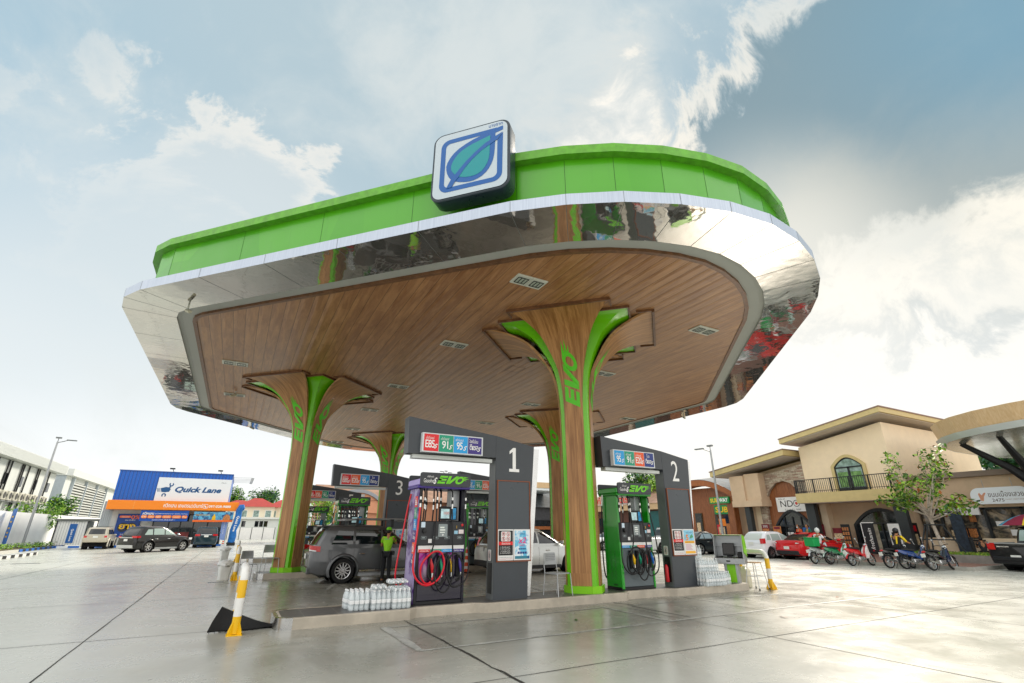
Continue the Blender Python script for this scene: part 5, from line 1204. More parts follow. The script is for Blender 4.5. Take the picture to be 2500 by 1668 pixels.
# ---------------------------------------------------------------- payment kiosk
kk = thing('payment_kiosk', 'lime green and steel payment kiosk with dark screen at the right end of the island', 'kiosk', (5.16, -10.15, ZT), R(-60)); kk.scale = (.88, .9, 1.)
M_sheet = mat('kiosk_sheet', '#a9acae', .35, .5, var=.06)
b = MB(); b.prism([(-.20,0),(.20,0),(.20,.50),(-.22,.50)], -.22, .22, 'y'); b.build('pedestal', M_sheet, kk)
b = MB(); b.box(-.13, .13, -.226, -.221, .01, .49); b.build('pedestal_panel', M_lime, kk)
b = MB(); b.bbox(-.52, .46, -.36, .3, .50, .66, .01); dr = b.build('drawer', M_sheet, kk); b = MB(); b.box(-.10, .02, -.366, -.358, .56, .60); b.build('lock_slot', M_black, dr)
pf = [(-.36,.66),(.36,.66),(.36,.86),(.32,1.26),(-.1,1.28),(-.28,1.26)]
side = [(-.36,.66),(-.30,.90),(-.20,1.27),(.10,1.27)]+[(.10+.30*sin(R(a)), .92+.35*cos(R(a))) for a in (20,40,60,80,100)]+[(.33,.66)]
for s in (-1, 1):
    b = MB(); b.prism([(y, z) for y, z in side], s*.44-.012, s*.44+.012, 'x'); b.build('side_wing', M_sheet, kk)
b = MB(); b.prism([(-.23,.80),(-.20,1.27),(.10,1.27)]+[(.10+.31*sin(R(a)), .92+.36*cos(R(a))) for a in (20,40,60,80,100)]+[(.30,.70)], .455, .475, 'x'); b.build('green_side', M_lime, kk)
b = MB(); b.add([(x, y, z) for y, z in [(-.22,1.285),(.10,1.29)]+[(.10+.31*sin(R(a)), .92+.37*cos(R(a))) for a in (20,40,60,80,100)]+[(.33,.66)] for x in (-.46,.46)], [(2*k, 2*k+1, 2*k+3, 2*k+2) for k in range(7)]); b.build('hood', M_lime, kk, smooth=True)
b = MB(); b.box(-.43,.43,.12,.14,.68,1.26); b.box(-.43,.43,-.05,.12,.98,1.0); b.build('inner_shelf', M_sheet, kk)
b = MB(); b.M = Matrix.Translation((-.02,-.10,.86))@Matrix.Rotation(R(-14), 4, 'X'); b.bbox(-.19,.19,-.03,.02,-.14,.20,.01); b.M = None; b.box(-.10,.06,-.08,.08,.66,.76); b.bbox(.24,.4,-.15,.05,.66,.82,.02); b.box(-.40,-.24,-.25,-.05,.66,.70); b.build('terminal', M_black, kk)
b = MB(); b.M = Matrix.Translation((-.02,-.10,.86))@Matrix.Rotation(R(-14), 4, 'X'); b.box(-.16,.16,-.034,-.031,-.10,.17); b.build('screen', mat('dark_screen', '#17120f', .15), kk)
# ---------------------------------------------------------------- people
def skin_tree(name, joints, edges, m, par, sub=2, root=0):
    me = bpy.data.meshes.new(name); me.from_pydata([j[0] for j in joints], edges, []); o = bpy.data.objects.new(name, me); COL.objects.link(o)
    md = o.modifiers.new('s', 'SKIN'); md.use_smooth_shade = True
    L = me.skin_vertices[0].data if me.skin_vertices else None
    if L is None:
        bm = bmesh.new(); bm.from_mesh(me); bm.verts.layers.skin.verify(); bm.to_mesh(me); bm.free(); L = me.skin_vertices[0].data
    for i, j in enumerate(joints): L[i].radius = (j[1], j[2] if len(j) > 2 else j[1])
    L[root].use_root = True
    sd_ = o.modifiers.new('d', 'SUBSURF'); sd_.levels = sub; sd_.render_levels = sub
    dg = bpy.context.evaluated_depsgraph_get(); out = bpy.data.meshes.new_from_object(o.evaluated_get(dg)); bpy.data.objects.remove(o); out.name = name
    out.materials.clear(); out.materials.append(m); out.polygons.foreach_set('use_smooth', [True]*len(out.polygons))
    q_ = bpy.data.objects.new(name, out); COL.objects.link(q_); q_.parent = par; return q_
M_skin = mat('skin_tan', '#a9744f', .55); M_hair = mat('dark_hair', '#14110f', .6)
def person(lab, loc, rz, pose, shirt, trousers, shoes='#151515', headgear=None, face_mask=False, hands=True, scale=1., group=None, sleeve='short'):
    """pose: dict of joints, person faces +x; y to their left"""
    t = thing('person', lab, 'person', loc, R(rz), group); t.scale = (scale,)*3
    J = dict(pel=(0,0,.93), wst=(0,0,1.06), chs=(.01,0,1.30), nck=(.0,0,1.46), hd=(.02,0,1.56), lsh=(0,.17,1.41), rsh=(0,-.17,1.41), lel=(.02,.24,1.13), rel=(.02,-.24,1.13), lwr=(.12,.24,.90), rwr=(.12,-.24,.90),
             lhp=(0,.09,.90), rhp=(0,-.09,.90), lkn=(.03,.10,.49), rkn=(.03,-.10,.49), lan=(0,.11,.09), ran=(0,-.11,.09), lto=(.15,.12,.035), rto=(.15,-.12,.035))
    J.update(pose); V = {k: Vector(v) for k, v in J.items() if k[0] != '_'}
    names = list(V); idx = {k: i for i, k in enumerate(names)}
    rad = dict(pel=(.13,.10), wst=(.12,.085), chs=(.135,.095), nck=(.052,), hd=(.06,), lsh=(.055,), rsh=(.055,), lel=(.04,), rel=(.04,), lwr=(.026,), rwr=(.026,), lhp=(.085,), rhp=(.085,), lkn=(.056,), rkn=(.056,), lan=(.037,), ran=(.037,), lto=(.03,), rto=(.03,))
    E_ = [('pel','wst'),('wst','chs'),('chs','nck'),('nck','hd'),('chs','lsh'),('chs','rsh'),('lsh','lel'),('lel','lwr'),('rsh','rel'),('rel','rwr'),('pel','lhp'),('pel','rhp'),('lhp','lkn'),('rhp','rkn'),('lkn','lan'),('rkn','ran'),('lan','lto'),('ran','rto')]
    js = [(tuple(V[k]), *rad[k]) for k in names]; es = [(idx[a], idx[b_]) for a, b_ in E_]
    if hands:
        for s, wr, el in ((1,'lwr','lel'),(-1,'rwr','rel')):
            d = (V[wr]-V[el]).normalized(); side = d.cross(Vector((0,0,1)) if abs(d.z) < .8 else Vector((1,0,0))).normalized(); up_ = side.cross(d)
            palm = V[wr]+d*.05; ip = len(js); js.append((tuple(palm), .03, .02)); es.append((idx[wr], ip))
            for k in range(4):
                base = palm+d*.03+side*(.027*(k-1.5)/1.5); L_ = (.060,.072,.067,.052)[k]
                i0 = len(js); js.append((tuple(base), .0095)); es.append((ip, i0)); js.append((tuple(base+d*L_*.55-up_*.008), .0085)); es.append((i0, i0+1)); js.append((tuple(base+d*L_*.85-up_*.03), .0075)); es.append((i0+1, i0+2))
            i0 = len(js); js.append((tuple(palm+side*.034-d*.012), .011)); es.append((ip, i0)); js.append((tuple(palm+side*.05+d*.03-up_*.01), .009)); es.append((i0, i0+1))
    body = skin_tree('body', js, es, M_skin, t, 2, idx['pel'])
    # head as part of the same body mesh: skull, jaw, nose, ears
    h = V['hd']+Vector((.015,0,.05)); yaw = J.get('_yaw', 0); Mh = Matrix.Translation(h)@Matrix.Rotation(R(yaw), 4, 'Z')@Matrix.Rotation(R(J.get('_nod', 0)), 4, 'Y')
    b = MB(); b.M = Mh
    prof = [(-.115,.030,.035,.022),(-.10,.05,.045,.02),(-.07,.068,.058,.012),(-.03,.082,.068,.004),(.01,.09,.074,.0),(.05,.092,.075,-.004),(.09,.08,.066,-.006),(.115,.055,.045,-.008),(.125,.02,.018,-.008)]
    b.loft([[(cx+rx*cos(2*pi*k/16), ry*sin(2*pi*k/16), z) for k in range(16)] for z, rx, ry, cx in prof])
    b.loft([[(.075,-.012,-.03),(.075,.012,-.03),(.085,.006,.02),(.085,-.006,.02)],[(.108,-.008,-.025),(.108,.008,-.025),(.09,.003,.02),(.09,-.003,.02)]])
    for s in (-1, 1): b.sphere((-.005, s*.075, -.005), (.018,.008,.03), 8, 5)
    b.loft([[(.070,-.022,-.062),(.070,.022,-.062),(.072,.022,-.052),(.072,-.022,-.052)],[(.082,-.016,-.060),(.082,.016,-.060),(.082,.016,-.054),(.082,-.016,-.054)]])
    hd = b.build('head_tmp', M_skin, None, smooth=True); merge_into(body, [hd]); body.data.polygons.foreach_set('use_smooth', [True]*len(body.data.polygons))
    b = MB(); b.M = Mh
    for s in (-1, 1): b.sphere((.083, s*.03, .012), (.008,.012,.006), 6, 4)
    b.build('eyes', M_tex, t)
    b = MB(); b.M = Mh@Matrix.Translation((-.015,0,.03)); b.sphere((0,0,0), (.097,.083,.107), 14, 8); ob = b.build('hair', M_hair, t, smooth=True)
    # clothes grown from the same joints
    def cloth(name, keys, edges, m, grow):
        ix = {k: i for i, k in enumerate(keys)}
        return skin_tree(name, [(tuple(V[k]), *[r_+grow.get(k, .014) for r_ in rad.get(k, (.05,))]) for k in keys], [(ix[a], ix[b_]) for a, b_ in edges], m, t, 2)
    for s in 'lr':
        f = .62 if sleeve == 'short' else .97
        V[s+'slv'] = V[s+'sh'].lerp(V[s+'el'], f) if sleeve == 'short' else V[s+'el'].lerp(V[s+'wr'], .9); rad[s+'slv'] = (.046,) if sleeve == 'short' else (.03,)
        V[s+'cuf'] = V[s+'kn'].lerp(V[s+'an'], .95); rad[s+'cuf'] = (.045,)
    V['hem'] = V['pel'].lerp(V['wst'], -.2); rad['hem'] = (.135,.105)
    V['col'] = V['chs'].lerp(V['nck'], .8); rad['col'] = (.06,)
    if sleeve == 'short': e2 = [('hem','wst'),('wst','chs'),('chs','col'),('chs','lsh'),('chs','rsh'),('lsh','lslv'),('rsh','rslv')]; k2 = ['hem','wst','chs','col','lsh','rsh','lslv','rslv']
    else: e2 = [('hem','wst'),('wst','chs'),('chs','col'),('chs','lsh'),('chs','rsh'),('lsh','lel'),('rsh','rel'),('lel','lslv'),('rel','rslv')]; k2 = ['hem','wst','chs','col','lsh','rsh','lel','rel','lslv','rslv']
    cloth('shirt', k2, e2, shirt, {'wst': .025, 'hem': .022, 'chs': .022, 'lslv': .02, 'rslv': .02})
    cloth('trousers', ['pel','lhp','rhp','lkn','rkn','lcuf','rcuf'], [('pel','lhp'),('pel','rhp'),('lhp','lkn'),('rhp','rkn'),('lkn','lcuf'),('rkn','rcuf')], trousers, {'pel': .012, 'lkn': .02, 'rkn': .02, 'lcuf': .012, 'rcuf': .012})
    for s in 'lr':
        a, c = V[s+'an'], V[s+'to']; d = (c-a); d.z = 0; d.normalize(); w = Vector((-d.y, d.x, 0)); b = MB()
        base = Vector((a.x, a.y, 0)) if a.z < .25 else a-Vector((0,0,.09)); rings = []
        for u, ww, hh in ((-.07,.03,.05),(-.05,.04,.09),(.02,.042,.10),(.09,.047,.065),(.15,.043,.05),(.185,.025,.03)):
            p = base+d*u; rings.append([tuple(p-w*ww), tuple(p+w*ww), tuple(p+w*ww*.8+Vector((0,0,hh))), tuple(p-w*ww*.8+Vector((0,0,hh)))])
        b.loft(rings); b.build('shoe', mat('shoe_'+shoes.strip('#'), shoes, .5), t, smooth=True)
    if headgear:
        kind, m = headgear; b = MB(); b.M = Mh@Matrix.Translation((-.012,0,.05))
        if kind == 'cap':
            b.loft([[(r_*1.08*cos(2*pi*k/16), r_*sin(2*pi*k/16), z) for k in range(16)] for z, r_ in ((.0,.096),(.04,.095),(.075,.078),(.098,.045),(.104,.008))])
            b.add([(.09,-.07,.01),(.09,.07,.01),(.17,.055,-.005),(.19,0,-.005),(.17,-.055,-.005),(.09,-.07,.0),(.09,.07,.0),(.17,.055,-.013),(.19,0,-.013),(.17,-.055,-.013)], [(0,1,2,3,4),(9,8,7,6,5),(0,4,9,5),(4,3,8,9),(3,2,7,8),(2,1,6,7)])
            b.build('cap', m, t, smooth=True)
        else: b.sphere((.0,0,-.005), (.125,.115,.125), 16, 9); b.build('helmet', m, t, smooth=True)
    if face_mask:
        b = MB(); b.M = Mh; b.loft([[(.066+dx, -.062*f, z), (.098+dx, -.025*f, z), (.108+dx, 0, z), (.098+dx, .025*f, z), (.066+dx, .062*f, z)] for z, f, dx in ((-.10,.7,-.02),(-.06,.95,0),(-.025,1.,.002),(-.005,.9,-.004))], False, False); b.build('face_mask', mat('mask_grey', '#c6ccd0', .6), t)
    return t
M_vest = mat('attendant_lime', '#8fd21c', .7, var=.1, vs=9); M_navyt = mat('dark_trousers', '#101216', .8)
at = person('attendant in lime green shirt and cap, dark trousers, at the grey SUV window', (-3.40, -3.66, 0), 62,
    dict(rsh=(.02,-.17,1.41), rel=(.20,-.25,1.22), rwr=(.42,-.16,1.25), lel=(.16,.25,1.15), lwr=(.36,.12,1.22), lto=(.15,.14,.035), rto=(.14,-.16,.035), _yaw=-15, _nod=8), M_vest, M_navyt, headgear=('cap', mat('cap_lime', '#6fce1c', .6)), face_mask=True, scale=.96)
b = MB(); b.loft([[(.155*1.0*cos(2*pi*k/18), .155*1.15*sin(2*pi*k/18)*.98, z) for k in range(18)] for z in (.955, 1.0)]); b.bbox(-.02,.12,-.24,-.16,.86,1.0,.02); b.build('waist_belt', M_black, at)
text('บริการ', mat('print_blue', '#2f8fb8', .6), at, (-.168, .0, 1.38), (0,-1,0), Z, .17, .035, depth=.01)
b = MB(); b.box(.44,.452,-.07,-.0,1.26,1.38); b.build('held_slip', M_white, at)
# ---------------------------------------------------------------- motorcycles and riders
MYX = (0,-1,0)
def motorcycle(lab, loc, rz, col1, col2=None, seatc='#141414', scoot=False, lean=8, box=None):
    t = thing('motorcycle', lab, 'motorcycle', loc, R(rz), 'motorcycles parked along the kerb'); t.rotation_euler = (R(-lean), 0, R(rz))
    p1 = mat('bike_'+col1.strip('#'), col1, .2, coat=.6); p2 = mat('bike_'+(col2 or col1).strip('#'), col2 or col1, .2, coat=.6)
    r = .28 if not scoot else .25
    for x in (-.61, .61):
        o = bpy.data.objects.new('wheel', None); COL.objects.link(o); o.parent = t; o.location = (x, 0, r); o.rotation_euler = (pi/2, 0, 0)
        b = MB(); b.lathe([(r-.055,-.035),(r-.01,-.032),(r,0),(r-.01,.032),(r-.055,.035)], 24, caps=False); b.build('tyre', M_tyre, o, smooth=True)
        b = MB(); b.lathe([(r-.06,-.02),(r-.045,-.02),(r-.045,.02),(r-.06,.02),(r-.06,-.02)], 24, caps=False)
        for k in range(14): a = 2*pi*k/14; b.tube([(.03*cos(a), .03*sin(a), .015*(-1)**k), ((r-.05)*cos(a+.15), (r-.05)*sin(a+.15), 0)], .004, 4)
        b.lathe([(.045,-.05),(.045,.05)], 10); b.build('rim', M_rimm, o, smooth=True)
        b = MB(); pts = [(x+(r+.035)*cos(R(a)), 0, r+(r+.035)*sin(R(a))) for a in ((30,60,90,120,150) if x > 0 else (20,50,80,110,140,165))]
        b.loft([[(px_, -.05, pz), (px_, -.03, pz+.012), (px_, .03, pz+.012), (px_, .05, pz)] for px_, _, pz in pts]); b.build('mudguard', p2 if not scoot and col1[1] != '1' else p1, t, smooth=True)
    b = MB()                                       # main body: tail, underbone spine, leg shield
    b.loft([[(x, -w, z0), (x, w, z0), (x, w*1.05, (z0+z1)/2), (x, w*.6, z1), (x, -w*.6, z1), (x, -w*1.05, (z0+z1)/2)] for x, z0, z1, w in ((-.80,.72,.78,.04),(-.62,.60,.76,.09),(-.35,.52,.74,.11),(-.05,.48,.70,.10),(.12,.36,.52,.08),(.30,.36,.56,.09),(.42,.45,.74,.14),(.50,.58,.92,.11),(.56,.74,.98,.08))]); b.build('fairing', p1, t, smooth=True)
    b = MB()
    for s in (-1, 1): b.loft([[(x, s*.06, z0), (x, s*w, z0+.03), (x, s*w, z1-.03), (x, s*.06, z1)] for x, z0, z1, w in ((.24,.30,.42,.12),(.36,.30,.70,.15),(.47,.44,.84,.14),(.54,.62,.88,.10))])
    b.build('leg_shield', p2, t, smooth=True)
    b = MB(); b.loft([[(x, -w, z), (x, w, z), (x, w*.85, z+h), (x, -w*.85, z+h)] for x, z, h, w in ((-.62,.77,.04,.07),(-.4,.75,.07,.11),(-.1,.72,.07,.12),(.08,.70,.05,.09))]); b.build('seat', mat('seat_'+seatc.strip('#'), seatc, .6), t, smooth=True)
    b = MB(); b.bbox(-.18,.18,-.10,.10,.24,.42,.03); b.tube([(.1,0,.33),(.25,0,.30)], .06, 10); b.build('engine', M_steel, t, smooth=True)
    b = MB(); b.tube([(.15,-.10,.25),(-.2,-.13,.20),(-.35,-.14,.27),(-.78,-.15,.36)], [.018,.02,.045,.042], 8); b.build('exhaust', M_steel, t, smooth=True)
    for s in (-1, 1):
        b = MB(); b.tube([(.61, s*.075, r), (.53, s*.075, .62), (.46, s*.06, .86)], .02, 6); b.build('fork', M_steel, t, smooth=True)
        b = MB(); b.tube([(-.60, s*.09, r), (-.42, s*.10, .62)], .022, 6); b.build('shock_absorber', M_black, t)
        b = MB(); b.tube([(.40, s*.22, 1.0), (.38, s*.26, 1.18)], .006, 5); b.sphere((.37, s*.27, 1.22), (.015, .055, .04), 8, 5); b.build('mirror', M_rimm, t, smooth=True)
    b = MB(); b.tube([(.36,.34,.98),(.42,.2,1.0),(.44,0,.95),(.42,-.2,1.0),(.36,-.34,.98)], .014, 6); b.build('handlebar', M_black, t, smooth=True)
    b = MB(); b.sphere((.54,0,.90), (.06,.09,.07), 10, 6); b.build('headlight', M_lamp, t, smooth=True)
    b = MB(); b.sphere((-.80,0,.73), (.04,.09,.04), 10, 5); b.build('tail_lamp', M_tail, t, smooth=True)
    b = MB(); b.box(-.90,-.885,-.085,.085,.52,.66); b.build('number_plate', M_plate, t)
    b = MB(); b.tube([(0,.1,.25),(-.05,.26,.0)], .012, 5); b.build('side_stand', M_black, t)
    return t
motorcycle('white and silver motorcycle behind the red saloon, carrying the green delivery rider', (18.36,-5.0,0), -4, '#d8dcdc', '#c9cfd2')
motorcycle('green and white underbone motorcycle beside the rider in white', (18.55,-5.75,0), -16, '#0f7a4a', '#cfe6df')
motorcycle('red and white scooter with pink leg shield, next to the black banner', (18.45,-6.8,0), -12, '#c8141e', '#e6dcd8', '#1a1a1a', True)
motorcycle('black motorcycle with chrome mirrors, in front of the person in yellow and black', (18.45,-8.4,0), -16, '#16171a', '#1c1d20')
motorcycle('black and blue motorcycle, second of the dark pair', (18.6,-9.0,0), -22, '#0e3a7a', '#141518')
motorcycle('small black motorcycle with blue and yellow stickers, before the young tree', (18.62,-9.9,0), -12, '#17181a', '#15233f', lean=10)
box = thing('delivery_box', 'green delivery box strapped on the white motorcycle behind its rider', 'delivery box', (17.86,-4.93,.80), R(-4)); b = MB(); b.bbox(-.26,.22,-.26,.26,0,.42,.03); b.build('body', mat('delivery_green', '#0c9a4e', .6, bump=.05), box); b = MB(); b.bbox(-.27,.23,-.27,.27,.36,.43,.02); b.build('lid', mat('delivery_green2', '#0a8040', .6), box)
sit = dict(pel=(0,0,.86), wst=(.02,0,.98), chs=(.06,0,1.2), nck=(.08,0,1.36), hd=(.10,0,1.46), lsh=(.06,.17,1.31), rsh=(.06,-.17,1.31), lel=(.22,.24,1.1), rel=(.22,-.24,1.1), lwr=(.42,.28,1.02), rwr=(.42,-.28,1.02),
   lhp=(.0,.10,.84), rhp=(0,-.10,.84), lkn=(.40,.17,.72), rkn=(.40,-.17,.72), lan=(.28,.17,.34), ran=(.28,-.17,.34), lto=(.42,.18,.28), rto=(.42,-.18,.28))
person('rider in a white shirt and white helmet sitting on the white motorcycle', (18.25,-5.0,0), -4, sit, mat('shirt_white', '#e3e4e8', .7), mat('trousers_red', '#9c1a26', .7), headgear=('helmet', mat('helmet_white', '#d8dad8', .25)), hands=False)
person('person in black jacket with yellow sleeves, dark helmet, sitting on the black motorcycle', (18.5,-8.42,0), -14, sit, mat('jacket_black_yellow', '#141414', .6), M_navyt, headgear=('helmet', mat('helmet_black', '#131418', .2)), hands=False)
b = MB(); b.tube([(.05,.19,1.33),(.14,.25,1.2),(.22,.26,1.1)], .052, 10); b.tube([(.05,-.19,1.33),(.14,-.25,1.2),(.22,-.26,1.1)], .052, 10); b.tube([(-.06,-.1,1.32),(-.07,-.05,1.0)], .03, 8)
b.build('yellow_stripe', mat('jacket_yellow', '#e8c81a', .6), [o for o in bpy.data.objects if o.get('label','').startswith('person in black jacket')][0], smooth=True)
person('person in an orange shirt standing at the sushi restaurant door', (25.0,.15,.15), 160, {}, mat('shirt_orange', '#cf4a1e', .8), M_navyt, hands=False, face_mask=True)
person('person in a dark green shirt behind the one in orange', (25.4,-.2,.15), 170, {}, mat('shirt_green', '#1f6a58', .8), M_navyt, hands=False)
person('person in dark clothes sitting behind the black pickup', (24.6,-9.3,.1), 30, dict(sit, pel=(0,0,.42), wst=(.0,0,.55), chs=(.02,0,.78), nck=(.03,0,.92), hd=(.06,0,1.0), lsh=(.02,.17,.88), rsh=(.02,-.17,.88), lel=(.15,.22,.68), rel=(.15,-.22,.68), lwr=(.32,.12,.66), rwr=(.32,-.12,.66), lhp=(0,.1,.42), rhp=(0,-.1,.42), lkn=(.42,.14,.44), rkn=(.42,-.14,.44), lan=(.42,.14,.08), ran=(.42,-.14,.08), lto=(.56,.14,.03), rto=(.56,-.14,.03)), mat('shirt_charcoal', '#26282c', .8), M_navyt, hands=False)
# ---------------------------------------------------------------- pavement on the right
g = MB(); g.prism([(19.25,-10.6),(24.5,-10.6),(24.5,-13.2),(34,-13.2),(34,16),(24.6,16),(24.6,-3.9),(19.25,-3.9)], 0, .14)
structure(g, 'pavement', nodemat('brick_paving', lambda N, s, tc: (lambda br: (N.l.new(tc, br.inputs['Vector']), N.l.new(br.outputs[0], s.inputs['Base Color'])))(N.node('ShaderNodeTexBrick', i_Scale=4., i_Mortar_Size=.02, i_Color1=rgb('#9a6a5c'), i_Color2=rgb('#84564a'), i_Mortar=rgb('#8d857c')))))
g = MB(); P = [(19.13,-10.72),(24.38,-10.72),(24.38,-13.3)]; g.prism([(19.13,-10.7),(19.25,-10.7),(19.25,-3.8),(19.13,-3.8)], 0, .15); g.prism([(19.26,-10.7),(24.5,-10.7),(24.5,-10.6),(19.26,-10.6)], 0, .15); g.prism([(19.26,-3.9),(24.6,-3.9),(24.6,-3.8),(19.26,-3.8)], 0, .15); g.prism([(24.49,-3.79),(24.61,-3.79),(24.61,16),(24.49,16)], 0, .15)
structure(g, 'kerb', mat('kerb_grey', '#aaa8a0', .6, var=.2))
pln = thing('planter', 'long low concrete planter with dry grass in front of the snack shops', 'planter', (23.5,-8.2,.14))
b = MB(); b.box(-1.1,-.95,-2.6,1.6,0,.34); b.box(-1.1,1.2,1.6,1.75,0,.34); b.box(-1.1,1.2,-2.75,-2.6,0,.34); b.build('wall', mat('planter_grey', '#8d8a84', .6, var=.2), pln)
b = MB(); b.box(-.95,1.2,-2.6,1.6,.0,.30); b.build('soil', mat('soil', '#5a5030', .9), pln)
M_leafs = [mat('leaf_mid', '#55882a', .55, var=.3), mat('leaf_dark', '#2f5c22', .55), mat('leaf_light', '#96bd3c', .5), mat('leaf_rust', '#b06a34', .6), mat('leaf_blue', '#3f6a50', .6)]
def grass(name, lab, x0, x1, y0, y1, z, n, h, mats_, seed=1):
    rnd = random.Random(seed); b = MB()
    for i in range(n):
        x, y = rnd.uniform(x0, x1), rnd.uniform(y0, y1); a = rnd.uniform(0, pi); hh = h*rnd.uniform(.5, 1.2); w = h*.16; dx, dy = cos(a)*w, sin(a)*w; tx, ty = rnd.uniform(-.4,.4)*hh, rnd.uniform(-.4,.4)*hh
        b.mi = rnd.choice(range(len(mats_))); b.add([(x-dx,y-dy,z),(x+dx,y+dy,z),(x+dx+tx,y+dy+ty,z+hh*.8),(x-dx*.2+tx,y-dy*.2+ty,z+hh)], [(0,1,2,3)])
    o = b.build(name, mats_); o['kind'] = 'stuff'; tag(o, lab, 'grass'); return o
grass('grass', 'dry clipped grass filling the concrete planter', 22.6, 24.7, -10.7, -6.65, .42, 2600, .14, [M_leafs[0], mat('grass_dry', '#8a8a3a', .7), M_leafs[2]], 5)
# ---------------------------------------------------------------- trees
M_bark = mat('pale_bark', '#c9bdae', .8, var=.3, vs=8, bump=.3)
def leafcloud(b, c, r, n, size, rnd, wts=(5,4,2,0,0), droop=.5):
    pop = [i for i, w in enumerate(wts) for _ in range(w)]
    for _ in range(n):
        while True:
            p = Vector((rnd.uniform(-1,1), rnd.uniform(-1,1), rnd.uniform(-1,1)))
            if .15 < p.length < 1: break
        p = Vector((c[0]+p.x*r[0], c[1]+p.y*r[1], c[2]+p.z*r[2])); a, e = rnd.uniform(0, 2*pi), rnd.uniform(-1.2, .5)*droop
        d = Vector((cos(a)*cos(e), sin(a)*cos(e), sin(e))); w = d.cross(Vector((rnd.uniform(-.5,.5), rnd.uniform(-.5,.5), 1))).normalized(); s = size*rnd.uniform(.6, 1.3)
        b.mi = rnd.choice(pop); q_ = [p-w*s*.12, p+d*s*.5-w*s*.28, p+d*s, p+d*s*.5+w*s*.28]
        b.add([tuple(v) for v in q_], [(0,1,2,3)])
def far_tree(lab, loc, h, r, n, size, seed, wts, group='trees beyond the buildings', trunk=.3):
    rnd = random.Random(seed); t = thing('tree', lab, 'tree', loc, 0, group)
    b = MB(); b.tube([(0,0,0),(.1,0,h*.4),(0,.1,h*.75)], [trunk, trunk*.7, trunk*.2], 8)
    cl = []
    for k in range(9):
        a = rnd.uniform(0, 2*pi); q_ = rnd.uniform(.2,.75); c = (cos(a)*r*q_, sin(a)*r*q_, h*rnd.uniform(.5,.88)); cl.append(c); b.tube([(0,0,h*.35), (c[0]*.6, c[1]*.6, c[2]*.85), c], [trunk*.4, trunk*.2, .03], 5)
    b.build('trunk', M_bark, t, smooth=True); b = MB()
    for c in cl+[(0,0,h*.82)]: leafcloud(b, c, (r*.48, r*.48, h*.2), n//10, size, rnd, wts, 1.)
    b.build('crown', M_leafs, t); return t
# young tree with timber props
ty = thing('young_tree', 'young tree with light green and rusty leaves, held by a dark timber frame', 'tree', (23.5,-8.0,.44))
rnd = random.Random(11); b = MB(); b.tube([(0,-.10,-.1),(.02,-.02,.8),(0,.05,1.45),(.0,.10,1.8)], [.10,.085,.075,.07], 9)
tips = []
for k in range(17):
    a = 2*pi*k/17+rnd.uniform(-.2,.2); el = rnd.uniform(.18, 1.25); L = rnd.uniform(1.5, 2.5)*(1.35 if el > .8 else 1.); st_ = Vector((0,.06,rnd.uniform(1.45,2.0)))
    P = [st_]; d = Vector((cos(a)*cos(el), sin(a)*cos(el), sin(el)))
    for j in range(5): d = (d+Vector((rnd.uniform(-.18,.18), rnd.uniform(-.18,.18), rnd.uniform(-.04,.16)))).normalized(); P.append(P[-1]+d*L/5)
    b.tube([tuple(p) for p in P], [.045,.036,.028,.02,.014,.008], 5)
    for j in (2,3,4,5):
        for m in range(2):
            d2 = (d+Vector((rnd.uniform(-1,1), rnd.uniform(-1,1), rnd.uniform(-.3,.7)))).normalized(); e = P[j]+d2*rnd.uniform(.25,.6); b.tube([tuple(P[j]), tuple(e)], [.009,.004], 4); tips.append(e)
    tips.append(P[-1])
b.build('trunk', M_bark, ty, smooth=True); b = MB()
for e in tips: leafcloud(b, tuple(e), (.30,.30,.16), 14, .22, rnd, (6,2,8,1,0), 1.)
b.build('crown', M_leafs, ty)
pr = thing('tree_prop', 'dark timber frame propping the young tree', 'tree prop', (23.5,-8.0,.40)); M_tim = mat('dark_timber', '#2d3134', .6)
for i, (x, y) in enumerate(((-.45,.75),(-.55,.45),(.55,.6),(.2,-.95))): b = MB(); b.tube([(x, y, 0), (x*.35, y*.35+.05, 1.45)], .035, 6); b.build('post', M_tim, pr)
b = MB(); b.tube([(-.32,.55,.72),(.42,.45,.72),(.15,-.6,.72),(-.32,.55,.72)], .028, 6); b.build('rail', M_tim, pr); b = MB(); b.tube([(-.25,.35,1.42),(.25,.3,1.42),(.12,-.4,1.42),(-.25,.35,1.42)], .03, 6); b.build('rail', M_tim, pr)
# ---------------------------------------------------------------- two-storey beige building
M_beige = mat('beige_render', '#f0dcbc', .8, var=.05, vs=1.2, bump=.15, bs=120); M_tan = mat('tan_render', '#d0b698', .8, var=.07, vs=1.5, bump=.15, bs=120); M_olive = mat('olive_fascia', '#c9b680', .6, var=.06)
M_soff = mat('soffit_white', '#cfc8c0', .7, bump=.1, bs=60); M_roofc = mat('roof_cap', '#8a6f68', .6); M_iron = mat('iron_black', '#1b2024', .45); M_shopg = mat('shop_glass', '#20282c', .05, spec=.8, var=.4, vs=1.2); M_curt = mat('curtained_glass', '#8fa6a0', .12, var=.5, vs=3, spec=.7)
def arch(cy, w, z0, zs, zt, n=10, pw=1.6):            # (right-coordinate p, z) outline, p measured from cy
    pts = [(-w/2, z0)]
    for k in range(n+1):
        u = -1+2*k/n; pts.append((u*w/2, zs+(zt-zs)*(1-abs(u)**pw)))
    return pts+[(w/2, z0)]
def archpanel(par, name, x, cy, A, m, d): 
    p = Pl((x, cy, 0), MYX, Z); p.slab(A, d); return p.build(name, m, par)
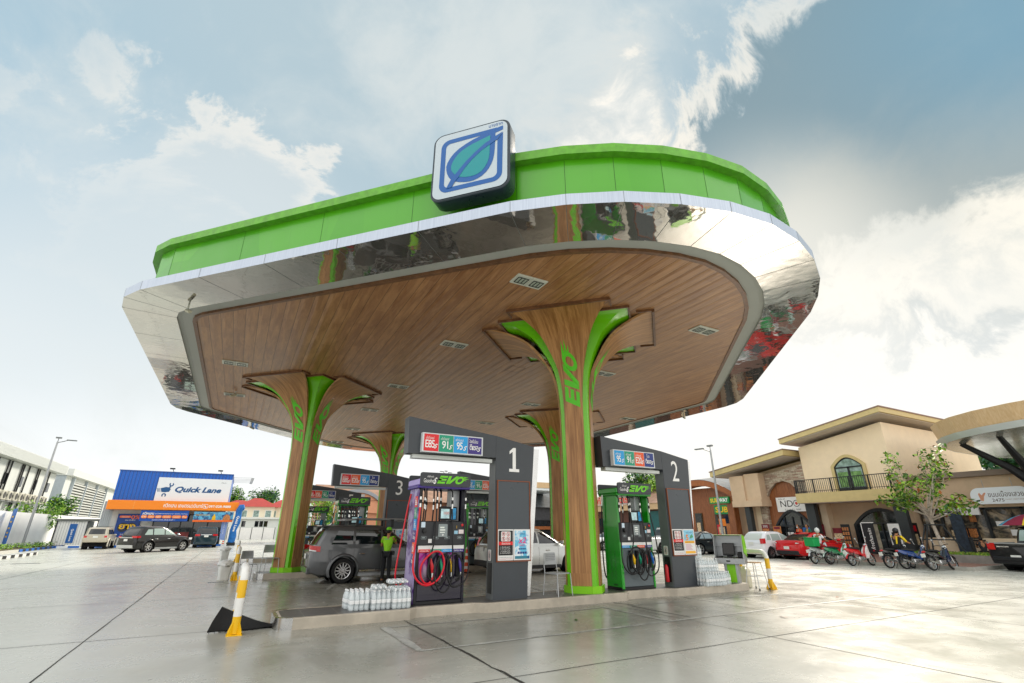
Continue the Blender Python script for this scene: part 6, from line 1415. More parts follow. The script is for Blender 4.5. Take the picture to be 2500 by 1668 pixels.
def archframe(par, name, x, cy, A, B, m, d=.08):
    p = Pl((x, cy, 0), MYX, Z); n = len(A); v = [p.P(a, b_, 0) for a, b_ in A]+[p.P(a, b_, d) for a, b_ in A]+[p.P(a, b_, d) for a, b_ in B]+[p.P(a, b_, 0) for a, b_ in B]
    p.mb.add(v, [(j*n+i, j*n+i+1, (j+1)*n+i+1, (j+1)*n+i) for j in range(3) for i in range(n-1)]+[(0,n,2*n,3*n),(n-1,2*n-1,3*n-1,4*n-1)]); return p.build(name, m, par)
bh = thing('two_storey_building', 'two-storey beige building with sloping olive roof edge, balcony and arched window', 'building', (27.2,-2.4,.14))
def zr(y, a=-5.9, b_=1.0, z0=7.55, z1=8.62): return z0+(z1-z0)*(b_-y)/(b_-a)
bo = -2.4; b = MB(); poly = [(.36-bo, 0),(.36-bo, 7.1-.14),(-5.2-bo, 8.0-.14),(-5.2-bo, 0)]
b.prism([(.36-bo,3.1),(.36-bo,6.98),(-5.25-bo,7.86),(-5.25-bo,3.1)], 0, 13, 'x'); b.build('upper_wall', M_beige, bh)
b = MB(); b.box(.9,13,-5.25-bo,.36-bo,0,3.1); b.build('lower_wall', M_tan, bh)
b = MB(); q_ = [(.97-bo, 7.14),(.97-bo,7.46),(-5.9-bo,8.50),(-5.9-bo,8.18)]; b.prism([(y, z+.10) for y, z in q_[:2]]+[(y, z+.10) for y, z in q_[2:]], -1.18, 14, 'x'); b.build('roof', M_olive, bh)
b = MB(); b.prism([(1.0-bo,7.56),(1.0-bo,7.62),(-5.95-bo,8.67),(-5.95-bo,8.6)], -1.22, 14.05, 'x'); b.build('roof_cap', M_roofc, bh)
b = MB(); b.prism([(.9-bo,7.20),(.9-bo,7.235),(-5.8-bo,8.255),(-5.8-bo,8.22)], -1.1, 13.9, 'x'); b.build('soffit', M_soff, bh)
b = MB(); b.box(-1.25,.9,-5.55-bo,.5-bo,3.12,3.74); b.build('balcony_slab', M_olive, bh); b = MB(); b.box(-1.2,.88,-5.5-bo,.45-bo,3.09,3.118); b.build('balcony_soffit', M_soff, bh)
rl = MB(); xr = -1.2; ya, yb = .42-bo, -5.45-bo
rl.box(xr-.02,xr+.02,yb,ya,4.58,4.63); rl.box(xr-.015,xr+.015,yb,ya,3.84,3.87)
for s_ in (ya, yb): rl.box(xr,.0,s_-.02,s_+.02,4.58,4.63); rl.box(xr,0,s_-.015,s_+.015,3.84,3.87)
nb = 46
for k in range(nb+1): y = yb+(ya-yb)*k/nb; w = .035 if k % 9 == 0 or k == nb else .011; rl.box(xr-w,xr+w,y-w,y+w,3.74,4.6)
for s_ in (ya, yb):
    for k in range(1, 9): x = xr+1.2*k/9; rl.box(x-.011,x+.011,s_-.011,s_+.011,3.74,4.6)
rl.build('balcony_railing', M_iron, bh)
cy = -2.72-bo; O1 = arch(0, 2.16, 3.76, 5.42, 6.12, 12, 1.8); O2 = arch(0, 1.78, 3.76, 5.36, 5.93, 12, 1.8); O3 = arch(0, 1.6, 3.8, 5.34, 5.83, 12, 1.8)
w_ = archframe(bh, 'arched_window', -.005, cy, O1, O2, M_olive, .10); archpanel(w_, 'frame', -.005, cy, O2, M_iron, .03); archpanel(w_, 'curtain_glass', -.037, cy, O3, M_curt, .005)
b = MB(); b.box(-.09,-.045,cy-.06,cy+.06,3.76,5.3); b.box(-.09,-.045,cy-.8,cy+.8,5.26,5.34); b.box(-.09,-.045,cy-.8,cy+.8,3.76,4.0); b.build('mullion', M_iron, w_)
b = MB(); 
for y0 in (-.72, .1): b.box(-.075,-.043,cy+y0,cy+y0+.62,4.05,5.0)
b.build('green_reflection', mat('painted_green_reflection', '#6f9a5a', .2, var=.5, vs=4, spec=.7), w_)  # green reflection in the panes, painted as thin coloured panels
for y0, y1, nm, m in ((.28,-.30,'pillar',M_iron),(-5.0,-5.6,'pillar',M_iron)): b = MB(); b.box(-.75,-.35,y1-bo,y0-bo,0,3.1); b.build(nm, mat('pillar_charcoal', '#33383a', .5), bh)
b = MB(); b.box(.3,.9,-.50-bo,-.06-bo,0,3.1); b.build('pilaster', M_beige, bh)
cy = -3.45-bo; A = arch(0, 3.3, 0, 1.75, 2.72, 14, 2.); B = arch(0, 2.95, 0, 1.72, 2.52, 14, 2.)
e_ = archframe(bh, 'arched_entrance', .9, cy, A, B, M_iron, .16); archpanel(e_, 'glass', .88, cy, B, M_shopg, .03)
b = MB(); b.box(.72,.86,cy-1.45,cy+1.45,1.78,1.86)
for y in (-.75,.0,.75): b.box(.74,.86,cy+y-.03,cy+y+.03,0,1.8)
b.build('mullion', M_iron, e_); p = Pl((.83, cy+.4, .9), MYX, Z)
p.rect(-.6,.1,-.75,.85,.01); p.build('reflection_panel', mat('painted_warm_reflection', '#a9a28e', .15, var=.4, vs=2), e_)  # pale reflection on the door glass, painted as a flat panel
pr_ = Pl((.845, cy-.5, 1.0), MYX, Z); pr_.rect(-.12,.16,-.1,.12,.02); pr_.build('sticker', mat('sticker_cyan', '#9ccbe2', .5), e_)
# ---------------------------------------------------------------- sushi restaurant
def f_stone(N, s, tc):
    q_ = N.node('ShaderNodeSeparateXYZ', i_0=tc).outputs; cb = N.node('ShaderNodeCombineXYZ', i_X=q_[1], i_Y=q_[2])
    br = N.node('ShaderNodeTexBrick', i_Scale=1., i_Mortar_Size=.008, i_Bias=-.25, i_Brick_Width=.40, i_Row_Height=.10, i_Color1=rgb('#c3b7a2'), i_Color2=rgb('#8a5a4a'), i_Mortar=rgb('#8a8272')); N.l.new(cb.outputs[0], br.inputs['Vector'])
    N.l.new(N.mix(N.smooth(N.noise(tc, 5, 4, .7), .45, .65, 0, .5), br.outputs[0], rgb('#6f5a4c')), s.inputs['Base Color']); s.inputs['Roughness'].default_value = .8
    bp = N.node('ShaderNodeBump', i_Strength=.6, i_Distance=.03, i_Invert=False) if False else N.node('ShaderNodeBump', i_Strength=.5, i_Distance=.03); N.l.new(br.outputs[1], bp.inputs['Height']); bp.invert = True; N.l.new(bp.outputs[0], s.inputs['Normal'])
M_stone = nodemat('stone_brick', f_stone)
def slatx(N, b, tc):
    xyz = N.node('ShaderNodeSeparateXYZ', i_0=tc).outputs; q = N.math('MULTIPLY', xyz[1], 11.); fr = N.math('FRACT', q)
    mp = N.node('ShaderNodeMapping', i_Scale=(6, 30, 1.5)); N.l.new(tc, mp.inputs[0]); n = N.noise(mp.outputs[0], 1., 5, .6)
    c = N.mix(N.smooth(n, .3, .7), rgb('#7a431f'), rgb('#a8683a')); c = N.mix(N.math('LESS_THAN', fr, .16), c, rgb('#3a1e0e')); N.l.new(c, b.inputs['Base Color']); b.inputs['Roughness'].default_value = .5
M_slat = nodemat('vertical_slats', slatx)
sr = thing('restaurant_building', 'sushi restaurant with stone wall, wood-slatted arch and sloping olive roof edge', 'building', (27.5,3.2,.14)); so = 3.2
b = MB(); b.prism([(7.0-so,0),(7.0-so,5.2),(.37-so,6.2),(.37-so,0)], .4, 9, 'x'); b.build('rear_wall', M_tan, sr)
# stone wall with arched recess
A = [(-2.05,0)]+[(-1.72,0)]; n = 14; arcp = arch(0, 3.7, 0, 3.5, 4.85, n, 2.2)
p = Pl((0, 2.15-so, 0), MYX, Z); outer = [(-2.1,0)]+[(-2.1, 3.0)]+[(-2.1+4.0*k/n, 5.15+.75*k/n) for k in range(n-1)]+[(1.78,3.0),(1.78,0)]
outer = [(-2.1,0),(-2.1,5.2),(1.78,5.85),(1.78,0)]
def respt(P_, m):                                    # resample an open outline to m points
    ln = [0]; 
    for a, c in zip(P_, P_[1:]): ln.append(ln[-1]+math.dist(a, c))
    out = []
    for k in range(m):
        d = ln[-1]*k/(m-1); i = max(j for j in range(len(ln)) if ln[j] <= d+1e-9); i = min(i, len(P_)-2); f = (d-ln[i])/(ln[i+1]-ln[i]); out.append((P_[i][0]+(P_[i+1][0]-P_[i][0])*f, P_[i][1]+(P_[i+1][1]-P_[i][1])*f))
    return out
oo = [(-2.1,0),(-2.1,1.7),(-2.1,3.4),(-2.1,5.2),(-1.2,5.35),(-.4,5.48),(.4,5.62),(1.1,5.73),(1.78,5.85),(1.78,3.9),(1.78,2.),(1.78,0)]; ii = [(-1.55,0),(-1.55,1.2),(-1.55,2.4),(-1.5,3.5),(-1.1,4.2),(-.55,4.65),(.05,4.8),(.6,4.62),(1.1,4.1),(1.4,3.3),(1.4,1.6),(1.4,0)]
p.strip(oo, ii, .3); p.strip(ii, [(a, c) for a, c in ii], .3); nn = len(ii); p.mb.add([p.P(a, c, .3) for a, c in ii]+[p.P(a, c, 0) for a, c in ii], [(i, i+1, i+1+nn, i+nn) for i in range(nn-1)]); p.build('stone_wall', M_stone, sr)
b = MB(); b.box(-.05,.4,.7-so,3.9-so,0,4.9); b.build('slatted_arch', M_slat, sr)
b = MB(); b.prism([(7.3-so,5.42),(7.3-so,5.80),(.7-so,6.80),(.7-so,6.42)], -1.7, 6, 'x'); b.build('roof', M_olive, sr); b = MB(); b.prism([(7.35-so,5.80),(7.35-so,5.86),(.66-so,6.87),(.66-so,6.81)], -1.75, 6, 'x'); b.build('roof_cap', M_roofc, sr)
b = MB(); b.prism([(7.2-so,5.38),(7.2-so,5.41),(.8-so,6.38),(.8-so,6.35)], -1.6, .6, 'x'); b.build('soffit', M_soff, sr)
b = MB(); b.box(-1.15,.3,4.75-so,5.95-so,3.25,5.35); b.box(-1.0,.3,3.5-so,4.75-so,3.25,5.45); b.box(-1.2,.3,3.42-so,5.98-so,3.05,3.5); b.build('render_bulkhead', M_tan, sr)
b = MB(); b.box(-.2,.3,4.25-so,4.75-so,0,3.1); b.build('pilaster', M_beige, sr); b = MB(); b.box(-1.0,-.6,4.68-so,5.1-so,0,3.05); b.build('pillar', MATS['pillar_charcoal'], sr)
sg = thing('shop_sign', 'white rectangular sign reading NDO over the arched restaurant door', 'sign', (27.38,1.85,3.28)); b = MB(); b.box(-.07,0,-1.08,1.08,-.5,.5); b.build('board', M_white, sg)
text('ND', M_tex, sg, (-.074,.30,.05), MYX, Z, .95, .44); p = Pl((-.074,-.45,.05), MYX, Z); A = [(.24*cos(2*pi*k/24), .23*sin(2*pi*k/24)) for k in range(24)]; B = [(.2*cos(2*pi*k/24), .19*sin(2*pi*k/24)) for k in range(24)]; p.strip(A, B, .004, True); p.build('ring_letter', M_tex, sg)
p = Pl((-.074,-.45,.05), MYX, Z); p.poly([(.1*cos(2*pi*k/16), .1*sin(2*pi*k/16)) for k in range(16)]); p.build('red_dot', M_red, sg)
text('เอ็นโดะ ซูชิ', M_tex, sg, (-.074,.62,.38), MYX, Z, .5, .12); text('えんどうすし  SUSHI', M_tex, sg, (-.074,-.1,-.36), MYX, Z, 1.2, .12)
cy = 1.95-so; A = arch(0, 2.9, 0, 1.6, 2.78, 14, 1.8); B = arch(0, 2.6, 0, 1.58, 2.6, 14, 1.8); e_ = archframe(sr, 'arched_entrance', -.06, cy, A, B, M_iron, .14); archpanel(e_, 'glass', -.06, cy, B, M_shopg, .03)
b = MB(); b.box(-.2,-.09,cy-1.25,cy+1.25,1.62,1.70)
for y in (-.62,.0,.62): b.box(-.18,-.09,cy+y-.03,cy+y+.03,0,2.3)
b.build('mullion', M_iron, e_)
for k, (y, z) in enumerate(((.55,1.15),(.3,1.15),(-.9,1.0))): p = Pl((-.095, cy+y, z), MYX, Z); p.rect(-.16,.16,-.1,.1,.01); p.build('notice', M_white if k < 2 else mat('dark_notice', '#28405a', .4), e_)
def board(lab, x, y, z, w, h, m, accents=(), rz=0, stand=True, name='menu_board', group='menu and poster boards outside the shops'):
    t = thing(name, lab, 'poster board', (x, y, .14), R(rz), group); b = MB(); b.box(-.015,.015,-w/2,w/2,z-.14-h/2,z-.14+h/2); bd = b.build('board', m, t)
    for (p0, p1, q0, q1, mm) in accents: p = Pl((-.0155, 0, z-.14), MYX, Z); p.rect(p0*w, p1*w, q0*h, q1*h, .004); p.build('picture', mm, bd)
    if stand: b = MB(); b.box(.016,.05,-w/2+.03,-w/2+.06,0,z-.14+h/2); b.box(.016,.05,w/2-.06,w/2-.03,0,z-.14+h/2); b.build('stand', M_iron, t)
    return t
M_food = mat('food_picture', '#c8814a', .5, var=.5, vs=14); M_food2 = mat('food_picture_pale', '#e0c8a0', .5, var=.5, vs=12); M_dred = mat('dark_red_print', '#7a1f2a', .5, var=.3, vs=6); M_orange = mat('orange_paint', '#f2860f', .4)
board('red and cream sushi poster with 30% in the window left of the stone wall', 27.0, 3.95, 1.55, .62, .8, M_dred, [(-.42,.42,-.45,.1,M_food)])
text('30%', M_wtext, bpy.data.objects[-1] if False else [o for o in bpy.data.objects if o.get('label','').startswith('red and cream sushi')][0], (-.022,0,1.65), MYX, Z, .4, .16)
board('food poster at the right foot of the stone wall', 27.0, 3.05, 1.45, .6, .7, M_food, [(-.4,.4,.2,.45,M_dred)])
board('blue and red poster on the left of the charcoal pillar', 26.5, .55, 1.35, .5, .7, mat('blue_print', '#2a62b0', .5, var=.3), [(-.4,.4,-.4,.0,M_food2)])
board('tall dark menu poster behind the charcoal pillar', 27.3, .05, 1.3, .5, 1.2, M_dred, [(-.4,.4,-.4,-.1,M_food)])
board('dark red poster with pastry pictures beside the beige pilaster', 27.2, -1.1, 1.3, .62, .75, M_dred, [(-.42,.42,-.4,.05,M_food2)])
board('tall black menu board with rows of pictures left of the arched entrance', 27.2, -1.62, 1.1, .55, 1.6, M_black, [(-.4+.27*i,-.2+.27*i,-.42+.17*j,-.3+.17*j,M_food) for i in range(3) for j in range(5)])
board('white framed poster board behind the black motorcycles', 25.2, -5.35, 1.15, .62, 1.5, M_white, [(-.3,.35,-.45,.2,M_black),(-.1,.3,-.2,.0,M_yel)], rz=-10)
board('narrow dark menu board on the right side of the arched entrance', 26.9, -5.6, 1.2, .45, 1.5, M_black, [(-.3,.3,.2,.4,M_red),(-.3,.3,-.3,.1,M_food2)], rz=-12)
bn = thing('banner_stand', 'black banner stand with white script lettering between the scooter and the black motorcycle', 'banner', (24.6,-4.3,.14), R(0)); b = MB(); b.box(-.01,.01,-.32,.32,.18,1.8); o = b.build('banner_cloth', mat('banner_black', '#1b1d20', .7), bn)
text('Inthanin', M_wtext, o, (-.012,-.03,.95), (0,0,1), (0,1,0), 1.15, .20, shear=.35); p = Pl((-.012,-.02,.32), MYX, Z); p.poly([(.07*(1 if k % 2 else .4)*cos(pi*k/6), .07*(1 if k % 2 else .4)*sin(pi*k/6)) for k in range(12)]); p.build('flower_mark', M_red, o)
b = MB(); b.box(-.02,.02,.32,.36,0,1.84); b.box(-.02,.02,-.34,.36,1.8,1.84); b.box(-.2,.2,.30,.36,0,.03); b.box(-.2,.2,-.34,-.3,0,.03); b.build('frame', M_white, bn)
# ---------------------------------------------------------------- sandwich shop with curved wood front
ss = thing('sandwich_shop', 'low shop with curved brown wood eave, grey shingle roof and green sign', 'building', (29.8,11,.14)); M_shing = mat('grey_shingle', '#6b7074', .8, var=.3, vs=2, bump=.5, bs=14)
M_bwood = mat('brown_wood', '#9a5a2e', .5, var=.15, vs=4)
nn = 12; top = [(14.8-8.3*k/nn, 3.35+2.35*(1-((k/nn-.35)/.65)**2) if k/nn > .35 else 5.7-.6*((.35-k/nn)/.35)**2) for k in range(nn+1)]
p = Pl((-.8,0,0), MYX, Z); up_ = [(-(y-11), z) for y, z in top]; lo_ = [(a, z-.52) for a, z in up_]; p.strip(up_, lo_, 0); b = p.mb
b.add([p.P(a, z, 0) for a, z in lo_]+[p.P(a, z, -1.2) for a, z in lo_], [(i, i+1, i+1+len(lo_), i+len(lo_)) for i in range(len(lo_)-1)]); p.build('curved_eave', M_bwood, ss, )
p = Pl((-.8,0,0), MYX, Z); p.mb.add([p.P(a, z+.02, .03) for a, z in up_]+[p.P(a, z+.9, -7) for a, z in up_], [(i, i+1, i+1+len(lo_), i+len(lo_)) for i in range(len(lo_)-1)]); p.build('shingle_roof', M_shing, ss)
b = MB(); b.box(.3,5,-4.6,3.8,0,5.0); b.build('wall', M_slat, ss)
for y0, y1, z0, z1, nm in ((-.1,-4.1,.9,2.75,'shop_window'),(2.15,1.35,.9,2.75,'shop_window')):
    b = MB(); b.box(.2,.3,y1,y0,z0-.08,z1+.08); f_ = b.build(nm, mat('brass_frame', '#4a4230', .5), ss); b = MB(); b.box(.17,.199,y1+.07,y0-.07,z0,z1); b.build('glass', M_shopg, f_)
    k = 0
    for (a, c, e, f, mm) in (((-.5,-1.2,1.7,2.3,M_orange),(-2.4,-3.9,1.9,2.45,M_orange),(-3.4,-3.9,1.2,1.8,M_yel),(-1.2,-1.8,1.0,1.9,M_food),(-3.4,-3.9,.95,1.18,mat('green_print','#1f8a4a',.5)),(-.6,-1.0,1.0,1.6,M_food2)) if nm and y0 < 0 else ((2.0,1.6,1.0,2.0,M_food2),)): b = MB(); b.box(.155,.168,c,a,e,f); b.build('poster', mm, f_)
s_ = thing('shop_sign', 'green sign with yellow and white letters on the wall behind the brown post', 'sign', (29.9,8.9,3.2)); b = MB(); b.box(-.1,0,-1.8,1.8,-.38,.38); b.build('board', mat('sign_green', '#0d8a46', .4), s_); text('SUB', mat('sign_yellow', '#f4c912', .4), s_, (-.104,1.0,0), MYX, Z, 1.3, .48, bold=.03); text('WAY', M_wtext, s_, (-.104,-.6,0), MYX, Z, 1.4, .48, bold=.03)
s_ = thing('hanging_sign', 'small green sign on the brown wooden post, yellow and white letters', 'sign', (26.75,7.5,3.80)); b = MB(); b.box(-.08,.08,-.95,.95,-.25,.25); b.build('board', MATS['sign_green'], s_); text('SUB', MATS['sign_yellow'], s_, (-.084,.46,0), MYX, Z, .8, .32, bold=.03); text('WAY', M_wtext, s_, (-.084,-.44,0), MYX, Z, .85, .32, bold=.03)
b = MB(); b.box(26.85,27.45,6.35,6.95,.14,4.1); o = b.build('wooden_post', M_slat); tag(o, 'square brown slatted post carrying the small green sign', 'post')
board('red poster with a cartoonless food picture left of the lamp post', 28.9, 9.6, 1.5, .55, .9, M_red, [(-.25,.25,-.3,.3,M_food2)])['label'] = 'red poster with a pale picture left of the lamp post, before the sandwich shop'
board('food poster between the lamp post and the brown post', 28.9, 8.2, 1.6, .55, 1.3, M_food, [(-.4,.4,.15,.4,M_red)])
# ---------------------------------------------------------------- snack shops at the right
sh_ = thing('snack_shop_building', 'low tan building with snack counters and glass fronts at the right edge', 'building', (28.6,-10,.14)); so = -10
b = MB(); b.box(.0,7,-6,4.6,2.6,4.25); b.build('upper_wall', M_tan, sh_); b = MB(); b.box(-.25,7,-6.2,4.7,4.26,4.55); b.build('roof', mat('roof_taupe', '#8d7d70', .6), sh_)
b = MB(); b.box(0,7,-6,4.6,0,1.0); b.build('lower_wall', M_beige, sh_); M_snack = nodemat('snack_glass', lambda N, s, tc: (N.l.new(N.mix(N.smooth(N.noise(tc, 1.3, 5, .6, 1.), .42, .66), rgb('#2a2d2e'), rgb('#a08e74')), s.inputs['Base Color']), s.inputs['Roughness'].__setattr__('default_value', .06)))  # warm interior and reflections are mottled into the glass colour
b = MB(); b.box(.12,7,-6,4.6,1.0,2.6); b.build('glass_front', M_snack, sh_)
for k, (y, z, w, h, m) in enumerate(((2.9,2.1,.25,.7,M_food),(2.2,2.15,.3,.6,M_food),(1.0,1.75,.5,.25,M_white),(.6,1.3,.3,.3,M_white),(-.6,1.7,.5,.25,M_yel),(-1.0,1.3,.6,.35,M_food),(-2.4,1.5,.5,.8,M_food2),(3.2,1.25,.3,.3,M_food2))): b = MB(); b.box(.10,.118,y-w/2,y+w/2,z-h/2,z+h/2); b.build('counter_display', m, sh_)
b = MB()
for y in (3.6,1.55,-.0,-1.6,-3.2): b.box(-.02,.119,y-.06,y+.06,1.0,2.6)
b.box(-.02,.119,-6,4.6,2.5,2.6); b.build('window_post', M_iron, sh_)
b = MB(); b.box(-.45,0,1.9,3.3,.86,.92); ct = b.build('counter', M_iron, sh_)
b = MB(); b.box(-.12,0,2.05,2.95,.98,1.55); b.build('menu_frame', M_iron, sh_); b = MB(); b.box(-.13,-.121,2.1,2.46,1.03,1.5); b.box(-.13,-.121,2.53,2.9,1.03,1.5); b.build('menu_picture', M_food, sh_)
b = MB(); b.box(-.2,-.1,3.15,4.55,.02,2.5); dp = b.build('dark_jamb', mat('dark_jamb', '#22272b', .5), sh_) if False else None
s_ = thing('shop_sign', 'white strip sign behind the young tree leaves', 'sign', (28.45,-7.35,2.55)); b = MB(); b.box(-.08,.08,-.95,.9,-.2,.2); b.build('board', M_white, s_); text('aiko', mat('brown_ink', '#8a4a3a', .5), s_, (-.084,0,0), MYX, Z, .8, .22)
s_ = thing('shop_sign', 'white rounded sign with Thai lettering and 2475 hanging from the tan wall', 'sign', (28.3,-9.45,3.32)); p = Pl((0,0,0), MYX, Z); p.slab(rrect(2.5,.86,.42,8), .08); p.build('board', mat('sign_pale', '#e4ecf0', .3, emit='#ffffff', es=.05), s_)
text('ขนมเบื้องเสวย', mat('sign_ink', '#54403a', .5), s_, (-.085,-.25,.08), MYX, Z, 1.45, .30); text('2475', MATS['sign_ink'], s_, (-.085,.12,-.24), MYX, Z, .5, .16); text('SWEET HERITAGE', mat('pale_ink', '#b9a89a', .5), s_, (-.085,-.55,-.22), MYX, Z, .75, .06)
p = Pl((-.085,.75,-.02), MYX, Z); p.poly([(-.1,-.22),(.02,-.25),(.08,-.02),(.2,.16),(.14,.2),(-.0,.06),(-.08,.2),(-.14,.12)]); p.build('figure_mark', mat('peach_ink', '#e0a080', .5), s_)
for y in (-.6,.6): b = MB(); b.cyl((.05,y,.42), (.05,y,.9), .012, 6); b.build('hanger', M_alu, s_)
b = MB(); b.M = Matrix.Translation((27.9,-7.35,.14))@Matrix.Rotation(R(0), 4, 'X'); b.box(-.05,.05,-.28,.28,0,2.4); o = b.build('menu_column', mat('menu_column', '#2b3a4a', .5, var=.5, vs=6)); tag(o, 'tall narrow dark menu column leaning behind the young tree', 'menu board')
b = MB(); b.lathe([(.09,0),(.09,1.0),(.11,1.02),(.11,1.08),(.0,1.1)], 12, Matrix.Translation((25.6,-8.55,.14))); o = b.build('bollard', M_iron); tag(o, 'black post standing in front of the snack counter', 'bollard')
ux, uy = 24.4, -11.4; um = thing('parasol', 'striped red, yellow and blue parasol over the black pickup', 'parasol', (ux, uy, .0)); cols = ['#8a2440','#e0c22a','#3aa0c8','#8a2440','#e0c22a','#8a2440','#e0c22a','#3aa0c8']
for k in range(8):
    b = MB(); P = []
    for j in range(5): rr = 1.15*j/4; zz = 2.28-.5*(j/4)**1.7; P.append([(rr*cos(2*pi*(k+u/2)/8), rr*sin(2*pi*(k+u/2)/8), zz) for u in range(3)])
    b.loft(P, False, False); b.build('canopy_panel', mat('parasol_'+str(k), cols[k], .7), um, smooth=True)
b = MB(); b.cyl((0,0,0), (0,0,2.3), .02, 8); b.build('pole', M_iron, um)
# second canopy with branching steel column
c2 = thing('side_canopy', 'curved canopy with wood fascia, white edge and branching black column at the right', 'canopy', (32,-16,0)); pts = []
for k in range(33): a = 2*pi*k/33; pts.append((9.6*abs(cos(a))**.75*(1 if cos(a) > 0 else -1), 8.6*abs(sin(a))**.75*(1 if sin(a) > 0 else -1)))
def rg(za, zb, fa, fb, b): n = len(pts); b.add([(x*fa, y*fa, za) for x, y in pts]+[(x*fb, y*fb, zb) for x, y in pts], [(i, (i+1) % n, (i+1) % n+n, i+n) for i in range(n)])
b = MB(); rg(6.25,7.05,1.,1.02,b); rg(7.05,7.1,1.02,.6,b); b.build('wood_fascia', nodemat('pale_wood_fascia', f_wood((14,14,1.2), '#c8a578', '#dcc098')), c2); b = MB(); rg(5.98,6.24,.985,1.015,b); b.build('edge_trim', mat('trim_white', '#dfe6ea', .35), c2)
b = MB(); b.add([(x*.985, y*.985, 5.985) for x, y in pts], [tuple(range(len(pts)))]); b.build('soffit', mat('pale_soffit', '#d9dcd8', .16, .5, var=.1, vs=.6), c2)
M_blk = mat('steel_black', '#1d2023', .5)
for k, (ex_, ey) in enumerate(((-5.4,6.9),(-6.6,4.9),(-4.6,1.0),(-1.2,4.0),(-2.0,1.2))): b = MB(); b.tube([(-4.6,4.6,3.6),(-4.6+(ex_+4.6)*.35,4.6+(ey-4.6)*.35,4.6),(ex_,ey,6.0)], [.30,.20,.12], 6); b.build('branch', M_blk, c2, smooth=True)
b = MB(); b.tube([(-4.2,4.3,0),(-4.35,4.4,1.8),(-4.6,4.6,3.8)], [.36,.34,.34], 8); b.build('column', M_blk, c2, smooth=True)
# ---------------------------------------------------------------- lamp posts
def lamp(lab, x, y, h, arms=1, rz=0):
    t = thing('street_lamp', lab, 'street lamp', (x, y, 0), R(rz), 'tall grey lamp posts'); b = MB(); b.tube([(0,0,0),(0,0,h)], [.11,.07], 10); b.build('pole', M_alu, t, smooth=True)
    b = MB(); b.tube([(0,0,h),(0,0,h+.3)], .03, 6); b.box(-.22,.22,-.12,.12,h+.3,h+.42); b.build('floodlight', mat('lamp_grey', '#6f7475', .4), t)
    for s in ((1,) if arms == 1 else (1,-1)): b = MB(); b.tube([(0,0,h-.1),(s*.4,0,h+.05),(s*.7,0,h+.2)], .035, 6); b.box(min(s*.6,s*1.35),max(s*.6,s*1.35),-.13,.13,h+.17,h+.25); b.build('lamp_head', MATS['lamp_grey'], t)
lamp('grey lamp post in the hedge at the far left', -24.0, 39.9, 9.3, 1, 10); lamp('grey lamp post behind tower 2 in front of the sandwich shop', 25.2, 6.4, 7.6, 1, 100)
lamp('double-armed lamp post far behind, seen over the purple pump', 19, 50, 9.4, 2, 30); lamp('lamp post whose head peeps out at the far left edge', -24.5, 21.5, 9.3, 1, 0)
# ---------------------------------------------------------------- tyre shop on the left
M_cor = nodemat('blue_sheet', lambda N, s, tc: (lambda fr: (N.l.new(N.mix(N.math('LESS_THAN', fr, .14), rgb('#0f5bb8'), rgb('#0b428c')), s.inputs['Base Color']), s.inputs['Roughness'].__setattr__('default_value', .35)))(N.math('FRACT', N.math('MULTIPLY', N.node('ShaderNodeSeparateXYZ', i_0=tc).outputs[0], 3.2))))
ql = thing('tyre_shop', 'tyre shop with blue corrugated front, orange awning band and glass doors', 'building', (-14,41,0))
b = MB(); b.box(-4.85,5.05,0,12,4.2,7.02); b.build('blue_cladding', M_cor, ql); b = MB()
for k in range(32): x = -4.75+k*.31; b.prism([(x-.03,-.0),(x-.015,-.05),(x+.015,-.05),(x+.03,0)], 4.2, 7.02, 'z')
b.build('sheet_rib', mat('blue_rib', '#1a6fd0', .35), ql); b = MB(); b.box(-4.9,5.1,-.07,12.1,7.02,7.12); b.build('parapet_cap', mat('cap_blue', '#1d4f9a', .4), ql)
b = MB(); b.box(-4.6,5.0,.6,12,0,4.2); b.build('wall', mat('shop_grey', '#c2c4c2', .7, var=.1), ql)
b = MB(); b.box(-5.5,-4.6,.9,12,0,4.15); 
for k in range(6): b.box(-5.46+k*.15,-5.41+k*.15,.84,.9,0,4.15)
b.build('side_annex', mat('grey_sheet', '#b4bcc0', .5, .2), ql)
b = MB(); b.bbox(-5.0,6.1,-.8,1.0,3.36,4.22,.02); b.build('orange_awning', M_orange, ql)
b = MB(); 
for x in (-2.9,-.4,1.9,4.0): b.box(x-.008,x+.008,-.806,-.80,3.38,4.2)
b.build('awning_joint', mat('joint_pale', '#f3c27a', .5), ql)
text('ควิกเลน เกษตรนวมินทร์', M_wtext, ql, (1.2,-.81,3.80), X, Z, 3.35, .38, bold=.01); text('097-028-9888', M_wtext, ql, (4.4,-.81,3.76), X, Z, 2.0, .24, bold=.02)
p = Pl((3.12,-.81,3.76), X, Z); p.strip(rrect(.42,.42,.09,4), rrect(.36,.36,.07,4), .004, True); p.poly([(-.12,.08),(-.06,.12),(-.02,.03),(.03,-.02),(.12,-.05),(.08,-.12),(-.02,-.10),(-.1,0)], .005); p.build('phone_symbol', M_wtext, ql)
b = MB(); b.box(-1.5,5.03,-.10,-.055,4.23,6.52); sp = b.build('sign_panel', mat('sign_panel_white', '#dfe4e8', .4), ql); M_qb = mat('dark_blue_ink', '#0e4f84', .4)
text('Quick Lane', M_qb, sp, (2.15,-.101,5.35), X, Z, 4.15, .66, bold=.045, shear=.3); text('ควิกเลน', M_tex, sp, (4.3,-.101,6.18), X, Z, .45, .1)
p = Pl((-.75,-.104,5.33), X, Z)                         # fist and spanner mark
p.poly([(-.42,.12),(.0,.26),(.34,.22),(.46,.05),(.36,-.2),(.05,-.26),(-.28,-.24)])
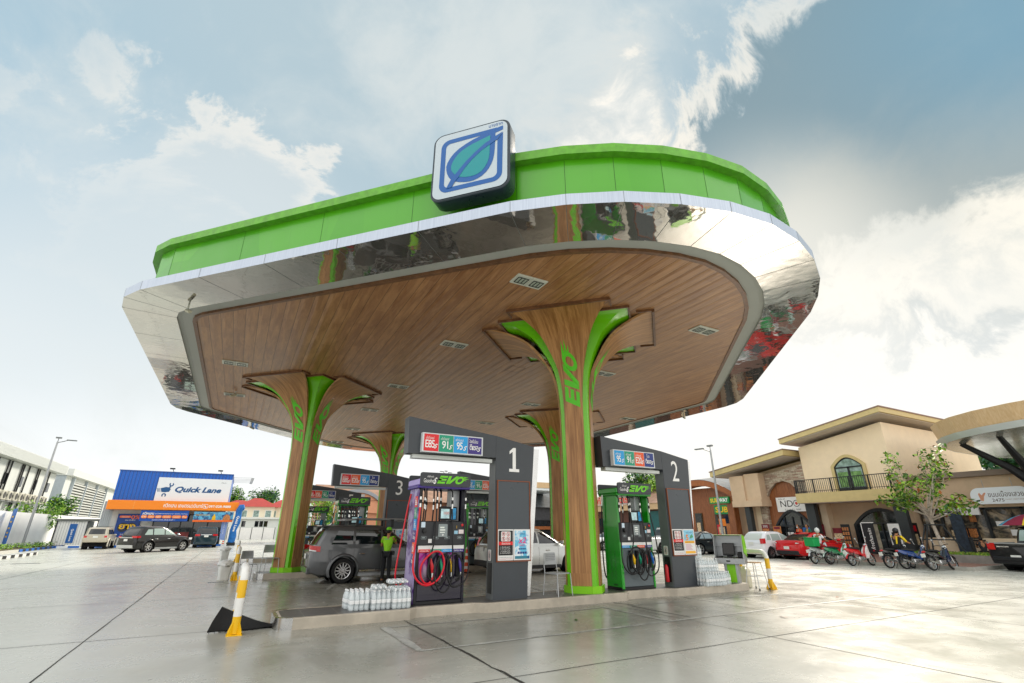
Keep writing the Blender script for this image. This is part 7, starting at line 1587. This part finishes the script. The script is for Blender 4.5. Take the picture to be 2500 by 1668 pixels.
for k in range(3): p.poly([(-.72+k*.1,.12),(-.67+k*.1,.12),(-.57+k*.1,-.22),(-.62+k*.1,-.22)])
for sx, sy, cx_, cy_ in ((1,1,.44,.52),(-1,-1,-.02,-.55)):
    A = [(cx_+.2*cos(R(a)), cy_+.2*sin(R(a))) for a in range(130, 411, 20)]; B = [(cx_+.09*cos(R(a)), cy_+.09*sin(R(a))) for a in range(130, 411, 20)]
    if sy < 0: A = [(2*cx_-x, 2*cy_-y) for x, y in A]; B = [(2*cx_-x, 2*cy_-y) for x, y in B]
    p.strip(A, B)
p.poly([(.26,.3),(.38,.36),(.46,.26),(.36,.16)]); p.build('spanner_fist_emblem', M_qb, sp)
for x in (-.4, 3.9): b = MB(); b.tube([(x,0,7.1),(x-.1,-.4,7.35)], .03, 5); b.box(x-.35,x+.1,-.55,-.3,7.32,7.45); b.build('spotlight', M_iron, ql)
for k in range(5): b = MB(); y = 1.5+k*1.8; b.tube([(5.05,y,6.9-.0*k),(6.9,y,6.95)], .02, 5); b.box(6.85,7.15,y-.12,y+.12,6.82,6.95); b.build('lamp_arm', M_alu, ql)
b = MB(); b.box(-1.1,4.9,.45,.598,0,3.0); gl = b.build('glass_front', M_shopg, ql); b = MB()
for x in (-1.1,.2,1.2,2.35,3.6,4.9): b.box(x-.05,x+.05,.38,.449,0,3.0)
b.box(-1.1,4.9,.38,.449,2.9,3.0); b.build('door_frame', M_iron, gl); b = MB(); b.box(.8,2.1,.40,.448,.6,1.3); b.build('red_rack', mat('red_interior', '#7a2a28', .5, var=.5), gl)
def banner(lab, x0, x1, z0, z1, y, m, name='banner'):
    t = thing(name, lab, 'banner', ((x0+x1)/2, y, 0)); w = x1-x0; b = MB(); N_ = 14; rows = []
    for k in range(N_+1): u = k/N_; sag = .05*sin(pi*u); rows.append([(-w/2+w*u, .03*sin(u*17), z1-sag), (-w/2+w*u, .05*sin(u*13+1), (z0+z1)/2-sag), (-w/2+w*u, .03*sin(u*15+2), z0-sag*.6)])
    b.loft(rows, False, False); b.build('cloth', m, t, smooth=True); return t
t = banner('wide blue banner with orange tags hanging under the awning', -16.2, -12.2, 2.32, 3.32, 40.3, mat('banner_blue', '#0f4fa8', .6)); text('ควิกเลน', M_wtext, t, (-1.35,-.09,3.02), X, Z, .9, .24, bold=.02); text('ศูนย์บริการยางรถยนต์ และช่วงล่าง ครบวงจร', M_wtext, t, (.55,-.09,3.0), X, Z, 2.7, .12)
p = Pl((0,-.085,2.72), X, Z); x = -1.9
for w in (.5,.6,.55,.8,.8,.5): p.poly(rrect(w-.04,.28,.1,4,x+w/2,0)); x += w+.02
p.build('orange_tags', M_orange, t); x = -1.9
for w, s in zip((.5,.6,.55,.8,.8,.5), ('ยาง','ช่วงล่าง','เบรก','น้ำมันเครื่อง','แบตเตอรี่','ล้าง')): text(s, M_wtext, t, (x+w/2,-.095,2.72), X, Z, w*.65, .14); x += w+.02
text('เปิดบริการทุกวัน 08:00-20:00 น.', M_wtext, t, (.0,-.09,2.42), X, Z, 1.9, .13)
t = banner('blue banner with an orange strip and tools, under the awning on the right', -11.75, -8.2, 2.28, 3.26, 40.3, nodemat('banner_scene', lambda N, s, tc: N.l.new(N.mix(N.smooth(N.noise(tc, 2.4, 4, .6, .6), .42, .62), rgb('#5fb2d8'), rgb('#123f7a')), s.inputs['Base Color'])))
p = Pl((0,-.085,2.36), X, Z); p.rect(-1.77,1.77,-.1,.09); p.build('orange_strip', mat('banner_orange', '#ea6a1e', .5), t); text('บริการถึงที่ เปลี่ยนยาง', M_yel, t, (-1.0,-.09,2.95), X, Z, 1.3, .18, shear=.2)
p = Pl((.05,-.085,2.75), X, Z); p.poly([(-.16,-.3),(.16,-.3),(.14,.05),(.06,.12),(.06,.25),(-.06,.25),(-.06,.12),(-.14,.05)]); p.build('worker_picture', M_yel, t); p = Pl((1.2,-.085,2.7), X, Z); p.poly([(-.35,-.25),(.35,-.25),(.3,.1),(.1,.3),(-.15,.28),(-.3,.05)]); p.build('worker_picture', M_food, t)
t = thing('wall_poster', 'blue poster with 0% and tyre pictures on the left of the tyre shop', 'poster', (-17.15,41.5,0)); b = MB(); b.box(-.95,.95,0,.08,.85,3.0); o = b.build('board', mat('poster_navy', '#123f8a', .5), t)
p = Pl((0,-.004,2.72), X, Z); p.poly(rrect(.9,.2,.1,4,-.35,0)); p.build('orange_tag', mat('tag_orange', '#f0703a', .5), o); text('ผ่อนแรง', M_wtext, o, (-.35,-.012,2.72), X, Z, .6, .12); text('0%', MATS['tag_orange'], o, (.5,-.01,2.68), X, Z, .75, .36, bold=.02); text('นาน 10 เดือน', M_wtext, o, (.1,-.01,2.42), X, Z, .8, .13)
for cx_ in (-.35,.3): p = Pl((cx_,-.006,1.75), X, Z); A = [(.42*cos(2*pi*k/24), .42*sin(2*pi*k/24)) for k in range(24)]; B = [(.22*cos(2*pi*k/24), .22*sin(2*pi*k/24)) for k in range(24)]; p.strip(A, B, .004, True); p.build('tyre_picture', mat('tyre_print', '#2c3038', .5), o)
text('ยาง', M_yel, o, (.0,-.03,1.8), X, Z, 1.3, .44, bold=.03); text('ยางแท้ทุกเส้น ติดตั้งฟรี', M_wtext, o, (.2,-.012,1.12), X, Z, 1.2, .14)
tm = thing('tube_balloon', 'blue inflatable tube figure with white lettering, bent at the top', 'inflatable', (-7.95,39.9,0)); b = MB(); P = [(0,0,.3),(.05,0,.9),(.0,0,1.5),(.18,0,2.2),(.22,0,2.9),(.2,0,3.4),(.38,-.05,3.7),(.62,-.1,3.78)]; b.tube(P, [.33,.35,.31,.34,.30,.31,.36,.24], 14); b.build('tube', mat('balloon_blue', '#1668b4', .45, var=.25, vs=4), tm, smooth=True)
text('Quick Lane', M_wtext, tm, (.13,-.36,2.1), (-.12,0,-1), (1,0,-.12), 1.5, .26, bold=.02); b = MB(); b.bbox(-.4,.4,-.3,.3,0,.32,.04); b.build('blower', M_iron, tm)
ff = thing('feather_flag', 'pale blue feather flag on a black curved pole beside the teal SUV', 'flag', (-8.55,40.8,0)); b = MB(); b.tube([(0,0,0),(0,0,2.4),(-.12,0,2.95),(-.35,0,3.15),(-.5,0,3.05)], .018, 6); b.build('pole', M_black, ff, smooth=True)
p = Pl((0,0,0), X, Z); p.poly([(-.03,.5),(-.03,2.4),(-.14,2.92),(-.34,3.1),(-.48,3.0),(-.58,2.4),(-.55,1.4),(-.5,.55)], .01); o = p.build('sail', mat('flag_blue', '#8fa8e0', .6), ff); text('Quick Lane', M_wtext, o, (-.3,-.02,1.7), (0,0,-1), (1,0,0), 1.2, .15)
hu = thing('utility_hut', 'small white corrugated hut with a flat roof and a vertical blue sign at the left', 'hut', (-21.5,43,0)); b = MB(); b.box(-1.35,1.0,0,2.4,.15,2.3); b.build('wall', mat('hut_white', '#f0f1ee', .5), hu); b = MB()
for k in range(12): b.box(-1.3+k*.2,-1.28+k*.2,-.02,0,.15,2.3)
b.build('panel_line', M_alu, hu); b = MB(); b.box(-1.5,1.9,-.2,2.6,2.32,2.5); b.build('roof', mat('hut_roof', '#6c706c', .5), hu)
for x in (-1.35,1.0,1.75): b = MB(); b.box(x-.04,x+.04,-.12,-.03,0,2.32); b.build('post', M_iron, hu)
p = Pl((-.05,-.03,1.2), X, Z); p.slab([(-.28,-.85),(.28,-.85),(.28,.85),(-.28,.85)], .03); o = p.build('vertical_sign', mat('hut_sign', '#1560ac', .4), hu); text('Quick Lane', M_wtext, o, (-.05,-.065,1.05), (0,0,-1), (1,0,0), 1.1, .2, bold=.02)
# white wall, hedge, kerbs
b = MB(); b.box(-25.2,-25,12,75,0,3.0); o = b.build('boundary_wall', mat('wall_white', '#f2f2f0', .7, var=.06, vs=.6)); tag(o, 'long plain white boundary wall along the left side', 'wall')
rnd = random.Random(4); hg = thing('hedge', 'low bright green hedge running along the white wall', 'hedge', (-23.2,31,0)); b = MB()
for k in range(46): leafcloud(b, (rnd.uniform(-.7,.7), -9+k*.46, .28), (.5,.45,.28), 55, .16, rnd, (4,1,6,0,0), 1.)
b.build('foliage', M_leafs, hg); b = MB(); b.box(-.9,1.1,-9.4,12.4,0,.14); b.build('soil_bed', mat('soil', '#5a5030', .9), hg)
def striped(name, c1, c2, step, ax):
    return nodemat(name, lambda N, s, tc: N.l.new(N.mix(N.math('GREATER_THAN', N.math('FRACT', N.math('DIVIDE', N.node('ShaderNodeSeparateXYZ', i_0=tc).outputs[ax], step)), .5), rgb(c1), rgb(c2)), s.inputs['Base Color']))
g = MB(); g.prism([(-21.95,20),(-21.75,20),(-21.75,31),(-21.95,31)], 0, .17); structure(g, 'kerb', mat('kerb_pale', '#c9c8c0', .6))
g = MB(); g.prism([(-21.95,31.01),(-21.75,31.01),(-21.75,42.9),(-21.95,42.9)], 0, .17); structure(g, 'kerb', striped('stripe_blue_black', '#1668c0', '#17181a', 1.3, 1))
g = MB(); g.prism([(-21.7,39.6),(-8.3,39.6),(-8.3,39.8),(-21.7,39.8)], 0, .16); structure(g, 'kerb', striped('stripe_blue_white', '#1668c0', '#dfe2e4', 1.6, 0))
g = MB(); g.prism([(-19.6,13),(-19.3,13),(-19.3,25.6),(-19.6,25.6)], 0, .16); structure(g, 'kerb', striped('stripe_black_white', '#1a1a1a', '#e2e2de', 1.3, 1))
for x in (-17.9,-10.1,-13.2): b = MB(); b.bbox(x-.8,x+.8,38.9,39.1,0,.12,.02); o = b.build('wheel_stop', mat('stop_blue', '#1668c0', .5)); tag(o, 'low blue wheel stop on the ground before the tyre shop' , 'wheel stop', 'blue wheel stops')
grass('lawn_strip', 'narrow green grass strip along the front of the tyre shop', -21.5, -8.5, 39.85, 41.3, 0, 3500, .12, [M_leafs[0], M_leafs[2]], 8)
vb = thing('vertical_banner', 'tall narrow blue banner against the white wall at the left edge', 'banner', (-24.4,36.9,0)); b = MB(); b.M = Matrix.Rotation(R(-60), 4, 'Z'); b.box(-.45,.45,-.02,.02,.4,3.2); o = b.build('cloth', mat('banner_blue2', '#1763b4', .5, var=.2, vs=3), vb); b.M = None
b = MB(); b.cyl((.05,.1,0), (.05,.1,3.3), .03, 6); b.build('pole', M_alu, vb); b = MB(); b.M = Matrix.Rotation(R(-60), 4, 'Z')
for k, z in enumerate((2.5,2.1,1.6,1.25,.95)): b.box(-.2,.2,-.03,-.021,z,z+.12)
b.build('print', M_yel, vb)
# warehouses at the left
M_wh = mat('warehouse_white', '#cfd3cf', .7, var=.06, vs=.5)
w1 = thing('warehouse', 'long white warehouse with air conditioners and black pipes on its wall, far left', 'building', (-32,52,0)); b = MB(); b.box(-9,0,-22,22.5,0,9.0); b.build('wall', M_wh, w1)
b = MB(); b.box(-9.3,1.0,-22.3,23.0,9.05,10.2); 
for k in range(150): b.box(1.0,1.03,-22.2+k*.3,-22.1+k*.3,9.1,10.15)
b.build('eave_sheet', mat('sheet_white', '#d3d6d2', .5, .1), w1)
for k, y in enumerate((.5,1.3,4.3,5.2,8.6,9.2,11.0,14.2,14.9,19.0)): b = MB(); b.tube([(.12,y,3.2),(.12,y,8.95)], .09, 6); b.build('black_pipe', M_black, w1)
for k in range(12):
    y = -3+k*1.75; b = MB(); b.bbox(.35,1.15,y,y+1.1,4.6,5.6,.05); o = b.build('air_conditioner', mat('ac_cream', '#cfcbbb', .5), w1); b = MB(); b.M = Matrix.Translation((1.16,y+.55,5.1))@Matrix.Rotation(pi/2, 4, 'Y'); b.lathe([(.36,0),(.36,.02),(0,.02)], 18); b.M = Matrix.Translation((.75,y-.01,5.1))@Matrix.Rotation(pi/2, 4, 'X'); b.lathe([(.3,0),(.3,.02),(0,.02)], 16); b.build('fan_grille', mat('fan_dark', '#4a4a46', .6), o)
    b = MB(); b.box(0,1.2,y+.05,y+1.05,4.5,4.56); b.build('bracket', M_alu, w1)
for k in range(5): b = MB(); b.box(.02,.06,-1+k*5.2,.0+k*5.2,6.4,7.6); b.build('window', M_cglass, w1)
w2 = thing('warehouse', 'farther grey and white warehouse with louvred side wall, behind the hut', 'building', (-32,101,0)); b = MB(); b.box(-10,0,-21.5,40,0,9.3); b.build('wall', M_wh, w2); b = MB(); b.box(-10,0,-21.7,-21.5,0,9.8); b.build('grey_gable', mat('gable_grey', '#aab4ba', .5, var=.06), w2); b = MB(); b.box(-10.3,.8,-21.9,40.4,9.3,10.3); b.build('eave_sheet', MATS['sheet_white'], w2)
b = MB()
for k in range(13): b.box(.02,.25,-18,6,3.2+k*.42,3.4+k*.42)
b.build('louvre', mat('louvre_pale', '#c9cbc6', .6), w2); b = MB(); b.box(.01,.018,-18,6,3.1,8.6); b.build('louvre_shade_sheet', mat('louvre_shade', '#50524e', .7), w2)  # dark sheet added as the shade between the louvre blades
for y in (-18.2,-10,-2,6.2): b = MB(); b.box(.02,.4,y-.12,y+.12,0,9.2); b.build('downpipe', MATS['gable_grey'], w2)
far_tree('small leafy tree behind the white wall, left of the tyre shop', (-26.6,58,0), 5.3, 1.7, 1400, .38, 21, (4,5,2,0,0)); far_tree('bright green bush rising behind the utility hut', (-26.3,50,0), 4.4, 2.4, 1500, .3, 22, (4,1,6,0,0))
# houses at the back left
wf = thing('panel_fence', 'white panel fence and gate with black posts across the far driveway', 'fence', (-5,70,0)); 
for k in range(4): b = MB(); b.box(-3.6+k*1.65,-2.05+k*1.65,-.03,.03,.05,1.72); b.build('panel', M_white, wf)
for k in range(6): b = MB(); b.box(-3.7+k*1.65,-3.62+k*1.65,-.06,.06,0,1.8); b.build('post', M_iron, wf)
b = MB(); b.box(-12,-8.6,-.1,.1,0,1.9); b.box(3.2,9,-.1,.1,0,1.9); b.build('wall_run', M_wh, wf)
M_rt = mat('red_roof_tile', '#b0443c', .6, var=.12, vs=2, bump=.3, bs=12)
def house(lab, x, y, w, d, h, rh, wall, roofm=M_rt):
    t = thing('house', lab, 'house', (x, y, 0), 0, 'red-roofed houses beyond the fence'); b = MB(); b.box(-w/2,w/2,0,d,0,h); b.build('wall', wall, t)
    b = MB(); e = .7; b.add([(-w/2-e,-e,h),(w/2+e,-e,h),(w/2+e,d+e,h),(-w/2-e,d+e,h),(-w*.12,d*.4,h+rh),(w*.12,d*.4,h+rh),(w*.12,d*.6,h+rh),(-w*.12,d*.6,h+rh)], [(0,1,5,4),(1,2,6,5),(2,3,7,6),(3,0,4,7),(4,5,6,7),(3,2,1,0)]); b.build('roof', roofm, t)
    for k in range(3):
        xx = -w/2+w*(k+.5)/3; b = MB(); b.box(xx-.55,xx+.55,-.05,0,h-1.9,h-.6); f_ = b.build('window', M_white, t); b = MB(); b.box(xx-.47,xx+.47,-.07,-.051,h-1.82,h-.68); b.build('pane', MATS['curtained_glass'], f_)
    return t
M_cream = mat('cream_house', '#e6dcc4', .7); house('cream house with hipped red tile roof just right of the tyre shop', -4.6, 88, 6.2, 7, 5.5, 1.7, M_cream); house('red-roofed house farther left behind the first', -7.6, 104, 6, 7, 6.2, 1.3, M_cream); house('red-roofed cream house at the right of the group, half hidden by the column', .6, 92, 6, 8, 5.6, 1.6, M_cream)
lo = thing('outbuilding', 'long low white outbuilding with a row of windows behind the panel fence', 'building', (-3,77,0)); b = MB(); b.box(-6,8,0,4,0,3.1); b.build('wall', M_wh, lo); b = MB(); b.box(-6.3,8.3,-.4,4.2,3.12,3.4); b.build('roof', mat('sheet_white', '#d3d6d2', .5), lo)
for k, x in enumerate((-3.6,-1.6,-.9,-.2,2.2,2.8)): b = MB(); b.box(x-.28,x+.28,-.04,0,1.9,2.8); b.build('window', M_cglass, lo)
far_tree('round dark green tree behind the red roofs', (-8.5,118,0), 11, 3.4, 2600, .6, 31, (4,5,2,0,0), trunk=.4); far_tree('hazy tree farther right behind the red roofs', (-1.5,135,0), 12, 4, 2600, .7, 32, (3,4,1,0,4), trunk=.4)
# ---------------------------------------------------------------- buildings seen between the pumps
ob = thing('shop_building', 'salmon-coloured shop with grey arched gable and tan shingle roof, behind towers 3, 5', 'building', (5,46,0)); M_sal = mat('salmon_render', '#cf9272', .8, var=.06); M_tsh = mat('tan_shingle', '#a5826c', .8, var=.25, vs=1.5, bump=.5, bs=10)
b = MB(); b.box(-3.6,14,0,9,0,5.0); b.build('wall', M_sal, ob); A = [(4.6*cos(R(a)), 3.0+3.35*sin(R(a))) for a in range(8, 173, 12)]; A = [(-0+x*.85, z) for x, z in A]
p = Pl((.4,-.5,0), X, Z); n = len(A); B = [(x*.9, 3.0+(z-3.0)*.88) for x, z in A]; p.strip(A, B, .3); p.mb.add([p.P(x, z, .3) for x, z in A]+[p.P(x, z, -3) for x, z in A], [(i, i+1, i+1+n, i+n) for i in range(n-1)]); p.build('arched_fascia', mat('arch_grey', '#8e9299', .6), ob)
p = Pl((.4,-.4,0), X, Z); p.poly([(x*.9, 3.0+(z-3.0)*.88) for x, z in A], .1); p.build('gable_panel', M_sal, ob)
b = MB(); b.add([(-4.2,-.6,5.0),(14.5,-.6,5.0),(14.5,5,7.2),(-4.2,5,7.2),(-4.2,10,5.0),(14.5,10,5.0)], [(0,1,2,3),(3,2,5,4),(0,3,4),(1,5,2)]); b.build('roof', M_tsh, ob)
p = Pl((-2.9,-.52,2.6), X, Z); p.poly([(.55*cos(2*pi*k/20), .55*sin(2*pi*k/20)) for k in range(20)], .05); p.build('round_sign', mat('round_green', '#12694a', .5), ob); p = Pl((-2.9,-.52,2.6), X, Z); p.strip([(.66*cos(2*pi*k/20), .66*sin(2*pi*k/20)) for k in range(20)], [(.56*cos(2*pi*k/20), .56*sin(2*pi*k/20)) for k in range(20)], .06, True); p.build('sign_rim', M_white, ob)
b = MB(); b.box(-3.4,-1.0,-.1,0,0,2.2); b.build('shop_window', M_shopg, ob); b = MB(); b.box(3.5,9,-.1,0,2.2,4.2); b.build('grey_cladding', mat('block_grey', '#6b6a68', .7, var=.15), ob)
gb = thing('shop_building', 'dark grey brick shop with wooden counter strip, between tower 1 and nearest column', 'building', (26,38,0)); b = MB(); b.box(-9,12,0,8,0,4.5); b.build('wall', mat('dark_brick', '#4a4a4e', .8, var=.2, bump=.3, bs=20), gb); b = MB(); b.add([(-9.5,-.6,4.3),(12.5,-.6,4.3),(12.5,4,6.6),(-9.5,4,6.6)], [(0,1,2,3)]); b.build('roof', M_shing, gb)
for x in (-7,-3,1.5,5.5): b = MB(); b.box(x,x+2.6,-.08,0,.8,2.7); f_ = b.build('window', M_iron, gb); b = MB(); b.box(x+.1,x+2.5,-.1,-.081,.9,2.6); b.build('pane', M_shopg, f_)
b = MB(); b.box(-9,12,-.3,-.1,1.5,1.9); b.build('counter_strip', M_bwood, gb)
tb_ = thing('canopy_tree_structure', 'far canopy on branching dark columns, seen between the purple pump and tower 1', 'canopy', (19,38,0))
for ex_, ey in ((-2.2,0),(-.8,.6),(1.6,0),(2.6,.8)): b = MB(); b.tube([(0,0,3.6),(ex_*.5,ey,4.8),(ex_,ey,6.3)], [.24,.17,.12], 6); b.build('branch', M_blk, tb_)
b = MB(); b.tube([(0,0,0),(0,0,3.8)], .28, 8); b.build('column', M_blk, tb_); b = MB(); b.box(-3.5,12,-3,6,6.6,7.3); b.build('fascia', MATS['pale_wood_fascia'], tb_); b = MB(); b.box(-3.4,11.9,-2.9,5.9,6.3,6.59); b.build('edge_trim', MATS['trim_white'], tb_)
ts = thing('shop_building', 'brown shop with tan fascia and teal shutter behind the right green pump', 'building', (30.4,22,.14)); b = MB(); b.box(0,8,-5,9,0,3.4); b.build('wall', mat('brown_wall', '#5a3a30', .7, var=.15), ts); b = MB(); b.box(-.6,8,-4.8,9,3.35,3.95); b.build('fascia', mat('tan_fascia', '#bfa27c', .6), ts); b = MB(); b.add([(-.7,-4.9,3.96),(-.7,9,3.96),(4,9,5.9),(4,-4.9,5.9)], [(0,1,2,3)]); b.build('roof', M_tsh, ts)
b = MB(); b.box(-.05,0,-4.6,-1.6,.3,3.2); b.build('shutter', mat('teal_shutter', '#1f5a5a', .5, var=.1), ts); b = MB(); b.box(-.3,0,-1.4,-.8,0,3.3); b.build('stone_pier', M_stone, ts); b = MB(); b.box(-.04,0,3,6,.3,2.6); b.build('window', M_shopg, ts)
s_ = thing('roof_sign', 'red Thai lettering standing on the eave of the brown shop', 'sign', (29.75,24.3,4.15)); text('ก๋วยเตี๋ยวเรือ', M_red, s_, (0,0,.55), MYX, Z, 6.2, .8, bold=.02); b = MB(); b.box(.01,.04,-3,3,.05,.1); b.build('rail', M_alu, s_)
far_tree('broad dark green tree rising over the brown shop roof', (36.5,27,0), 8.6, 3.6, 3000, .5, 41, (3,6,1,0,1), trunk=.35); far_tree('light green tree beside the dark one over the brown shop', (34,21.5,0), 7.6, 2.4, 2000, .42, 42, (4,1,6,0,0)); far_tree('green tree left of the brown shop, beyond the nearest column', (35,36,0), 7.8, 3.2, 2400, .5, 43, (5,3,3,0,0))
far_tree('large blue-green tree behind the snack shops', (52,-4.5,0), 10.2, 4.6, 4200, .6, 44, (2,5,0,0,6), trunk=.4); far_tree('green tree behind the dark grey shop, between tower 1 and the column', (27,52,0), 9, 4, 2600, .55, 45, (4,4,2,0,0)); far_tree('pale tree in front of the salmon shop, left of tower 5', (1.2,44,0), 5.2, 1.5, 1200, .3, 46, (3,1,6,0,0))
far_tree('green tree showing under the far canopy beside the column', (20.5,58,0), 8.5, 4.5, 2400, .55, 47, (4,4,2,0,0))

# ---------------------------------------------------------------- small things on the ground
def grate(lab, x, y, w, d):
    t = thing('drain_grate', lab, 'drain grate', (x, y, 0), 0, 'drain grates in the forecourt'); b = MB(); b.box(-w/2,w/2,-d/2,d/2,0,.006); b.build('frame', M_alu, t); n = int(w/.05); b = MB()
    for k in range(n): b.box(-w/2+.02+k*.05,-w/2+.05+k*.05,-d/2+.02,d/2-.02,.006,.009)
    b.build('slot', M_black, t)
grate('narrow drain grate in the open forecourt on the left', -16.8, 14.0, 1.1, .35); grate('small drain grate beside the left column island', -8.2, -.75, .45, .25); grate('drain grate in front of the right-hand parking', 12.0, -8.5, .6, .4)
b = MB(); b.lathe([(.75,0),(.75,.006),(0,.006)], 26, Matrix.Translation((-17.6,10.5,0))); o = b.build('manhole_cover', mat('cast_iron', '#4a4946', .6, var=.2)); tag(o, 'round dark manhole cover in the forecourt at the far left', 'manhole cover')
rnd = random.Random(12)
for k, (x, y) in enumerate(((3.55,-11.75),(3.85,-11.95),(5.9,-12.6),(-1.9,-12.1),(.6,-12.3),(1.9,-13.8),(-12.3,-9.2))):
    b = MB(); a = rnd.uniform(0, pi); L = rnd.uniform(.05,.11); b.M = Matrix.Translation((x, y, .006))@Matrix.Rotation(a, 4, 'Z'); b.add([(-L,0,.004),(-L*.3,L*.35,.012),(L*.5,L*.28,.016),(L,0,.006),(L*.4,-L*.3,.004),(-L*.4,-L*.3,.008)], [(0,1,2,3,4,5)]); o = b.build('fallen_leaf', M_leafs[[0,0,3,1,0,3,0][k]]); tag(o, 'single fallen leaf lying on the pale concrete forecourt', 'leaf', 'fallen leaves on the forecourt')
